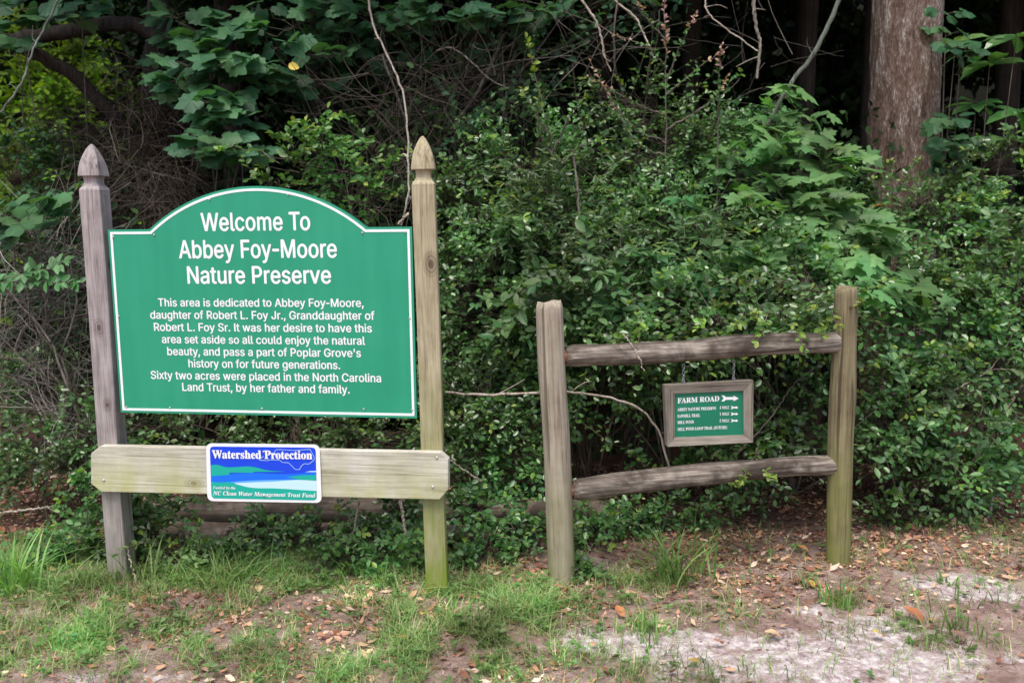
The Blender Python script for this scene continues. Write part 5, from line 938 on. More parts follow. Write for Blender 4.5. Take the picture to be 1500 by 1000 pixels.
def shrub(name, label, base, blobs, n, cat='shrub', mats=None, tpl='oval', size=(.020, .038), per=9, L=(.12, .26), r0=.010, nl=6, n_ind=300, young=.05, group=None,
          droop=.25, up=.25, bark=None, sprays=16, facing=.25, spread=.9, upn=.85, sub=6, subr=.29, fwd=.5, youngtwig=.04, Ymin=None):
    base = np.array(base, float)
    root = empty(name, Vector(base), label, cat, group)
    n = int(n * 1.15); bark = bark or M['shrubwood']; mats = mats or [M['privet'], M['privet_young']]
    S = limbs(root, base, blobs, nl, r0, bark)
    P, D, Ls = twigs_in(blobs, n, L, up, sub=sub, subr=subr)
    P[:, 2] = np.maximum(P[:, 2], .05)
    if Ymin is not None: P[:, 1] = np.maximum(P[:, 1], Ymin + .08 * RNG.random(len(P)))
    hk = hollowed(P); P, D, Ls = P[hk], D[hk], Ls[hk]
    X = twig_lines(P, D, Ls, droop=droop)
    X[:, :, 2] = np.maximum(X[:, :, 2], .03)
    C = connect(P, S)
    o0 = base
    Va, Fa = tubes_arr(X - o0, np.linspace(.0018, .0008, 5)[None].repeat(len(X), 0), 3)
    Vb, Fb = tubes_arr(C - o0, np.linspace(.0030, .0012, 5)[None].repeat(len(C), 0), 3)
    tag(link('twig_tangle', mesh('twig_tangle', np.concatenate([Va, Vb]), np.concatenate([Fa, Fb + len(Va)]), bark, True), root), kind='stuff')
    size = (size[0] * 1.05, size[1] * 1.12)
    lp, ld, ln, ls, T, i = leaves_on(X, per, size, spread=spread, upn=upn, fwd=fwd, facing=facing)
    yt = RNG.random(len(X)) < youngtwig
    mi = np.where((yt[i] & (T > .35)) | (RNG.random(len(lp)) < young * .3), 1, 0)
    if sprays:
        # long sprays that arch out of the crown, leafy on both sides
        bi = RNG.integers(0, len(blobs), sprays)
        c0 = np.array([blobs[b][0] for b in bi]); r0_ = np.array([blobs[b][1] for b in bi])
        dd = rdir(sprays); dd[:, 1] = -np.abs(dd[:, 1]) * .8; dd[:, 2] = dd[:, 2] * .7 + .35; dd = unit(dd)
        p0 = c0 + dd * r0_ * .75
        if Ymin is not None: p0[:, 1] = np.maximum(p0[:, 1], Ymin)
        p0[:, 2] = np.maximum(p0[:, 2], .12)
        d0 = unit(dd * np.array([1, .45, .8]) + np.array([0, 0, .55]) + RNG.normal(0, .3, dd.shape))
        Ls2 = RNG.uniform(.22, .50, sprays) * min(1, L[1] / .22)
        Xs = twig_lines(p0, d0, Ls2, K=8, droop=.45, jit=.004)
        Xs[:, :, 2] = np.maximum(Xs[:, :, 2], .03)
        for q in range(sprays):
            V, Fq = tubes_arr((Xs[q] - o0)[None], np.linspace(.0028, .0010, 8)[None], 4)
            link('spray_stem', mesh('spray_stem', V, Fq, M['twig'], True), root)
        sp_ = leaves_on(Xs, max(8, int(22 * min(1, L[1] / .22))), (size[0] * 1.05, size[1] * 1.1), facing=facing, start=.05)
        lp, ld, ln, ls = [np.concatenate([u_, v_]) for u_, v_ in zip((lp, ld, ln, ls), sp_[:4])]
        mi = np.concatenate([mi, ((sp_[4] > .82) & (RNG.random(len(sp_[4])) < .6)).astype(int)])
    put_leaves(root, lp, ld, ln, ls, tpl, mats, mi, n_ind)
    return root
def shoots(name, label, cat, base, lines, mats, size=(.02, .032), gap=.02, r=(.003, .001), tpl='oval', bark=None, tip=.85, n_ind=300, group=None, facing=.3):
    """long single stems with leaves all along; lines = list of point lists (world), leaves from fraction f0 on"""
    root = empty(name, Vector(base), label, cat, group)
    o0 = np.array(root.matrix_world.translation)
    LP = []
    for pts, f0 in lines:
        P = resample(pts, 26)
        P[1:-1] += RNG.normal(0, .004, (24, 3))
        V, Fq = tubes_arr((P - o0)[None], np.linspace(r[0], r[1], 26)[None], 5)
        link('stem', mesh('stem', V, Fq, bark or M['twig'], True), root)
        ln_ = np.linalg.norm(np.diff(P, axis=0), axis=1).sum() * (1 - f0)
        LP.append(leaves_on(P[None], max(3, int(ln_ / gap)), size, facing=facing, start=f0))
    P, D, Nn, S, T, i = [np.concatenate([q[k] for q in LP]) for k in range(6)]
    mi = (T > tip).astype(int)
    put_leaves(root, P, D, Nn, S, tpl, mats, mi, n_ind)
    return root
GP = lambda px, py: np.array(gpt(px, py))
def GB(x, y): return np.array([x, y, float(gz(x, y))])

# ---- the big glossy shrubs, nearest last
PV = dict(size=(.024, .042))
shrub('glossy_shrub', 'tall glossy shrub rising between the gothic-capped post and the first rail post', GB(-.30, 5.2),
      [B(700, 300, 5.3, 75, 90, .35), B(770, 240, 5.4, 70, 60, .3), B(690, 420, 5.0, 70, 90, .4), B(770, 400, 5.0, 80, 100, .4), B(720, 530, 4.85, 100, 80, .35), B(730, 640, 4.75, 85, 70, .3), B(800, 320, 5.3, 60, 60, .3)],
      760, nl=8, r0=.012, **PV)
shrub('glossy_shrub', 'glossy shrub with low arching sprays beside the mossy sign post, hiding the timbers', GB(-.12, 4.62),
      [B(690, 680, 4.60, 50, 60, .16), B(740, 720, 4.60, 55, 45, .15), B(775, 780, 4.45, 45, 28, .12), B(700, 580, 4.65, 50, 50, .18), B(770, 600, 4.7, 45, 60, .18), B(665, 760, 4.5, 28, 40, .1)],
      300, nl=6, r0=.007, size=(.020, .036), L=(.08, .18), n_ind=260)
shrub('glossy_shrub', 'broad glossy shrub with reddish sprays above the first rail post', GB(.75, 5.6),
      [B(870, 260, 5.6, 80, 55, .4), B(960, 200, 5.7, 90, 60, .4), B(1030, 250, 5.6, 70, 60, .35), B(860, 360, 5.2, 90, 80, .4), B(960, 330, 5.3, 90, 70, .4), B(880, 450, 4.9, 80, 55, .35), B(990, 420, 5.0, 70, 60, .35), B(930, 150, 5.7, 60, 35, .2), B(1040, 190, 5.7, 45, 30, .2)],
      760, nl=9, r0=.013, size=(.022, .038), mats=[M['privet'], M['privet_young']])
shrub('glossy_shrub', 'glossy shrub leaning over the top rail near its olive-brown end post', GB(1.15, 4.75),
      [B(1130, 455, 4.35, 80, 42, .25), B(1190, 430, 4.5, 50, 50, .25), B(1050, 470, 4.45, 55, 35, .2), B(930, 490, 4.5, 75, 30, .2), B(1120, 400, 4.8, 80, 50, .3)],
      420, nl=6, r0=.009, youngtwig=.12, Ymin=4.10, **PV)
shoots('rail_spray', 'leafy arching sprays lying over the top rail', 'shrub', GB(1.2, 4.6), [([at(x0, 470, 4.2), at(x1, 452, 4.0), at(x2, y2, 3.88)], .15) for x0, x1, x2, y2 in ((1120, 1100, 1075, 478), (1140, 1150, 1175, 505), (1180, 1195, 1205, 495), (1060, 1040, 1020, 482), (1150, 1130, 1110, 500), (1200, 1215, 1228, 480), (960, 945, 935, 500), (1090, 1095, 1110, 465), (1160, 1170, 1195, 450), (1230, 1250, 1262, 440))],
       [M['privet'], M['privet_young']], size=(.024, .042), gap=.012, tip=.75)
shrub('glossy_shrub', 'shaded glossy shrub seen between the two fence rails', GB(.95, 4.9),
      [B(1150, 620, 4.45, 65, 45, .2), B(1100, 640, 4.5, 60, 40, .2), B(880, 570, 4.8, 50, 40, .25), B(900, 650, 4.75, 70, 40, .25), B(930, 555, 4.9, 70, 35, .3), B(1180, 580, 4.9, 45, 35, .3), B(1060, 690, 4.7, 70, 30, .2)],
      330, nl=8, r0=.008, L=(.09, .2), Ymin=4.25, **PV)
shrub('creeping_shrub', 'low shrub creeping on the litter under the lower fence rail', GB(.62, 4.55),
      [B(900, 775, 4.42, 70, 32, .15), B(960, 760, 4.5, 60, 35, .15), B(860, 800, 4.3, 45, 22, .12), B(1040, 760, 4.5, 40, 30, .15), B(1100, 745, 4.6, 40, 22, .12)],
      210, nl=6, r0=.004, size=(.018, .032), L=(.06, .14), n_ind=200, Ymin=4.12)
shrub('glossy_shrub', 'wide glossy shrub with leafy sprays just past the olive-brown end post', GB(2.05, 4.9),
      [B(1345, 570, 4.6, 55, 38, .2), B(1310, 645, 4.55, 50, 38, .18), B(1400, 610, 4.7, 60, 50, .2), B(1360, 705, 4.6, 60, 32, .15), B(1450, 680, 4.75, 60, 50, .2), B(1300, 540, 4.6, 30, 25, .15), B(1290, 620, 4.5, 30, 40, .15), B(1320, 750, 4.5, 30, 22, .1)],
      420, nl=9, r0=.010, size=(.024, .042), per=8, sprays=30)
shrub('glossy_shrub', 'rounded glossy shrub with pale new tips near the right edge', GB(2.75, 5.1),
      [B(1440, 430, 4.9, 70, 70, .35), B(1460, 320, 5.2, 70, 60, .35), B(1480, 530, 4.8, 55, 70, .3), B(1380, 330, 5.4, 60, 50, .3), B(1400, 410, 5.1, 60, 50, .3), B(1470, 240, 5.5, 50, 35, .3), B(1450, 540, 4.7, 50, 40, .2)],
      430, nl=8, r0=.012, youngtwig=.10, size=(.024, .042))
shrub('glossy_shrub', 'glossy shrub massed at the foot of the big brown trunk', GB(2.15, 5.6),
      [B(1300, 310, 5.6, 70, 40, .3), B(1330, 300, 5.45, 65, 26, .15), B(1350, 290, 5.7, 60, 35, .3), B(1220, 320, 5.7, 60, 50, .3), B(1290, 400, 5.2, 80, 60, .3), B(1350, 440, 5.1, 60, 50, .3)],
      380, nl=7, r0=.012, size=(.024, .040), n_ind=250)
shrub('willowy_shrub', 'narrow-leaved paler shrub woven through the middle of the thicket', GB(.5, 5.2),
      [B(830, 300, 4.95, 60, 45, .15), B(1010, 340, 4.95, 60, 40, .15), B(900, 400, 4.8, 50, 30, .12), B(760, 330, 5.0, 45, 35, .15)],
      150, nl=6, r0=.006, tpl='narrow', size=(.035, .060), mats=[M['olive'], M['privet_young']], per=10, L=(.14, .3), n_ind=250)
shrub('leafy_shrub', 'looser shrub with larger matt oval leaves above the first rail post', GB(.35, 4.9),
      [B(870, 420, 4.65, 60, 40, .15), B(960, 450, 4.6, 60, 35, .12), B(800, 470, 4.7, 35, 35, .12), B(1040, 415, 4.7, 40, 30, .12)],
      90, nl=6, r0=.006, tpl='ell', size=(.045, .080), mats=[M['olive'], M['laurel']], per=7, L=(.12, .26), n_ind=250)
shrub('leafy_shrub', 'looser matt-leaved shrub among the glossy leaves beyond the end post', GB(2.3, 4.9),
      [B(1330, 600, 4.4, 45, 35, .1), B(1420, 560, 4.55, 50, 35, .1), B(1400, 690, 4.45, 50, 30, .1), B(1440, 380, 4.9, 50, 40, .15)],
      45, nl=6, r0=.006, tpl='ell', size=(.035, .055), mats=[M['olive'], M['laurel']], per=7, L=(.12, .26), n_ind=250)
shrub('leafy_shrub', 'dim leafy shrub deep behind the red-tipped shrub, showing between its stems', GB(.9, 6.4),
      [B(850, 20, 6.3, 60, 25, .2), B(760, 100, 6.6, 50, 40, .2), B(680, 200, 6.0, 40, 30, .2), B(1060, 190, 6.2, 50, 30, .2), B(940, 20, 6.6, 50, 30, .2)],
      80, nl=7, r0=.010, size=(.035, .06), mats=[M['grape'], M['privet']], per=8, L=(.12, .25), n_ind=150)
# behind and below the welcome sign
shrub('shaded_shrub', 'dim leafy shrub in the gap under the green board', GB(-1.05, 4.9),
      [B(300, 640, 4.7, 110, 35, .25), B(430, 640, 4.75, 110, 35, .25), B(560, 640, 4.8, 90, 35, .25), B(420, 560, 5.1, 160, 80, .3), B(220, 620, 4.7, 40, 35, .2), B(570, 470, 5.2, 100, 100, .3)],
      520, nl=8, r0=.008, n_ind=200, size=(.020, .036))
shrub('creeping_shrub', 'leafy creeper sprawling over the timbers below the blue sign', GB(-.85, 4.25),
      [B(395, 775, 4.25, 60, 32, .12), B(470, 770, 4.27, 60, 28, .12), B(550, 790, 4.2, 55, 25, .12), B(590, 740, 4.28, 35, 35, .10), B(340, 790, 4.18, 40, 22, .1), B(640, 800, 4.25, 30, 25, .1)],
      270, nl=7, r0=.003, size=(.018, .034), L=(.05, .15), n_ind=280, Ymin=4.05, per=8, sprays=20)
shrub('creeping_shrub', 'leafy creeper over the timber between the mossy post and the first rail post', GB(.0, 4.2),
      [B(690, 745, 4.25, 35, 30, .1), B(770, 770, 4.22, 30, 22, .1), B(720, 800, 4.15, 40, 16, .08), B(870, 765, 4.25, 30, 16, .08), B(250, 740, 4.22, 30, 14, .06)],
      120, nl=6, r0=.003, size=(.022, .038), L=(.05, .13), n_ind=200, Ymin=4.05, per=8)
shrub('sapling', 'small bright sapling topping out above the arched board', GB(-1.0, 5.0),
      [B(465, 215, 4.9, 45, 22, .12), B(430, 245, 4.9, 30, 15, .1), B(545, 212, 4.9, 22, 12, .08), B(545, 290, 4.9, 30, 25, .1), B(500, 270, 5.0, 50, 30, .15), B(410, 280, 5.0, 30, 20, .1)],
      70, nl=7, r0=.006, size=(.026, .042), mats=[leafmat('bright_leaf', [(0, (.05, .14, .03)), (1, (.10, .22, .045))], .4, .3), M['privet_young']], per=8, L=(.08, .2), n_ind=250, youngtwig=.2)
# left side
shrub('weedy_shrub', 'low weedy shrub under the tangled twigs at the left edge', GB(-2.35, 4.7),
      [B(60, 650, 4.8, 60, 40, .25), B(110, 690, 4.6, 45, 30, .15), B(140, 640, 4.6, 22, 45, .1), B(70, 560, 5.0, 70, 40, .2), B(20, 700, 4.7, 35, 20, .15)],
      210, nl=6, r0=.005, size=(.020, .034), mats=[M['privet'], leafmat('weed_leaf', [(0, (.06, .15, .04)), (1, (.11, .22, .06))], .5, .3)], youngtwig=.3, n_ind=200)
shrub('weedy_shrub', 'leafy weeds crowding the foot of the purplish post', GB(-1.72, 4.15),
      [B(135, 790, 4.15, 22, 45, .08), B(120, 740, 4.25, 20, 40, .08), B(205, 760, 4.12, 16, 45, .06), B(100, 810, 4.1, 50, 18, .1)],
      75, nl=5, r0=.003, size=(.022, .036), mats=[leafmat('weed_leaf_two', [(0, (.05, .14, .04)), (1, (.10, .21, .06))], .5, .3), M['privet_young']], L=(.05, .12), n_ind=150, Ymin=3.98)
shrub('leafy_bush', 'dull bush behind the purplish post, half hidden by twigs', GB(-2.6, 5.9),
      [B(60, 330, 5.8, 80, 60, .3), B(90, 430, 5.6, 80, 60, .3), B(30, 500, 5.5, 60, 70, .3), B(210, 430, 5.8, 60, 90, .3), B(40, 250, 6.0, 70, 50, .3)],
      380, nl=7, r0=.012, size=(.028, .05), mats=[leafmat('dull_leaf', [(0, (.018, .055, .02)), (1, (.045, .11, .035))], .5, .25, .3), M['painted_backlight']], youngtwig=.05, n_ind=200)
shrub('bright_leaf_tree', 'yellow-green young tree with painted backlight glimpsed through the dark limbs', GB(-4.2, 8.6),
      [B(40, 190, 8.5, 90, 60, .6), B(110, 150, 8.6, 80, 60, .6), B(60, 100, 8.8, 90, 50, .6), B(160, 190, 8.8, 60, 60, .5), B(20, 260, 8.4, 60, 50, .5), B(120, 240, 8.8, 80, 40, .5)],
      330, cat='tree', nl=6, r0=.03, size=(.055, .09), L=(.2, .45), mats=[M['painted_backlight'], M['painted_backlight']], n_ind=150, tpl='ell')
# shoots
shoots('long_shoot', 'upright glossy shoot with a yellow-green tip above the shrubs', 'shrub', GB(.18, 5.15),
       [([at(838, 560, 5.1), at(825, 330, 5.05), at(800, 180, 5.0), at(772, 55, 5.0)], .45), ([at(812, 220, 5.0), at(835, 170, 4.95), at(858, 140, 4.9)], .2), ([at(808, 200, 5.0), at(780, 160, 4.95), at(765, 130, 4.95)], .3), ([at(815, 250, 5.0), at(850, 215, 4.95), at(890, 205, 4.9)], .2), ([at(812, 235, 5.0), at(790, 190, 4.95), at(790, 140, 4.9)], .2)],
       [M['privet'], M['privet_young']], size=(.03, .048), gap=.013, r=(.006, .0015))
L8 = []
for pts in ([(978, 560), (977, 330), (975, 120), (972, -20)], ):
    L8.append(([at(*p, 5.35) for p in pts], .62))
for a, b, c in (((975, 170), (930, 150), (862, 112)), ((976, 210), (920, 180), (865, 90)), ((976, 140), (1010, 110), (1062, 72)), ((976, 120), (1000, 60), (1020, 20)), ((976, 190), (1040, 150), (1066, 112)),
                ((976, 60), (950, 30), (935, 5)), ((977, 230), (930, 205), (880, 120)), ((976, 100), (950, 70), (895, 50)), ((1050, 330), (1052, 150), (1058, 65))):
    L8.append(([at(*a, 5.35), at(*b, 5.25), at(*c, 5.15)], .25))
shoots('red_tipped_shrub', 'tall thin-stemmed shrub with pinkish-red new leaf tips', 'shrub', GB(.95, 5.4), L8, [M['privet'], M['red_young']], size=(.020, .034), gap=.014, r=(.006, .0015), tip=.74)
shoots('arching_fern_spray', 'flat pinnate green spray poking in at the left edge', 'plant', at(-60, 560, 4.4),
       [([at(-60, 560, 4.4), at(-40, 430, 4.35), at(10, 412, 4.3), at(120, 414, 4.25)], .3), ([at(-40, 430, 4.4), at(20, 405, 4.3), at(60, 395, 4.3), at(100, 380, 4.3)], .4)],
       [leafmat('frond_leaf', [(0, (.05, .15, .05)), (1, (.09, .22, .07))], .5, .3)] * 2, size=(.05, .07), gap=.011, tpl='ell', r=(.003, .001), facing=.8)
shoots('crepe_sprig', 'leaning leafy sprig hanging across the lower edge of the fence rail', 'shrub', at(1115, 640, 4.35),
       [([at(1115, 640, 4.35), at(1095, 690, 3.92), at(1080, 712, 3.88)], .3), ([at(1110, 660, 4.2), at(1120, 690, 3.9), at(1135, 700, 3.88)], .5)],
       [M['privet'], M['privet_young']], gap=.011, tip=.5)

# ---- broad-leaved saplings
def whorled(label, base, whorls, size, mt, n_leaf=8, name='broad_leaved_sapling'):
    root = empty(name, Vector(base), label, 'sapling')
    o0 = np.array(base)
    P, D, Nn, S = [], [], [], []
    for px, py, Y in whorls:
        c = np.array(at(px, py, Y))
        mid = o0 + (c - o0) * .6 + RNG.normal(0, .04, 3)
        V, Fq = tubes_arr((resample([o0, mid, c], 14) - o0)[None], np.linspace(.006, .002, 14)[None], 5)
        link('stem', mesh('stem', V, Fq, M['twig'], True), root)
        a0 = RNG.random() * 6
        for k in range(n_leaf):
            a = a0 + k * 2.4
            P.append(c + np.array([math.cos(a), math.sin(a), 0]) * .008 - np.array([0, 0, .008 * k / 3]))
            D.append([math.cos(a), math.sin(a) * .7 - .25, RNG.uniform(-.35, .25)]); Nn.append([RNG.normal(0, .2), -.55, 1]); S.append(RNG.uniform(*size))
    put_leaves(root, np.array(P), unit(np.array(D)), unit(np.array(Nn)), np.array(S), 'ell', [mt], np.zeros(len(P), int), 300)
whorled('broad-leaved sapling with whorled oval leaves in the middle of the thicket', GB(.85, 4.9), [(948, 372, 4.75), (985, 395, 4.75), (1020, 420, 4.6), (940, 440, 4.65), (1000, 290, 5.0)], (.10, .15), M['laurel'])
whorled('broad-leaved sapling with long drooping leaves beside the big trunk at upper right', GB(2.75, 6.0), [(1450, 90, 5.9), (1490, 50, 5.8), (1430, 150, 6.0), (1495, 160, 5.9), (1400, 60, 6.3), (1470, 200, 5.8)], (.14, .22), M['privet'])
whorled('dark broad-leaved sapling just behind the top of the end post', GB(1.75, 4.9), [(1340, 470, 4.7), (1345, 505, 4.7), (1310, 450, 4.8)], (.11, .17), M['privet'])
whorled('small broad-leaved plant at the foot of the mossy sign post', GP(612, 822), [(600, 800, 3.98), (575, 790, 4.02), (615, 815, 3.95)], (.05, .075), leafmat('fresh_leaf', [(0, (.09, .2, .05)), (1, (.16, .28, .08))], .4, .3), 7, 'broad_leaved_plant')

# ---- lobed-leaf plants
def lobed_plant(name, label, cat, base, patches, size, tpl, mts, stems=(), n_ind=300, bark=None, facing=.55, petiole=.05):
    """patches: (px, py, Y, rx, ry, count): leaves set in loose overlapping tiers"""
    base = np.array(base, float)
    root = empty(name, Vector(base), label, cat)
    o0 = base
    P, S0 = [], []
    for px, py, Y, rx, ry, cnt in patches:
        tiers = max(1, cnt // 5)
        for t in range(tiers):
            cx = px + RNG.uniform(-1, 1) * rx; cy_ = py + RNG.uniform(-1, 1) * ry; cY = Y + RNG.uniform(-.18, .18)
            for k in range(5):
                a = RNG.uniform(0, 6.28); q = RNG.uniform(.3, 1.0)
                P.append(np.array(at(cx + 34 * q * math.cos(a), cy_ + 9 * q * math.sin(a) , cY + .07 * math.sin(a))))
            S0.append(np.array(at(cx, cy_ + 6, cY)))
    P = np.array(P); S0 = np.array(S0)
    n = len(P); home = np.repeat(S0, 5, 0)
    out = P - home; out[:, 2] *= .2
    D = unit(unit(out) * .9 + np.array([0, -.25, -.28]) + RNG.normal(0, .28, (n, 3)))
    Nn = unit(np.array([0, -facing, 1.0]) + RNG.normal(0, .28, (n, 3)))
    S = RNG.uniform(size[0], size[1], n)
    cen = [np.array(at(p[0], p[1] + 20, p[2] + .1)) for p in patches]
    St = []
    for c in cen:
        Pl = resample([base, base + (c - base) * .5 + np.array([RNG.normal(0, .08), .05, .05]), c], 14)
        V, Fq = tubes_arr((Pl - o0)[None], np.linspace(.007, .003, 14)[None], 5)
        link('branch', mesh('branch', V, Fq, bark or M['twig'], True), root)
        St.append(Pl)
    C = connect(S0, np.concatenate(St), sag=0)
    t = np.linspace(0, 1, 4)[None, :, None]
    Pe = home[:, None] * (1 - t) + P[:, None] * t
    Va, Fa = tubes_arr(C - o0, np.linspace(.003, .0015, 5)[None].repeat(len(C), 0), 3)
    Vb, Fb = tubes_arr(Pe - o0, np.full((n, 4), .0009), 3)
    tag(link('twig_tangle', mesh('twig_tangle', np.concatenate([Va, Vb]), np.concatenate([Fa, Fb + len(Va)]), bark or M['twig'], True), root), kind='stuff')
    put_leaves(root, P, D, Nn, S, tpl, mts, RNG.integers(0, len(mts), n), n_ind)
    return root
lobed_plant('maple_sapling', 'pale green maple sapling spreading layered leaves before the brown trunk', 'tree', GB(1.75, 5.3),
            [(1150, 180, 5.5, 50, 28, 55), (1190, 235, 5.3, 60, 35, 70), (1120, 250, 5.3, 60, 35, 60), (1170, 300, 5.1, 90, 30, 80), (1240, 340, 5.0, 70, 30, 70), (1090, 320, 5.2, 50, 30, 45), (1130, 130, 5.6, 25, 12, 10)], (.09, .145), 'maple', [M['maple']])
lobed_plant('maple_sapling', 'lower maple sapling with wide leaves behind the olive-brown end post', 'tree', GB(1.55, 5.0),
            [(1100, 400, 4.9, 60, 30, 55), (1180, 380, 4.9, 80, 30, 60), (1250, 400, 4.7, 60, 25, 40), (1300, 425, 4.6, 50, 22, 40), (1150, 350, 5.0, 60, 25, 45), (1090, 450, 4.7, 40, 25, 20), (1060, 500, 4.7, 20, 10, 5), (1320, 600, 4.8, 40, 30, 10)], (.095, .15), 'maple', [M['maple']], facing=.7)
lobed_plant('grape_vine', 'lobed-leaved grape vine hanging in a curtain above the arched board', 'vine', GB(-2.2, 6.3),
            [(300, 40, 6.0, 60, 30, 45), (350, 90, 5.9, 60, 30, 40), (300, 110, 5.8, 50, 30, 40), (340, 160, 5.7, 45, 25, 35), (320, 210, 5.6, 35, 18, 20), (290, 60, 6.1, 40, 50, 30), (300, 140, 5.8, 40, 20, 20), (350, 215, 5.6, 20, 10, 10)], (.11, .16), 'grape', [M['grape']], facing=.9)
lobed_plant('grape_vine', 'leafy grape vine trailing along the top of the picture over the tall post', 'vine', GB(-.6, 6.6),
            [(430, 20, 6.2, 60, 25, 35), (480, 60, 6.3, 40, 25, 25), (620, 15, 6.2, 70, 18, 35), (700, 25, 6.0, 60, 18, 30), (560, 20, 6.4, 40, 20, 15), (780, 15, 6.1, 50, 15, 15), (440, 125, 6.3, 35, 20, 15), (600, 70, 6.8, 50, 30, 15)], (.09, .15), 'grape', [M['grape']], facing=.8)
lobed_plant('grape_vine', 'shaded grape vine leaves at the top corner over the dark limbs', 'vine', GB(-3.2, 6.6),
            [(30, 15, 5.8, 50, 20, 20), (120, 10, 6.0, 50, 15, 15), (30, 70, 6.0, 30, 15, 10), (20, 300, 5.0, 30, 15, 10), (40, 330, 4.9, 30, 25, 10)], (.11, .17), 'grape', [M['grape']], facing=.7)
lobed_plant('climbing_vine', 'leafy climber on the shaded side of the big brown trunk', 'vine', GB(2.75, 6.0),
            [(1405, 90, 5.85, 15, 25, 20), (1400, 180, 5.8, 18, 30, 25), (1395, 230, 5.75, 18, 25, 20), (1385, 30, 5.9, 12, 20, 10)], (.07, .11), 'grape', [M['grape']], facing=.8)
r_ = shrub('climbing_creeper', 'leafy creeper wrapped round the short dark post behind the sign', gpt(199, 812) + Vector((0, -.05, 0)), [B(199, 760, 4.1, 10, 45, .05), B(193, 790, 4.08, 9, 25, .04)], 22, 'vine', nl=2, r0=.003, size=(.024, .036), L=(.03, .08), n_ind=100)

shrub('weedy_shrub', 'light green weeds growing up in front of the left end of the timbers', GB(-1.35, 4.05), [B(250, 800, 4.05, 35, 25, .08), B(300, 815, 4.0, 30, 16, .06), B(230, 775, 4.1, 18, 25, .05)], 45,
      nl=5, r0=.003, size=(.020, .034), mats=[leafmat('pale_weed_leaf', [(0, (.10, .20, .06)), (1, (.19, .31, .10))], .5, .3), M['privet_young']], L=(.05, .12), n_ind=150, sprays=10)
shrub('weedy_shrub', 'light green weeds crowding left of the mossy post foot', GB(-.5, 4.0), [B(560, 820, 3.98, 35, 18, .06), B(520, 800, 4.02, 30, 22, .06), B(470, 815, 4.0, 30, 14, .05)], 50,
      nl=5, r0=.003, size=(.022, .038), mats=[leafmat('mid_weed_leaf', [(0, (.08, .18, .055)), (1, (.16, .29, .09))], .5, .3), M['privet_young']], L=(.05, .12), n_ind=150, sprays=10)
shrub('weedy_shrub', 'small leafy weeds at the right side of the mossy post foot', GB(.0, 4.1), [B(690, 830, 4.0, 24, 18, .05), B(715, 815, 4.05, 18, 22, .05), B(870, 850, 3.9, 20, 14, .05)], 40,
      nl=5, r0=.003, size=(.020, .036), mats=[M['privet'], M['olive']], L=(.04, .10), n_ind=150, sprays=6)

M['palebark'] = wood('dull_vine_bark', [(.12, .10, .08), (.22, .19, .16), (.34, .30, .26)], scale=.6, bump=.2)
# ================================================================ VINES, LEANING SAPLING, BARE TWIGS
def vine(label, pts, r0, r1, mt=None, name='vine', cat='vine', n=40, wob=.002, group=None):
    P = [at(x, y, Y) for x, y, Y in pts]
    Lp = [p - P[0] for p in P]
    o = tube(name, Lp, r0, r1, mt or M['vine'], None, n, 7, wob)
    o.location = P[0]
    tot = sum((b - a).length for a, b in zip(Lp[:-1], Lp[1:]))
    Q = resample(Lp, 30)
    for k in range(int(tot / .22)):
        i = int(RNG.integers(2, 27)); d = unit(Q[i + 1] - Q[i] + RNG.normal(0, .035, 3)); l_ = RNG.uniform(.04, .16)
        q0 = Q[i]; q1 = q0 + d * l_ * .5 + RNG.normal(0, .008, 3); q2 = q0 + d * l_ + RNG.normal(0, .02, 3)
        tube('side_shoot', [q0, q1, q2], r0 * .45, r0 * .18, mt or M['vine'], o, 6, 4)
    return tag(o, label, cat, group)
vine('pale bare vine arching behind the first rail post down to the lower rail', [(652, 574, 4.02), (720, 578, 4.0), (790, 575, 3.98), (835, 574, 4.02), (890, 582, 4.08), (935, 598, 4.1), (962, 625, 4.1), (974, 660, 4.1), (984, 695, 4.12)], .0055, .0045)
vine('long grey vine climbing behind the finial of the mossy sign post', [(588, 330, 4.35), (597, 290, 4.35), (598, 240, 4.6), (596, 180, 4.9), (588, 130, 5.1), (565, 75, 5.3), (548, 40, 5.5), (535, -20, 5.6)], .0045, .0065, M['palebark'])
vine('short pale broken stick rising above the shoulder of the green board', [(583, 329, 4.2), (590, 321, 4.22), (598, 313, 4.25)], .005, .006, name='stick', cat='stick')
vine('slanting grey-green sapling stem leaning across the dark woods', [(1045, 310, 5.6), (1085, 255, 5.6), (1110, 215, 5.55), (1150, 135, 5.5), (1200, 65, 5.5), (1240, -25, 5.5)], .011, .0135, M['vinegreen'], 'leaning_sapling', 'sapling', wob=.003)
vine('pale twisting vine stem hanging from the top, left of the big trunk', [(1102, -20, 5.6), (1106, 30, 5.6), (1113, 65, 5.6), (1109, 115, 5.6)], .011, .008, M['palebark'])
vine('thin pale branch crossing from the top to the hanging vine stem', [(1035, -10, 5.7), (1035, 15, 5.7), (1060, 40, 5.65), (1110, 75, 5.6)], .005, .004, name='branch_stick', cat='branch')
vine('curved bare branch beside the dark limbs at the upper left', [(0, 165, 5.2), (30, 125, 5.2), (48, 75, 5.25), (78, 15, 5.3), (90, -15, 5.3)], .0065, .0055, M['vinegreen'])
vine('forked grey branch hanging over the red-tipped shrub', [(845, -10, 5.5), (872, 30, 5.5), (882, 60, 5.5), (885, 80, 5.5), (895, 105, 5.5)], .007, .004)
vine('second grey branch bending down above the red-tipped shrub', [(893, -5, 5.6), (930, 25, 5.6), (938, 40, 5.55), (945, 55, 5.55), (952, 68, 5.5)], .006, .004)
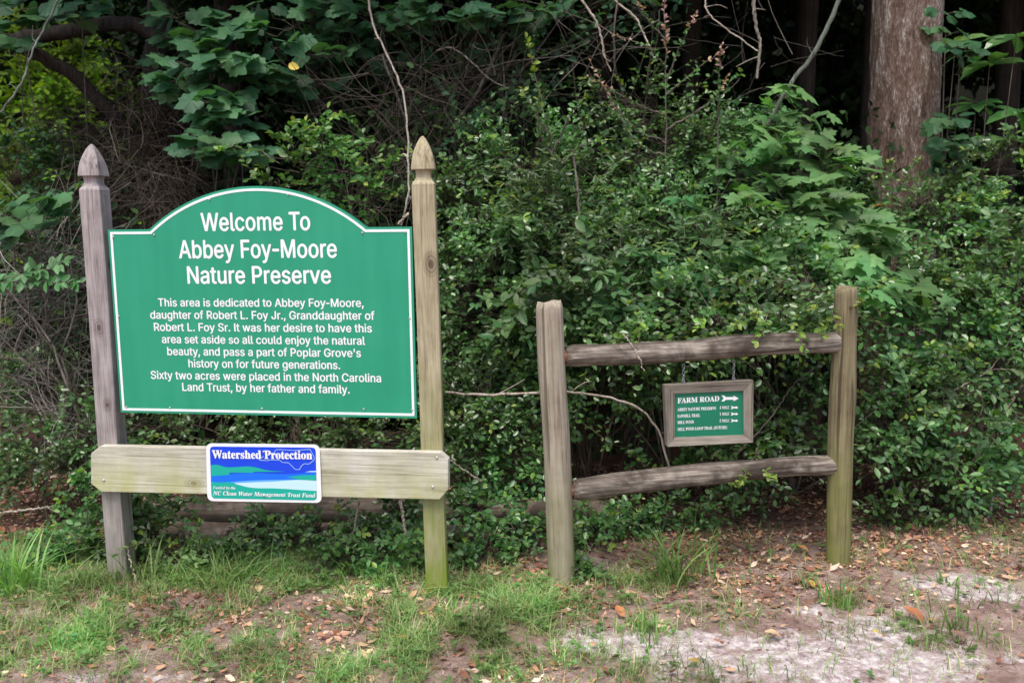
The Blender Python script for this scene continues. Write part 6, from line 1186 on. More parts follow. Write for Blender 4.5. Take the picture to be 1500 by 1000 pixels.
vine('dark slanting stick behind the shrub, above the tall finial', [(660, 190, 6.2), (690, 150, 6.2), (715, 105, 6.2), (738, 50, 6.2)], .010, .012, M['twig'], 'stick', 'stick')
vine('reddish-brown thin branch arching above the mossy post', [(640, 75, 6.0), (660, 70, 6.0), (690, 90, 5.95), (720, 118, 5.9), (770, 140, 5.85)], .006, .004, M['twig'], 'branch_stick', 'branch')
vine('thin grey stem of the shrub below the yellow-green tip', [(850, 410, 4.85), (849, 350, 4.85), (846, 280, 4.9), (840, 230, 4.95)], .009, .006, M['twig'], 'stem', 'branch')
vine('bent pale stem at the far right leaning out of the litter', [(1435, 810, 4.5), (1445, 770, 4.6), (1460, 690, 4.7), (1450, 640, 4.8), (1500, 560, 4.9)], .008, .009, M['vine'])
vine('straw-coloured twig crossing the top rail in front', [(912, 488, 3.80), (930, 512, 3.79), (944, 543, 3.78)], .003, .0025)
vine('thin bare twig slanting down between the sign post and the shrub', [(655, 670, 4.05), (680, 688, 4.05), (704, 704, 4.08)], .003, .004)
vine('broken pale stick standing under the cross plank', [(586, 733, 4.12), (591, 760, 4.1), (594, 788, 4.08)], .008, .006, name='stick', cat='stick')
vine('brown slanting stick propped under the cross plank', [(525, 735, 4.15), (518, 780, 4.05), (505, 828, 3.98)], .006, .005, M['twig'], 'stick', 'stick')
vine('pale stick lying on the litter at the left edge', [(-10, 752, 4.5), (50, 745, 4.5), (90, 740, 4.55)], .006, .004, name='stick', cat='stick')
vine('grey stick lying among leaves right of the mossy post', [(662, 785, 4.3), (700, 797, 4.28), (760, 797, 4.3)], .009, .007, M['twig'], 'stick', 'stick')
vine('dead stalk leaning before the dark post near the purplish post', [(186, 800, 3.93), (196, 840, 3.88), (210, 882, 3.8)], .004, .005, name='stick', cat='stick')
vine('bare twig slanting below the hanging sign toward the end post', [(1080, 665, 4.25), (1130, 610, 4.25), (1165, 560, 4.3), (1210, 530, 4.35)], .003, .002, M['twig'])
vine('pale arching stem low over the wide glossy shrub by the right edge', [(1350, 600, 4.6), (1400, 570, 4.6), (1450, 540, 4.65), (1490, 480, 4.7)], .004, .003)

def tangle(name, label, cat, base, vol, n, L, r, mt, K=9, curl=.5, down=.0, group=None):
    """a mass of bare twigs: many thin curved lines"""
    root = empty(name, Vector(base), label, cat, group)
    c = np.concatenate([np.array(b[0])[None] + rdir(max(1, int(n * b[2]))) * RNG.random((max(1, int(n * b[2])), 1)) ** .5 * b[1] for b in vol])
    D = unit(rdir(len(c)) + np.array([0, 0, -down]))
    X = np.zeros((len(c), K, 3)); X[:, 0] = c
    Ls = RNG.uniform(L[0], L[1], len(c)) / (K - 1)
    d = D
    turn = rdir(len(c)) * curl * .35
    for k in range(1, K):
        d = unit(d + turn + RNG.normal(0, curl * .3, d.shape) + np.array([0, 0, -down * .08]))
        X[:, k] = X[:, k - 1] + d * Ls[:, None]
    X[:, :, 2] = np.maximum(X[:, :, 2], .02)
    rr = RNG.uniform(r[0], r[1], len(c))[:, None] * np.linspace(1, .35, K)[None]
    V, Fq = tubes_arr(X - np.array(base), rr, 3)
    tag(link('twig_tangle', mesh('twig_tangle', V, Fq, mt, True), root), kind='stuff')
    S = None
    return root
def tstem(root, pts, r0, r1, mt, n=20, sides=7):
    o0 = np.array(root.matrix_world.translation)
    P = resample([at(*p) for p in pts], n); P[1:-1] += RNG.normal(0, .006, (n - 2, 3))
    V, Fq = tubes_arr((P - o0)[None], np.linspace(r0, r1, n)[None], sides)
    link('branch', mesh('branch', V, Fq, mt, True), root)
t_ = tangle('bare_shrub', 'tangle of bare grey twigs at the left edge beside the purplish post', 'shrub', GB(-2.3, 4.9),
            [B(50, 450, 5.1, 90, 110, .25, .42), B(40, 560, 4.9, 80, 60, .2, .3), B(90, 380, 5.2, 60, 60, .2, .14), B(100, 620, 4.8, 40, 40, .15, .14)], 460, (.3, .8), (.0015, .0042), leafmat('pale_twig', [(0, (.09, .078, .066)), (1, (.28, .25, .22))], .8, 0, .2), curl=.45)
for pts in ([(130, 700, 4.8), (110, 600, 4.8), (60, 480, 4.9), (-20, 400, 5.0)], [(60, 690, 4.9), (100, 560, 4.9), (30, 430, 5.0), (20, 330, 5.1)], [(90, 690, 4.85), (60, 600, 4.9), (110, 450, 5.0), (90, 330, 5.1)], [(-10, 520, 4.8), (60, 540, 4.85), (120, 590, 4.9)]):
    tstem(t_, pts, .009, .004, M['twig'])
t_ = tangle('dead_cedar', 'dead cedar with drooping dark brown twigs behind the arched board', 'tree', GB(-2.6, 6.8),
            [B(200, 260, 6.3, 90, 110, .4, .34), B(230, 160, 6.5, 80, 80, .4, .22), B(150, 320, 6.2, 70, 70, .3, .14), B(100, 220, 6.4, 90, 70, .4, .16), B(260, 280, 6.0, 45, 60, .3, .14)], 1500, (.25, .7), (.0015, .004), leafmat('brown_twig', [(0, (.03, .022, .017)), (.7, (.075, .058, .046)), (1, (.18, .15, .12))], .85, 0, .2), curl=.3, down=.55)
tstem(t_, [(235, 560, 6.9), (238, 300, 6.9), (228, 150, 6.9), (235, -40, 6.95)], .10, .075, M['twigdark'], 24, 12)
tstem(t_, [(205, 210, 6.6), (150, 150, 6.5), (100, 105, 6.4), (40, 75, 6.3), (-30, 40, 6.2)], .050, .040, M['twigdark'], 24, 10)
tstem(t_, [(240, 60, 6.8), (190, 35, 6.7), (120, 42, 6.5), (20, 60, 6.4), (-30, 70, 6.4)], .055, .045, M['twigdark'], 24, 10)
t_ = tangle('bare_shrub', 'dim brown bare twigs in the hollow between the grape vine and the tall post', 'shrub', GB(-.8, 6.2),
            [B(600, 170, 6.0, 110, 90, .4, .4), B(560, 270, 5.6, 80, 60, .3, .2), B(660, 110, 6.2, 90, 60, .4, .25), B(730, 150, 6.0, 60, 60, .3, .15)], 420, (.3, .9), (.0015, .004), leafmat('dim_twig', [(0, (.02, .016, .012)), (1, (.11, .09, .07))], .85, 0, .2), curl=.35)
tstem(t_, [(600, 500, 6.2), (640, 300, 6.2), (600, 200, 6.1), (560, 80, 6.1)], .012, .006, M['twig'])
t_ = tangle('bare_shrub', 'thin bare branches hanging from above over the middle of the thicket', 'shrub', GB(.6, 6.4),
            [B(900, 60, 5.8, 90, 70, .3, .5), B(1080, 80, 6.0, 80, 80, .3, .3), B(830, 60, 6.0, 60, 60, .3, .2)], 60, (.3, .8), (.0012, .003), leafmat('grey_twig', [(0, (.05, .042, .036)), (1, (.20, .175, .15))], .85, 0, .2), curl=.25)
tstem(t_, [(930, 500, 6.4), (920, 200, 6.3), (900, 80, 6.0), (905, -30, 6.0)], .010, .005, M['twig'])

# ================================================================ BIG TRUNK
def bark_mat():
    m, N, L, b = newmat('furrowed_bark')
    tc = N.new('ShaderNodeTexCoord')
    def nz(sc, det, vs):
        mp = N.new('ShaderNodeMapping'); mp.inputs['Scale'].default_value = vs; L.new(tc.outputs['Object'], mp.inputs['Vector'])
        n = N.new('ShaderNodeTexNoise'); n.inputs['Scale'].default_value = sc; n.inputs['Detail'].default_value = det; n.inputs['Roughness'].default_value = .7
        L.new(mp.outputs[0], n.inputs['Vector']); return n.outputs[0]
    at_ = N.new('ShaderNodeAttribute'); at_.attribute_name = 'ridge'
    f = math_(N, L, 'ADD', math_(N, L, 'MULTIPLY', at_.outputs['Fac'], .22), math_(N, L, 'MULTIPLY', nz(110, 6, (1, 1, .30)), .85))
    c = ramp(N, L, f, [(.36, (.045, .028, .021)), (.50, (.135, .088, .066)), (.62, (.21, .15, .12)), (.72, (.50, .46, .42))])
    lich = nz(3.2, 5, (1, 1, .4)); fine = nz(70, 3, (1, 1, .5))
    sp = N.new('ShaderNodeSeparateXYZ'); L.new(tc.outputs['Object'], sp.inputs[0])
    fac = math_(N, L, 'ADD', math_(N, L, 'MULTIPLY', lich, .6), math_(N, L, 'ADD', math_(N, L, 'MULTIPLY', fine, .6), math_(N, L, 'MULTIPLY', sp.outputs['X'], .25)))
    mx = N.new('ShaderNodeMix'); mx.data_type = 'RGBA'
    L.new(ramp(N, L, fac, [(.66, (0, 0, 0)), (.76, (.75, .75, .75))]), mx.inputs['Factor']); L.new(c, mx.inputs['A']); mx.inputs['B'].default_value = (.36, .35, .34, 1)
    L.new(mx.outputs['Result'], b.inputs['Base Color']); b.inputs['Roughness'].default_value = .9; b.inputs['Specular IOR Level'].default_value = .2
    bp = N.new('ShaderNodeBump'); bp.inputs['Strength'].default_value = .8; bp.inputs['Distance'].default_value = .012
    L.new(f, bp.inputs['Height']); L.new(bp.outputs[0], b.inputs['Normal'])
    return m
M['bark'] = bark_mat()
def trunk(root, r0, r1, h, mt, na=160, nh=300, lean=(0, 0), seed=1, deep=.13):
    ang = np.linspace(0, 2 * np.pi, na, endpoint=False); z = np.linspace(-.3, h, nh)
    A, Z = np.meshgrid(ang, z)
    rr = r0 + (r1 - r0) * np.clip(Z / h, 0, 1) + r0 * .35 * np.exp(-np.clip(Z, 0, 9) * 3.0)
    ca, sa = np.cos(A), np.sin(A)
    u = A * 5.2 + 1.2 * vnoise(ca * 2 + 4, Z * 1.6 + sa, seed)
    per = 52 if na > 100 else 30
    tt = (A / (2 * np.pi) * per + 1.6 * (vnoise(Z * 2.2, ca * 3 + 9 * sa, seed) - .5)) 
    plate = vnoise(np.mod(tt, per) * 1.0, Z * 8.5, seed + 2)
    fine = vnoise(np.mod(tt * 3, per * 3), Z * 26, seed + 3)
    ridge = np.clip(plate * .7 + fine * .5, 0, 1)
    rad = rr * (1 + deep * (ridge - .5) + .05 * np.sin(A * 2 + seed))
    V = np.stack([rad * ca + lean[0] * Z, rad * sa + lean[1] * Z, Z], -1).reshape(-1, 3)
    idx = np.arange(nh * na).reshape(nh, na); nxt = np.roll(idx, -1, 1)
    Fc = np.stack([idx[:-1], nxt[:-1], nxt[1:], idx[1:]], -1).reshape(-1, 4)
    me_ = mesh('trunk', V, Fc, mt, True)
    a_ = me_.attributes.new('ridge', 'FLOAT', 'POINT'); a_.data.foreach_set('value', ridge.astype(np.float32).ravel())
    return link('trunk', me_, root)
def crown(root, c, r, n, size, mts, name='crown', split=0):
    """leafy mass of clumps round a local centre"""
    k = max(10, n // 220)
    cc = rdir(k) * RNG.random((k, 1)) ** .4
    i = RNG.integers(0, k, n)
    p = cc[i] + rdir(n) * RNG.random((n, 1)) ** .5 * .33
    P = np.array(c) + p * np.array(r)
    D = unit(RNG.normal(size=(n, 3)) + np.array([0, 0, -.2])); Nn = unit(RNG.normal(0, .6, (n, 3)) + np.array([0, -.2, 1]))
    V, Fc = leaf_batch(P, D, Nn, RNG.uniform(size[0], size[1], n), OVAL[0], np.array(OVAL[1]))
    tag(link(name, mesh(name, V, Fc, mts, midx=RNG.integers(0, len(mts), n * 2) * 0), root), kind='stuff')
TY = 6.3
tb = at(1322, 320, TY); tb.z = float(gz(tb.x, tb.y))
big = empty('tall_tree', tb, 'large reddish-brown furrowed trunk with grey lichen rising out of the picture', 'tree')
tw = at(1325, 120, TY)
trunk(big, .222, .195, 8.0, M['bark'], na=240, nh=520, lean=((tw.x - tb.x) / tw.z * 1.0, 0), seed=4, deep=.06)
def limbline(root, a, b, r0, r1, mt):
    V, Fq = tubes_arr(resample([a, (Vector(a) + Vector(b)) / 2 + Vector((0, 0, .2)), b], 10)[None], np.linspace(r0, r1, 10)[None], 7)
    link('limb', mesh('limb', V, Fq, mt, True), root)
for b_ in ((2.0, -.4, 7.6), (-2.2, .3, 7.9), (.4, 1.8, 8.2)): limbline(big, (0, 0, 6.6), b_, .10, .03, M['bark'])
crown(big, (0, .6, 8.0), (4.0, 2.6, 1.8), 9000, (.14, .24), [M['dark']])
# trees further in: dim trunks that can be told apart, each with its own crown shading the floor
trees = [(1168, 8.6, .085, 'thin grey trunk standing in the dark just left of the big one'), (1145, 10.5, .10, 'faint trunk deep in the shade left of the slanting sapling'), (1262, 9.0, .07, 'slim dim trunk close against the left flank of the big trunk'),
         (1470, 9.2, .12, 'dim trunk in the shade at the upper right corner'), (1005, 9.6, .09, 'dim straight trunk behind the red-tipped shrub'), (880, 10.5, .13, 'broad dark trunk behind the yellow-tipped shoot'),
         (700, 9.8, .12, 'dark trunk behind the tall gothic-capped post'), (480, 9.0, .13, 'dark trunk behind the hanging grape leaves'), (350, 8.2, .11, 'dark trunk behind the curtain of grape leaves'), (-60, 10.5, .15, 'dark trunk beyond the left edge of the twigs')]
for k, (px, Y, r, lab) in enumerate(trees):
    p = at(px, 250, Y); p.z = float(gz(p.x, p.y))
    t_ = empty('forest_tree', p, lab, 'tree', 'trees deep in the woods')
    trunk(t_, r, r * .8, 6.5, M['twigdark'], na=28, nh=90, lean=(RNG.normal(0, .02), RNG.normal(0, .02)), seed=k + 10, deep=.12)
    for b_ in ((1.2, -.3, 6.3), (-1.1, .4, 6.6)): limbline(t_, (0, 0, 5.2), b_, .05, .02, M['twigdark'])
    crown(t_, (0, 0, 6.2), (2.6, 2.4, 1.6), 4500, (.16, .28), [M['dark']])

# understorey that closes the view, as a wood does
def mass(name, boxes, n, size, mts, tpl='oval'):
    P = []
    for (x0, x1, y0, y1, z0, z1, w_) in boxes:
        m = int(n * w_); k = max(12, m // 90)
        cc = np.stack([RNG.uniform(x0, x1, k), RNG.uniform(y0, y1, k), RNG.uniform(z0, z1, k)], 1)
        i = RNG.integers(0, k, m)
        P.append(cc[i] + rdir(m) * RNG.random((m, 1)) ** .5 * np.array([.55, .5, .42]))
    P = np.concatenate(P); n = len(P)
    P[:, 2] = np.maximum(P[:, 2], .05)
    D = unit(RNG.normal(size=(n, 3)) + np.array([0, -.2, -.2])); Nn = unit(RNG.normal(0, .5, (n, 3)) + np.array([0, -.3, 1]))
    tv, tf = TPL[tpl]
    V, Fc = leaf_batch(P, D, Nn, RNG.uniform(size[0], size[1], n), tv, np.array(tf))
    return tag(link(name, mesh(name, V, Fc, mts), None), kind='stuff')
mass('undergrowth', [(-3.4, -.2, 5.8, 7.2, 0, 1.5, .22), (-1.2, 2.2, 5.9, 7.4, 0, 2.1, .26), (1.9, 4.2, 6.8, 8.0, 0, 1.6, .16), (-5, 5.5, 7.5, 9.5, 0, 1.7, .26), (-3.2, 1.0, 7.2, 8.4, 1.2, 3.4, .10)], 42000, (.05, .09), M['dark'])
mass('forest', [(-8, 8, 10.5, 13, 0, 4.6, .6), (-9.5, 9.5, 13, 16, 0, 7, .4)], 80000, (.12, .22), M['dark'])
mass('shade_canopy', [(-8, 8, 6.4, 16, 4.2, 7.0, .52), (-3.2, 8, 5.8, 7.5, 4.1, 5.5, .13), (-3, -.2, 5.4, 6.4, 3.8, 4.6, .03), (-10, -4.6, 4, 14, 0, 6, .10), (5.2, 11, 4.6, 14, 0, 6, .10)], 46000, (.18, .32), M['dark'])  # unseen leaves overhead and at the sides, placed and thinned to shade the wood
# a wooded rise closes the view behind the last trees
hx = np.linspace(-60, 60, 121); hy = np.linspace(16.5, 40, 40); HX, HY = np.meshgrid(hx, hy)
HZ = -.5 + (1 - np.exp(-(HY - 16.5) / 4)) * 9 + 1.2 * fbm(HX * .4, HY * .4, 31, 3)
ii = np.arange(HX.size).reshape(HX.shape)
tag(link('hill', mesh('hill', np.stack([HX, HY, HZ], -1).reshape(-1, 3), np.stack([ii[:-1, :-1], ii[:-1, 1:], ii[1:, 1:], ii[1:, :-1]], -1).reshape(-1, 4), flat('hill_painted_shade', (.008, .008, .005), .95, .1), True)), kind='structure')  # deep shade put into the hill's colour, darker than real soil

# ================================================================ GROUND COVER
def scatter(n, f, x=(-2.9, 2.9), y=(2.55, 5.6)):
    out = []
    got = 0
    while got < n:
        X = RNG.uniform(*x, n * 2); Y = RNG.uniform(*y, n * 2)
        k = RNG.random(n * 2) < f(X, Y)
        out.append(np.stack([X[k], Y[k]], 1)); got += k.sum()
    return np.concatenate(out)[:n]
def gfield(X, Y):
    g = np.clip(pxblobs(X, Y, GRASSD), 0, 1.2)
    g = (g + .06) * np.clip(fbm(X * 11, Y * 11, 41, 4) * 3.2 - 1.15, 0, 1.2)
    return np.clip(g, 0, 1) * (Y < 4.5)
def grass(n, pts, h, wd, lean=.5):
    b0 = np.stack([pts[:, 0], pts[:, 1], gz(pts[:, 0], pts[:, 1]) - .004], 1)
    a = RNG.uniform(0, 2 * np.pi, n); d = np.stack([np.cos(a), np.sin(a), np.zeros(n)], 1)
    H = RNG.uniform(h[0], h[1], n) * (.6 + .8 * vnoise(pts[:, 0] * 5, pts[:, 1] * 5, 51)); ln = RNG.uniform(.15, 1, n) * lean * 2
    W = RNG.uniform(wd[0], wd[1], n)
    s = np.stack([-d[:, 1], d[:, 0], np.zeros(n)], 1)
    V = []
    for t in (0, .35, .7, 1.0):
        c = b0 + np.array([0, 0, 1.0]) * (H * (t - .28 * ln * t * t))[:, None] + d * (H * ln * t * t * .8)[:, None]
        wv = (W * (1 - t ** 2))[:, None] / 2
        V += [c - s * wv, c + s * wv] if t < 1 else [c]
    V = np.stack(V, 1).reshape(-1, 3)
    o = (np.arange(n) * 7)[:, None]
    F4 = np.concatenate([o + np.array([0, 1, 3, 2]), o + np.array([2, 3, 5, 4])]); F3 = (o + np.array([4, 5, 6]))
    return V, [tuple(f) for f in F4.tolist()] + [tuple(f) for f in F3.tolist()]
pts = scatter(32000, gfield)
V, Fc = grass(32000, pts, (.02, .10), (.002, .0045), 1.1)
tag(link('grass', mesh('grass', V, Fc, M['grass'])), kind='stuff')
pts = scatter(500, lambda X, Y: .25 * (Y < 4.4) + 0 * X)
V, Fc = grass(500, pts, (.015, .06), (.002, .004), .9)
tag(link('sparse_grass', mesh('sparse_grass', V, Fc, M['grass'])), kind='stuff')
# low broad weeds in the grass
pts = scatter(1300, lambda X, Y: np.clip(gfield(X, Y) + .004, 0, 1))
c = np.repeat(np.stack([pts[:, 0], pts[:, 1], gz(pts[:, 0], pts[:, 1]) + RNG.uniform(.005, .05, len(pts))], 1), 5, 0)
a = RNG.uniform(0, 6.28, len(c)); D = unit(np.stack([np.cos(a), np.sin(a), RNG.uniform(-.1, .5, len(c))], 1))
V, Fc = leaf_batch(c, D, unit(RNG.normal(0, .3, c.shape) + np.array([0, -.1, 1])), RNG.uniform(.012, .030, len(c)), OVAL[0], np.array(OVAL[1]))
tag(link('weeds', mesh('weeds', V, Fc, leafmat('weed_green', [(0, (.07, .15, .04)), (1, (.16, .26, .08))], .5, .3)), None), kind='stuff')
def lfield(X, Y):
    g = np.clip(pxblobs(X, Y, LITTER) + .34 + .5 * (Y > 4.2), 0, 1.1)
    sd = np.clip(pxblobs(X, Y, SAND), 0, 1)
    g = g * np.clip(1 - pxblobs(X, Y, [(1330, 970, 260, 70, .9), (1450, 900, 120, 40, .6)]), .06, 1)
    return np.clip(g * (.35 + 1.1 * (fbm(X * 6, Y * 6, 61, 3) - .3)) * (1 - .8 * sd), 0, 1)
FL_T = ([(0, 0, 0), (-.22, .25, .10), (-.20, .65, .02), (.04, 1, .12), (.24, .62, .12), (.18, .28, -.02)], [(0, 1, 2, 3), (0, 3, 4, 5)])
n = 27000
pts = scatter(n, lfield)
P = np.stack([pts[:, 0], pts[:, 1], gz(pts[:, 0], pts[:, 1]) + RNG.uniform(.002, .016, n)], 1)
a = RNG.uniform(0, 6.28, n); D = unit(np.stack([np.cos(a), np.sin(a), RNG.normal(0, .22, n)], 1))
V, Fc = leaf_batch(P, D, unit(RNG.normal(0, .35, (n, 3)) + np.array([0, 0, 1])), RNG.uniform(.012, .060, n) * (RNG.random(n) ** 1.5 * .75 + .25), FL_T[0], np.array(FL_T[1]))
tag(link('leaf_litter', mesh('leaf_litter', V, Fc, M['litter'])), kind='stuff')
n = 12000
pts = scatter(n, lambda X, Y: np.clip(lfield(X, Y) * 1.2 + .12, 0, 1))
P = np.stack([pts[:, 0], pts[:, 1], gz(pts[:, 0], pts[:, 1]) + RNG.uniform(.002, .014, n)], 1)
a = RNG.uniform(0, 6.28, n); D = np.stack([np.cos(a), np.sin(a), RNG.normal(0, .12, n)], 1)
L_ = RNG.uniform(.03, .10, n); t = np.linspace(-.5, .5, 3)
X = P[:, None] + D[:, None] * (L_[:, None] * t[None])[:, :, None]; X[:, 1, :2] += RNG.normal(0, .004, (n, 2))
V, Fq = tubes_arr(X, np.full((n, 3), .0009), 3)
tag(link('pine_needles', mesh('pine_needles', V, Fq, M['needle'])), kind='stuff')

# small crumbs and twigs on the sand
n = 5000
pts = scatter(n, lambda X, Y: .3 + 0 * X)
P = np.stack([pts[:, 0], pts[:, 1], gz(pts[:, 0], pts[:, 1]) + .004], 1)
V, Fc = leaf_batch(P, unit(RNG.normal(size=(n, 3)) * np.array([1, 1, .2])), unit(RNG.normal(0, .5, (n, 3)) + np.array([0, 0, 1])), RNG.uniform(.004, .014, n), FL_T[0], np.array(FL_T[1]))
tag(link('debris', mesh('debris', V, Fc, M['needle'])), kind='stuff')
# fallen leaves one can pick out
M['orange'] = leafmat('orange_dead_leaf', [(0, (.34, .13, .05)), (1, (.46, .20, .09))], .6, .1, .3)
M['yellow'] = leafmat('yellow_dead_leaf', [(0, (.55, .40, .07)), (1, (.62, .46, .12))], .6, .15, .3)
M['tan'] = leafmat('tan_dead_leaf', [(0, (.42, .26, .16)), (1, (.5, .34, .22))], .7, .1, .3)
def curled(mt):
    V, Fc = [], []
    n_, m_ = 9, 5
    for i in range(n_):
        y = i / (n_ - 1); w_ = .30 * math.sin(math.pi * min(1, y * .96 + .02)) ** .7 + .004
        for j in range(m_):
            x = (j / (m_ - 1) * 2 - 1) * w_
            V.append((x, y, .9 * x * x + .10 * math.sin(3.2 * y) + .02 * math.sin(17 * y + j)))
    for i in range(n_ - 1):
        for j in range(m_ - 1): Fc.append((i * m_ + j, i * m_ + j + 1, (i + 1) * m_ + j + 1, (i + 1) * m_ + j))
    me_ = mesh('fallen_leaf', V, Fc, mt, True); return me_
CM = {k: curled(M[k]) for k in ('orange', 'yellow', 'tan')}
for px, py, s, k, ang_, lab in [(1352, 915, .085, 'orange', 40, 'large rusty brown dead leaf standing in the grass tuft at lower right'), (1376, 918, .05, 'yellow', 100, 'orange-yellow dead leaf beside the rusty one in the tuft'),
                                (1415, 945, .06, 'tan', 60, 'thin curled tan leaf below the rusty leaf'), (1028, 978, .05, 'yellow', 80, 'yellow leaf lying on pale sand near the bottom edge'),
                                (1145, 938, .065, 'tan', 85, 'tan leaf lying flat in the middle of the pale sand'), (1295, 935, .06, 'yellow', 110, 'pale yellowish leaf on sand left of the rusty leaf'),
                                (1058, 945, .05, 'orange', 130, 'small orange leaf at the left end of the pale sand'), (912, 908, .06, 'orange', 20, 'orange-tan leaf in litter below the first rail post'),
                                (1185, 812, .06, 'orange', 60, 'rusty leaf in the litter just left of the end post foot'), (1192, 862, .04, 'yellow', 10, 'small yellow leaf beside the tuft before the end post'),
                                (262, 738, .05, 'orange', 10, 'small orange leaf resting on the timber behind the plank'), (5, 780, .06, 'orange', 50, 'orange leaf on the ground at the very left edge'),
                                (106, 830, .05, 'yellow', 70, 'yellow leaf fallen in the grass left of the purplish post'), (622, 900, .045, 'yellow', 170, 'yellow sliver of leaf in grass before the mossy post'),
                                (600, 945, .06, 'orange', 60, 'orange leaf half hidden in the grass at bottom middle'), (380, 870, .05, 'tan', 20, 'pale tan leaf by the long grass under the blue sign')]:
    p = gpt(px, py)
    o = link('fallen_leaf', CM[k], None, Matrix.Translation(p + Vector((0, 0, .012))) @ Matrix.Rotation(R(ang_), 4, 'Z') @ Matrix.Rotation(R(14 + (px % 20)), 4, 'X') @ Matrix.Scale(s, 4))
    tag(o, lab, 'leaf', 'single fallen leaves')
o = link('yellow_leaf', CM['yellow'], None, Matrix.Translation(at(438, 100, 5.7)) @ Matrix.Rotation(R(-70), 4, 'Y') @ Matrix.Rotation(R(70), 4, 'X') @ Matrix.Scale(.075, 4)); tag(o, 'single yellow leaf caught in the dark vine high above the board', 'leaf')
o = link('red_leaf', CM['orange'], None, Matrix.Translation(at(1303, 303, 5.2)) @ Matrix.Rotation(R(80), 4, 'Z') @ Matrix.Scale(.09, 4)); tag(o, 'red leaf among green ones in front of the big trunk base', 'leaf')

# tufts of taller grass
def tuft(px, py, n, h, wd, spread, label, mt=None, lean=.6):
    p = gpt(px, py)
    root = empty('grass_tuft', p, label, 'grass tuft', 'tufts of taller grass')
    for k in range(n):
        a = RNG.uniform(0, 6.28); d = np.array([math.cos(a), math.sin(a), 0]); H = RNG.uniform(*h) * .85; ln = RNG.uniform(.4, 2.0) * lean
        b0 = np.array([RNG.normal(0, spread), RNG.normal(0, spread), -.01]); s = np.array([-d[1], d[0], 0]); W = RNG.uniform(*wd) / 2
        V = []
        for t in (0, .2, .4, .6, .8, .93, 1):
            c = b0 + np.array([0, 0, H * (t - min(.34 * ln, .62) * t ** 2.2)]) + d * H * ln * (.25 * t + .5 * t * t)
            wv = W * (1 - t ** 3)
            V += [c - s * wv, c + np.array([0, 0, -wv * .35]), c + s * wv] if t < 1 else [c]
        Fc = []
        for q in range(5):
            o_ = q * 3
            Fc += [(o_, o_ + 1, o_ + 4, o_ + 3), (o_ + 1, o_ + 2, o_ + 5, o_ + 4)]
        Fc += [(15, 16, 18), (16, 17, 18)]
        link('blade', mesh('blade', V, Fc, mt or M['grass']), root)
M['lush'] = leafmat('lush_blade', [(0, (.09, .20, .045)), (.7, (.17, .31, .08)), (1, (.30, .40, .15))], .42, .35)
tuft(985, 850, 80, (.14, .38), (.006, .011), .045, 'tall lush grass clump in front of the lower rail', M['lush'])
tuft(1030, 838, 12, (.2, .42), (.006, .011), .03, 'few long arching blades beside the lush clump under the rail', M['lush'], .5)
tuft(1230, 885, 70, (.07, .20), (.004, .008), .035, 'round green tuft on bare litter in front of the end post', M['lush'])
tuft(1180, 860, 16, (.08, .18), (.003, .005), .03, 'thin dry-based tuft left of the round green one', M['lush'])
tuft(1395, 925, 45, (.06, .20), (.004, .008), .06, 'ragged tuft holding the rusty dead leaf', M['lush'])
tuft(1425, 890, 9, (.08, .18), (.004, .007), .03, 'sparse upright tuft behind the rusty leaf', M['lush'])
tuft(1382, 855, 14, (.05, .10), (.008, .014), .02, 'small bright broad-bladed tuft on white sand at right', M['lush'])
tuft(20, 868, 55, (.18, .42), (.009, .016), .05, 'coarse broad-bladed clump at the left edge', M['lush'], .8)
tuft(215, 860, 24, (.15, .33), (.004, .007), .035, 'fine tall tuft right beside the purplish post foot', M['lush'])
tuft(330, 858, 80, (.12, .32), (.003, .006), .09, 'long drooping grass under the blue sign', M['lush'], .9)
tuft(400, 850, 50, (.08, .22), (.003, .006), .08, 'arching pale grass below the edge of the blue sign', M['lush'], .9)
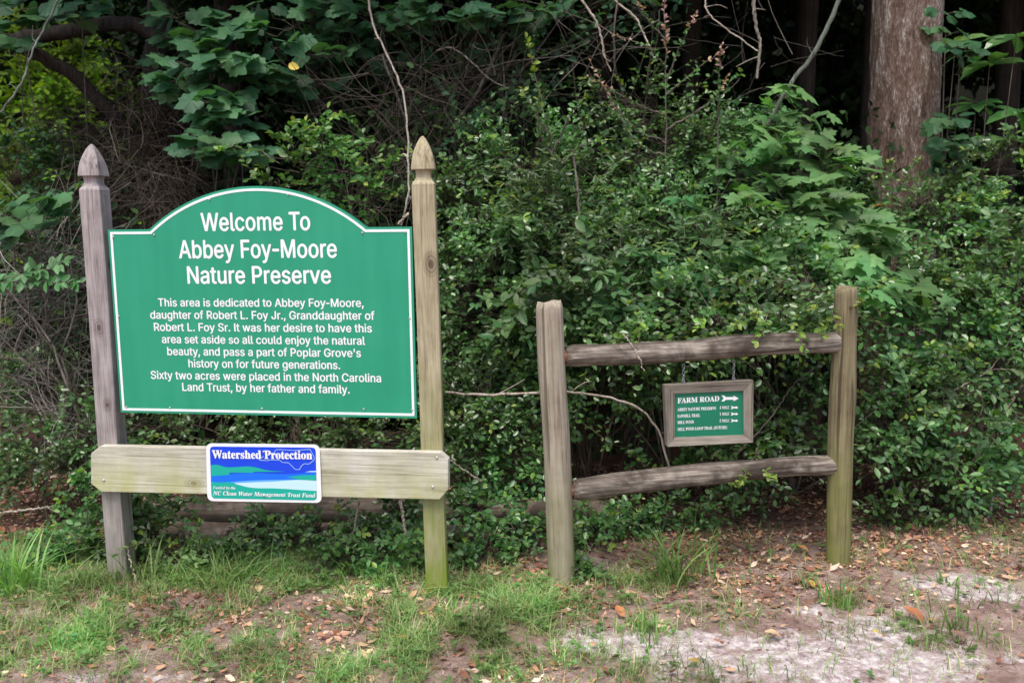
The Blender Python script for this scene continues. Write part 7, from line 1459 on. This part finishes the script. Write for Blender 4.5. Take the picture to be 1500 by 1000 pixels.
tuft(480, 850, 30, (.07, .20), (.003, .006), .07, 'grass tuft below the creeper near the propped stick', M['lush'])
tuft(660, 905, 55, (.05, .13), (.003, .006), .07, 'thick short tuft just before the mossy post foot', M['lush'])
tuft(730, 900, 35, (.05, .13), (.003, .005), .07, 'soft tuft between the mossy post and first rail post', M['lush'])
tuft(1075, 898, 14, (.05, .13), (.003, .006), .03, 'small tuft at the upper rim of the pale sand', M['lush'])
tuft(940, 935, 40, (.06, .17), (.004, .007), .05, 'yellow-green tuft left of the pale sand', M['lush'])
tuft(60, 930, 36, (.05, .14), (.003, .006), .08, 'short tuft in the lower left corner', M['lush'])
tuft(795, 905, 22, (.05, .13), (.003, .006), .05, 'tuft right below the first rail post foot', M['lush'])
tuft(440, 920, 28, (.04, .11), (.003, .005), .08, 'short sparse tuft in litter below the blue sign', M['lush'])
tuft(1090, 992, 14, (.04, .10), (.003, .006), .03, 'tuft cut by the bottom edge under the pale sand', M['lush'])
tuft(150, 870, 40, (.08, .24), (.003, .006), .07, 'tuft before the foot of the purplish post', M['lush'])

tuft(165, 852, 22, (.05, .14), (.003, .006), .04, 'grass hiding the very base of the purplish post', M['lush'])
tuft(650, 880, 20, (.04, .11), (.003, .006), .035, 'grass hiding the very base of the mossy post', M['lush'])
tuft(832, 866, 12, (.03, .10), (.002, .004), .04, 'wispy grass at the base of the first rail post', M['lush'])
tuft(560, 845, 34, (.08, .20), (.003, .006), .08, 'pale arching grass between the timbers and the mossy post', M['lush'], .9)
tuft(265, 850, 40, (.10, .24), (.003, .006), .07, 'loose arching grass under the plank left of the blue sign', M['lush'], .9)
tuft(75, 850, 40, (.10, .24), (.004, .008), .08, 'rank grass near the left edge below the weeds', M['lush'], .9)
tuft(120, 930, 34, (.06, .15), (.003, .006), .09, 'loose grass tuft near the lower left corner, under the yellow leaf', M['lush'])
tuft(330, 960, 30, (.05, .12), (.003, .006), .08, 'short grass tuft at bottom left beyond the bare patch', M['lush'])
tuft(860, 975, 22, (.05, .12), (.003, .006), .07, 'thin tuft at the bottom beside the left end of the sand', M['lush'])
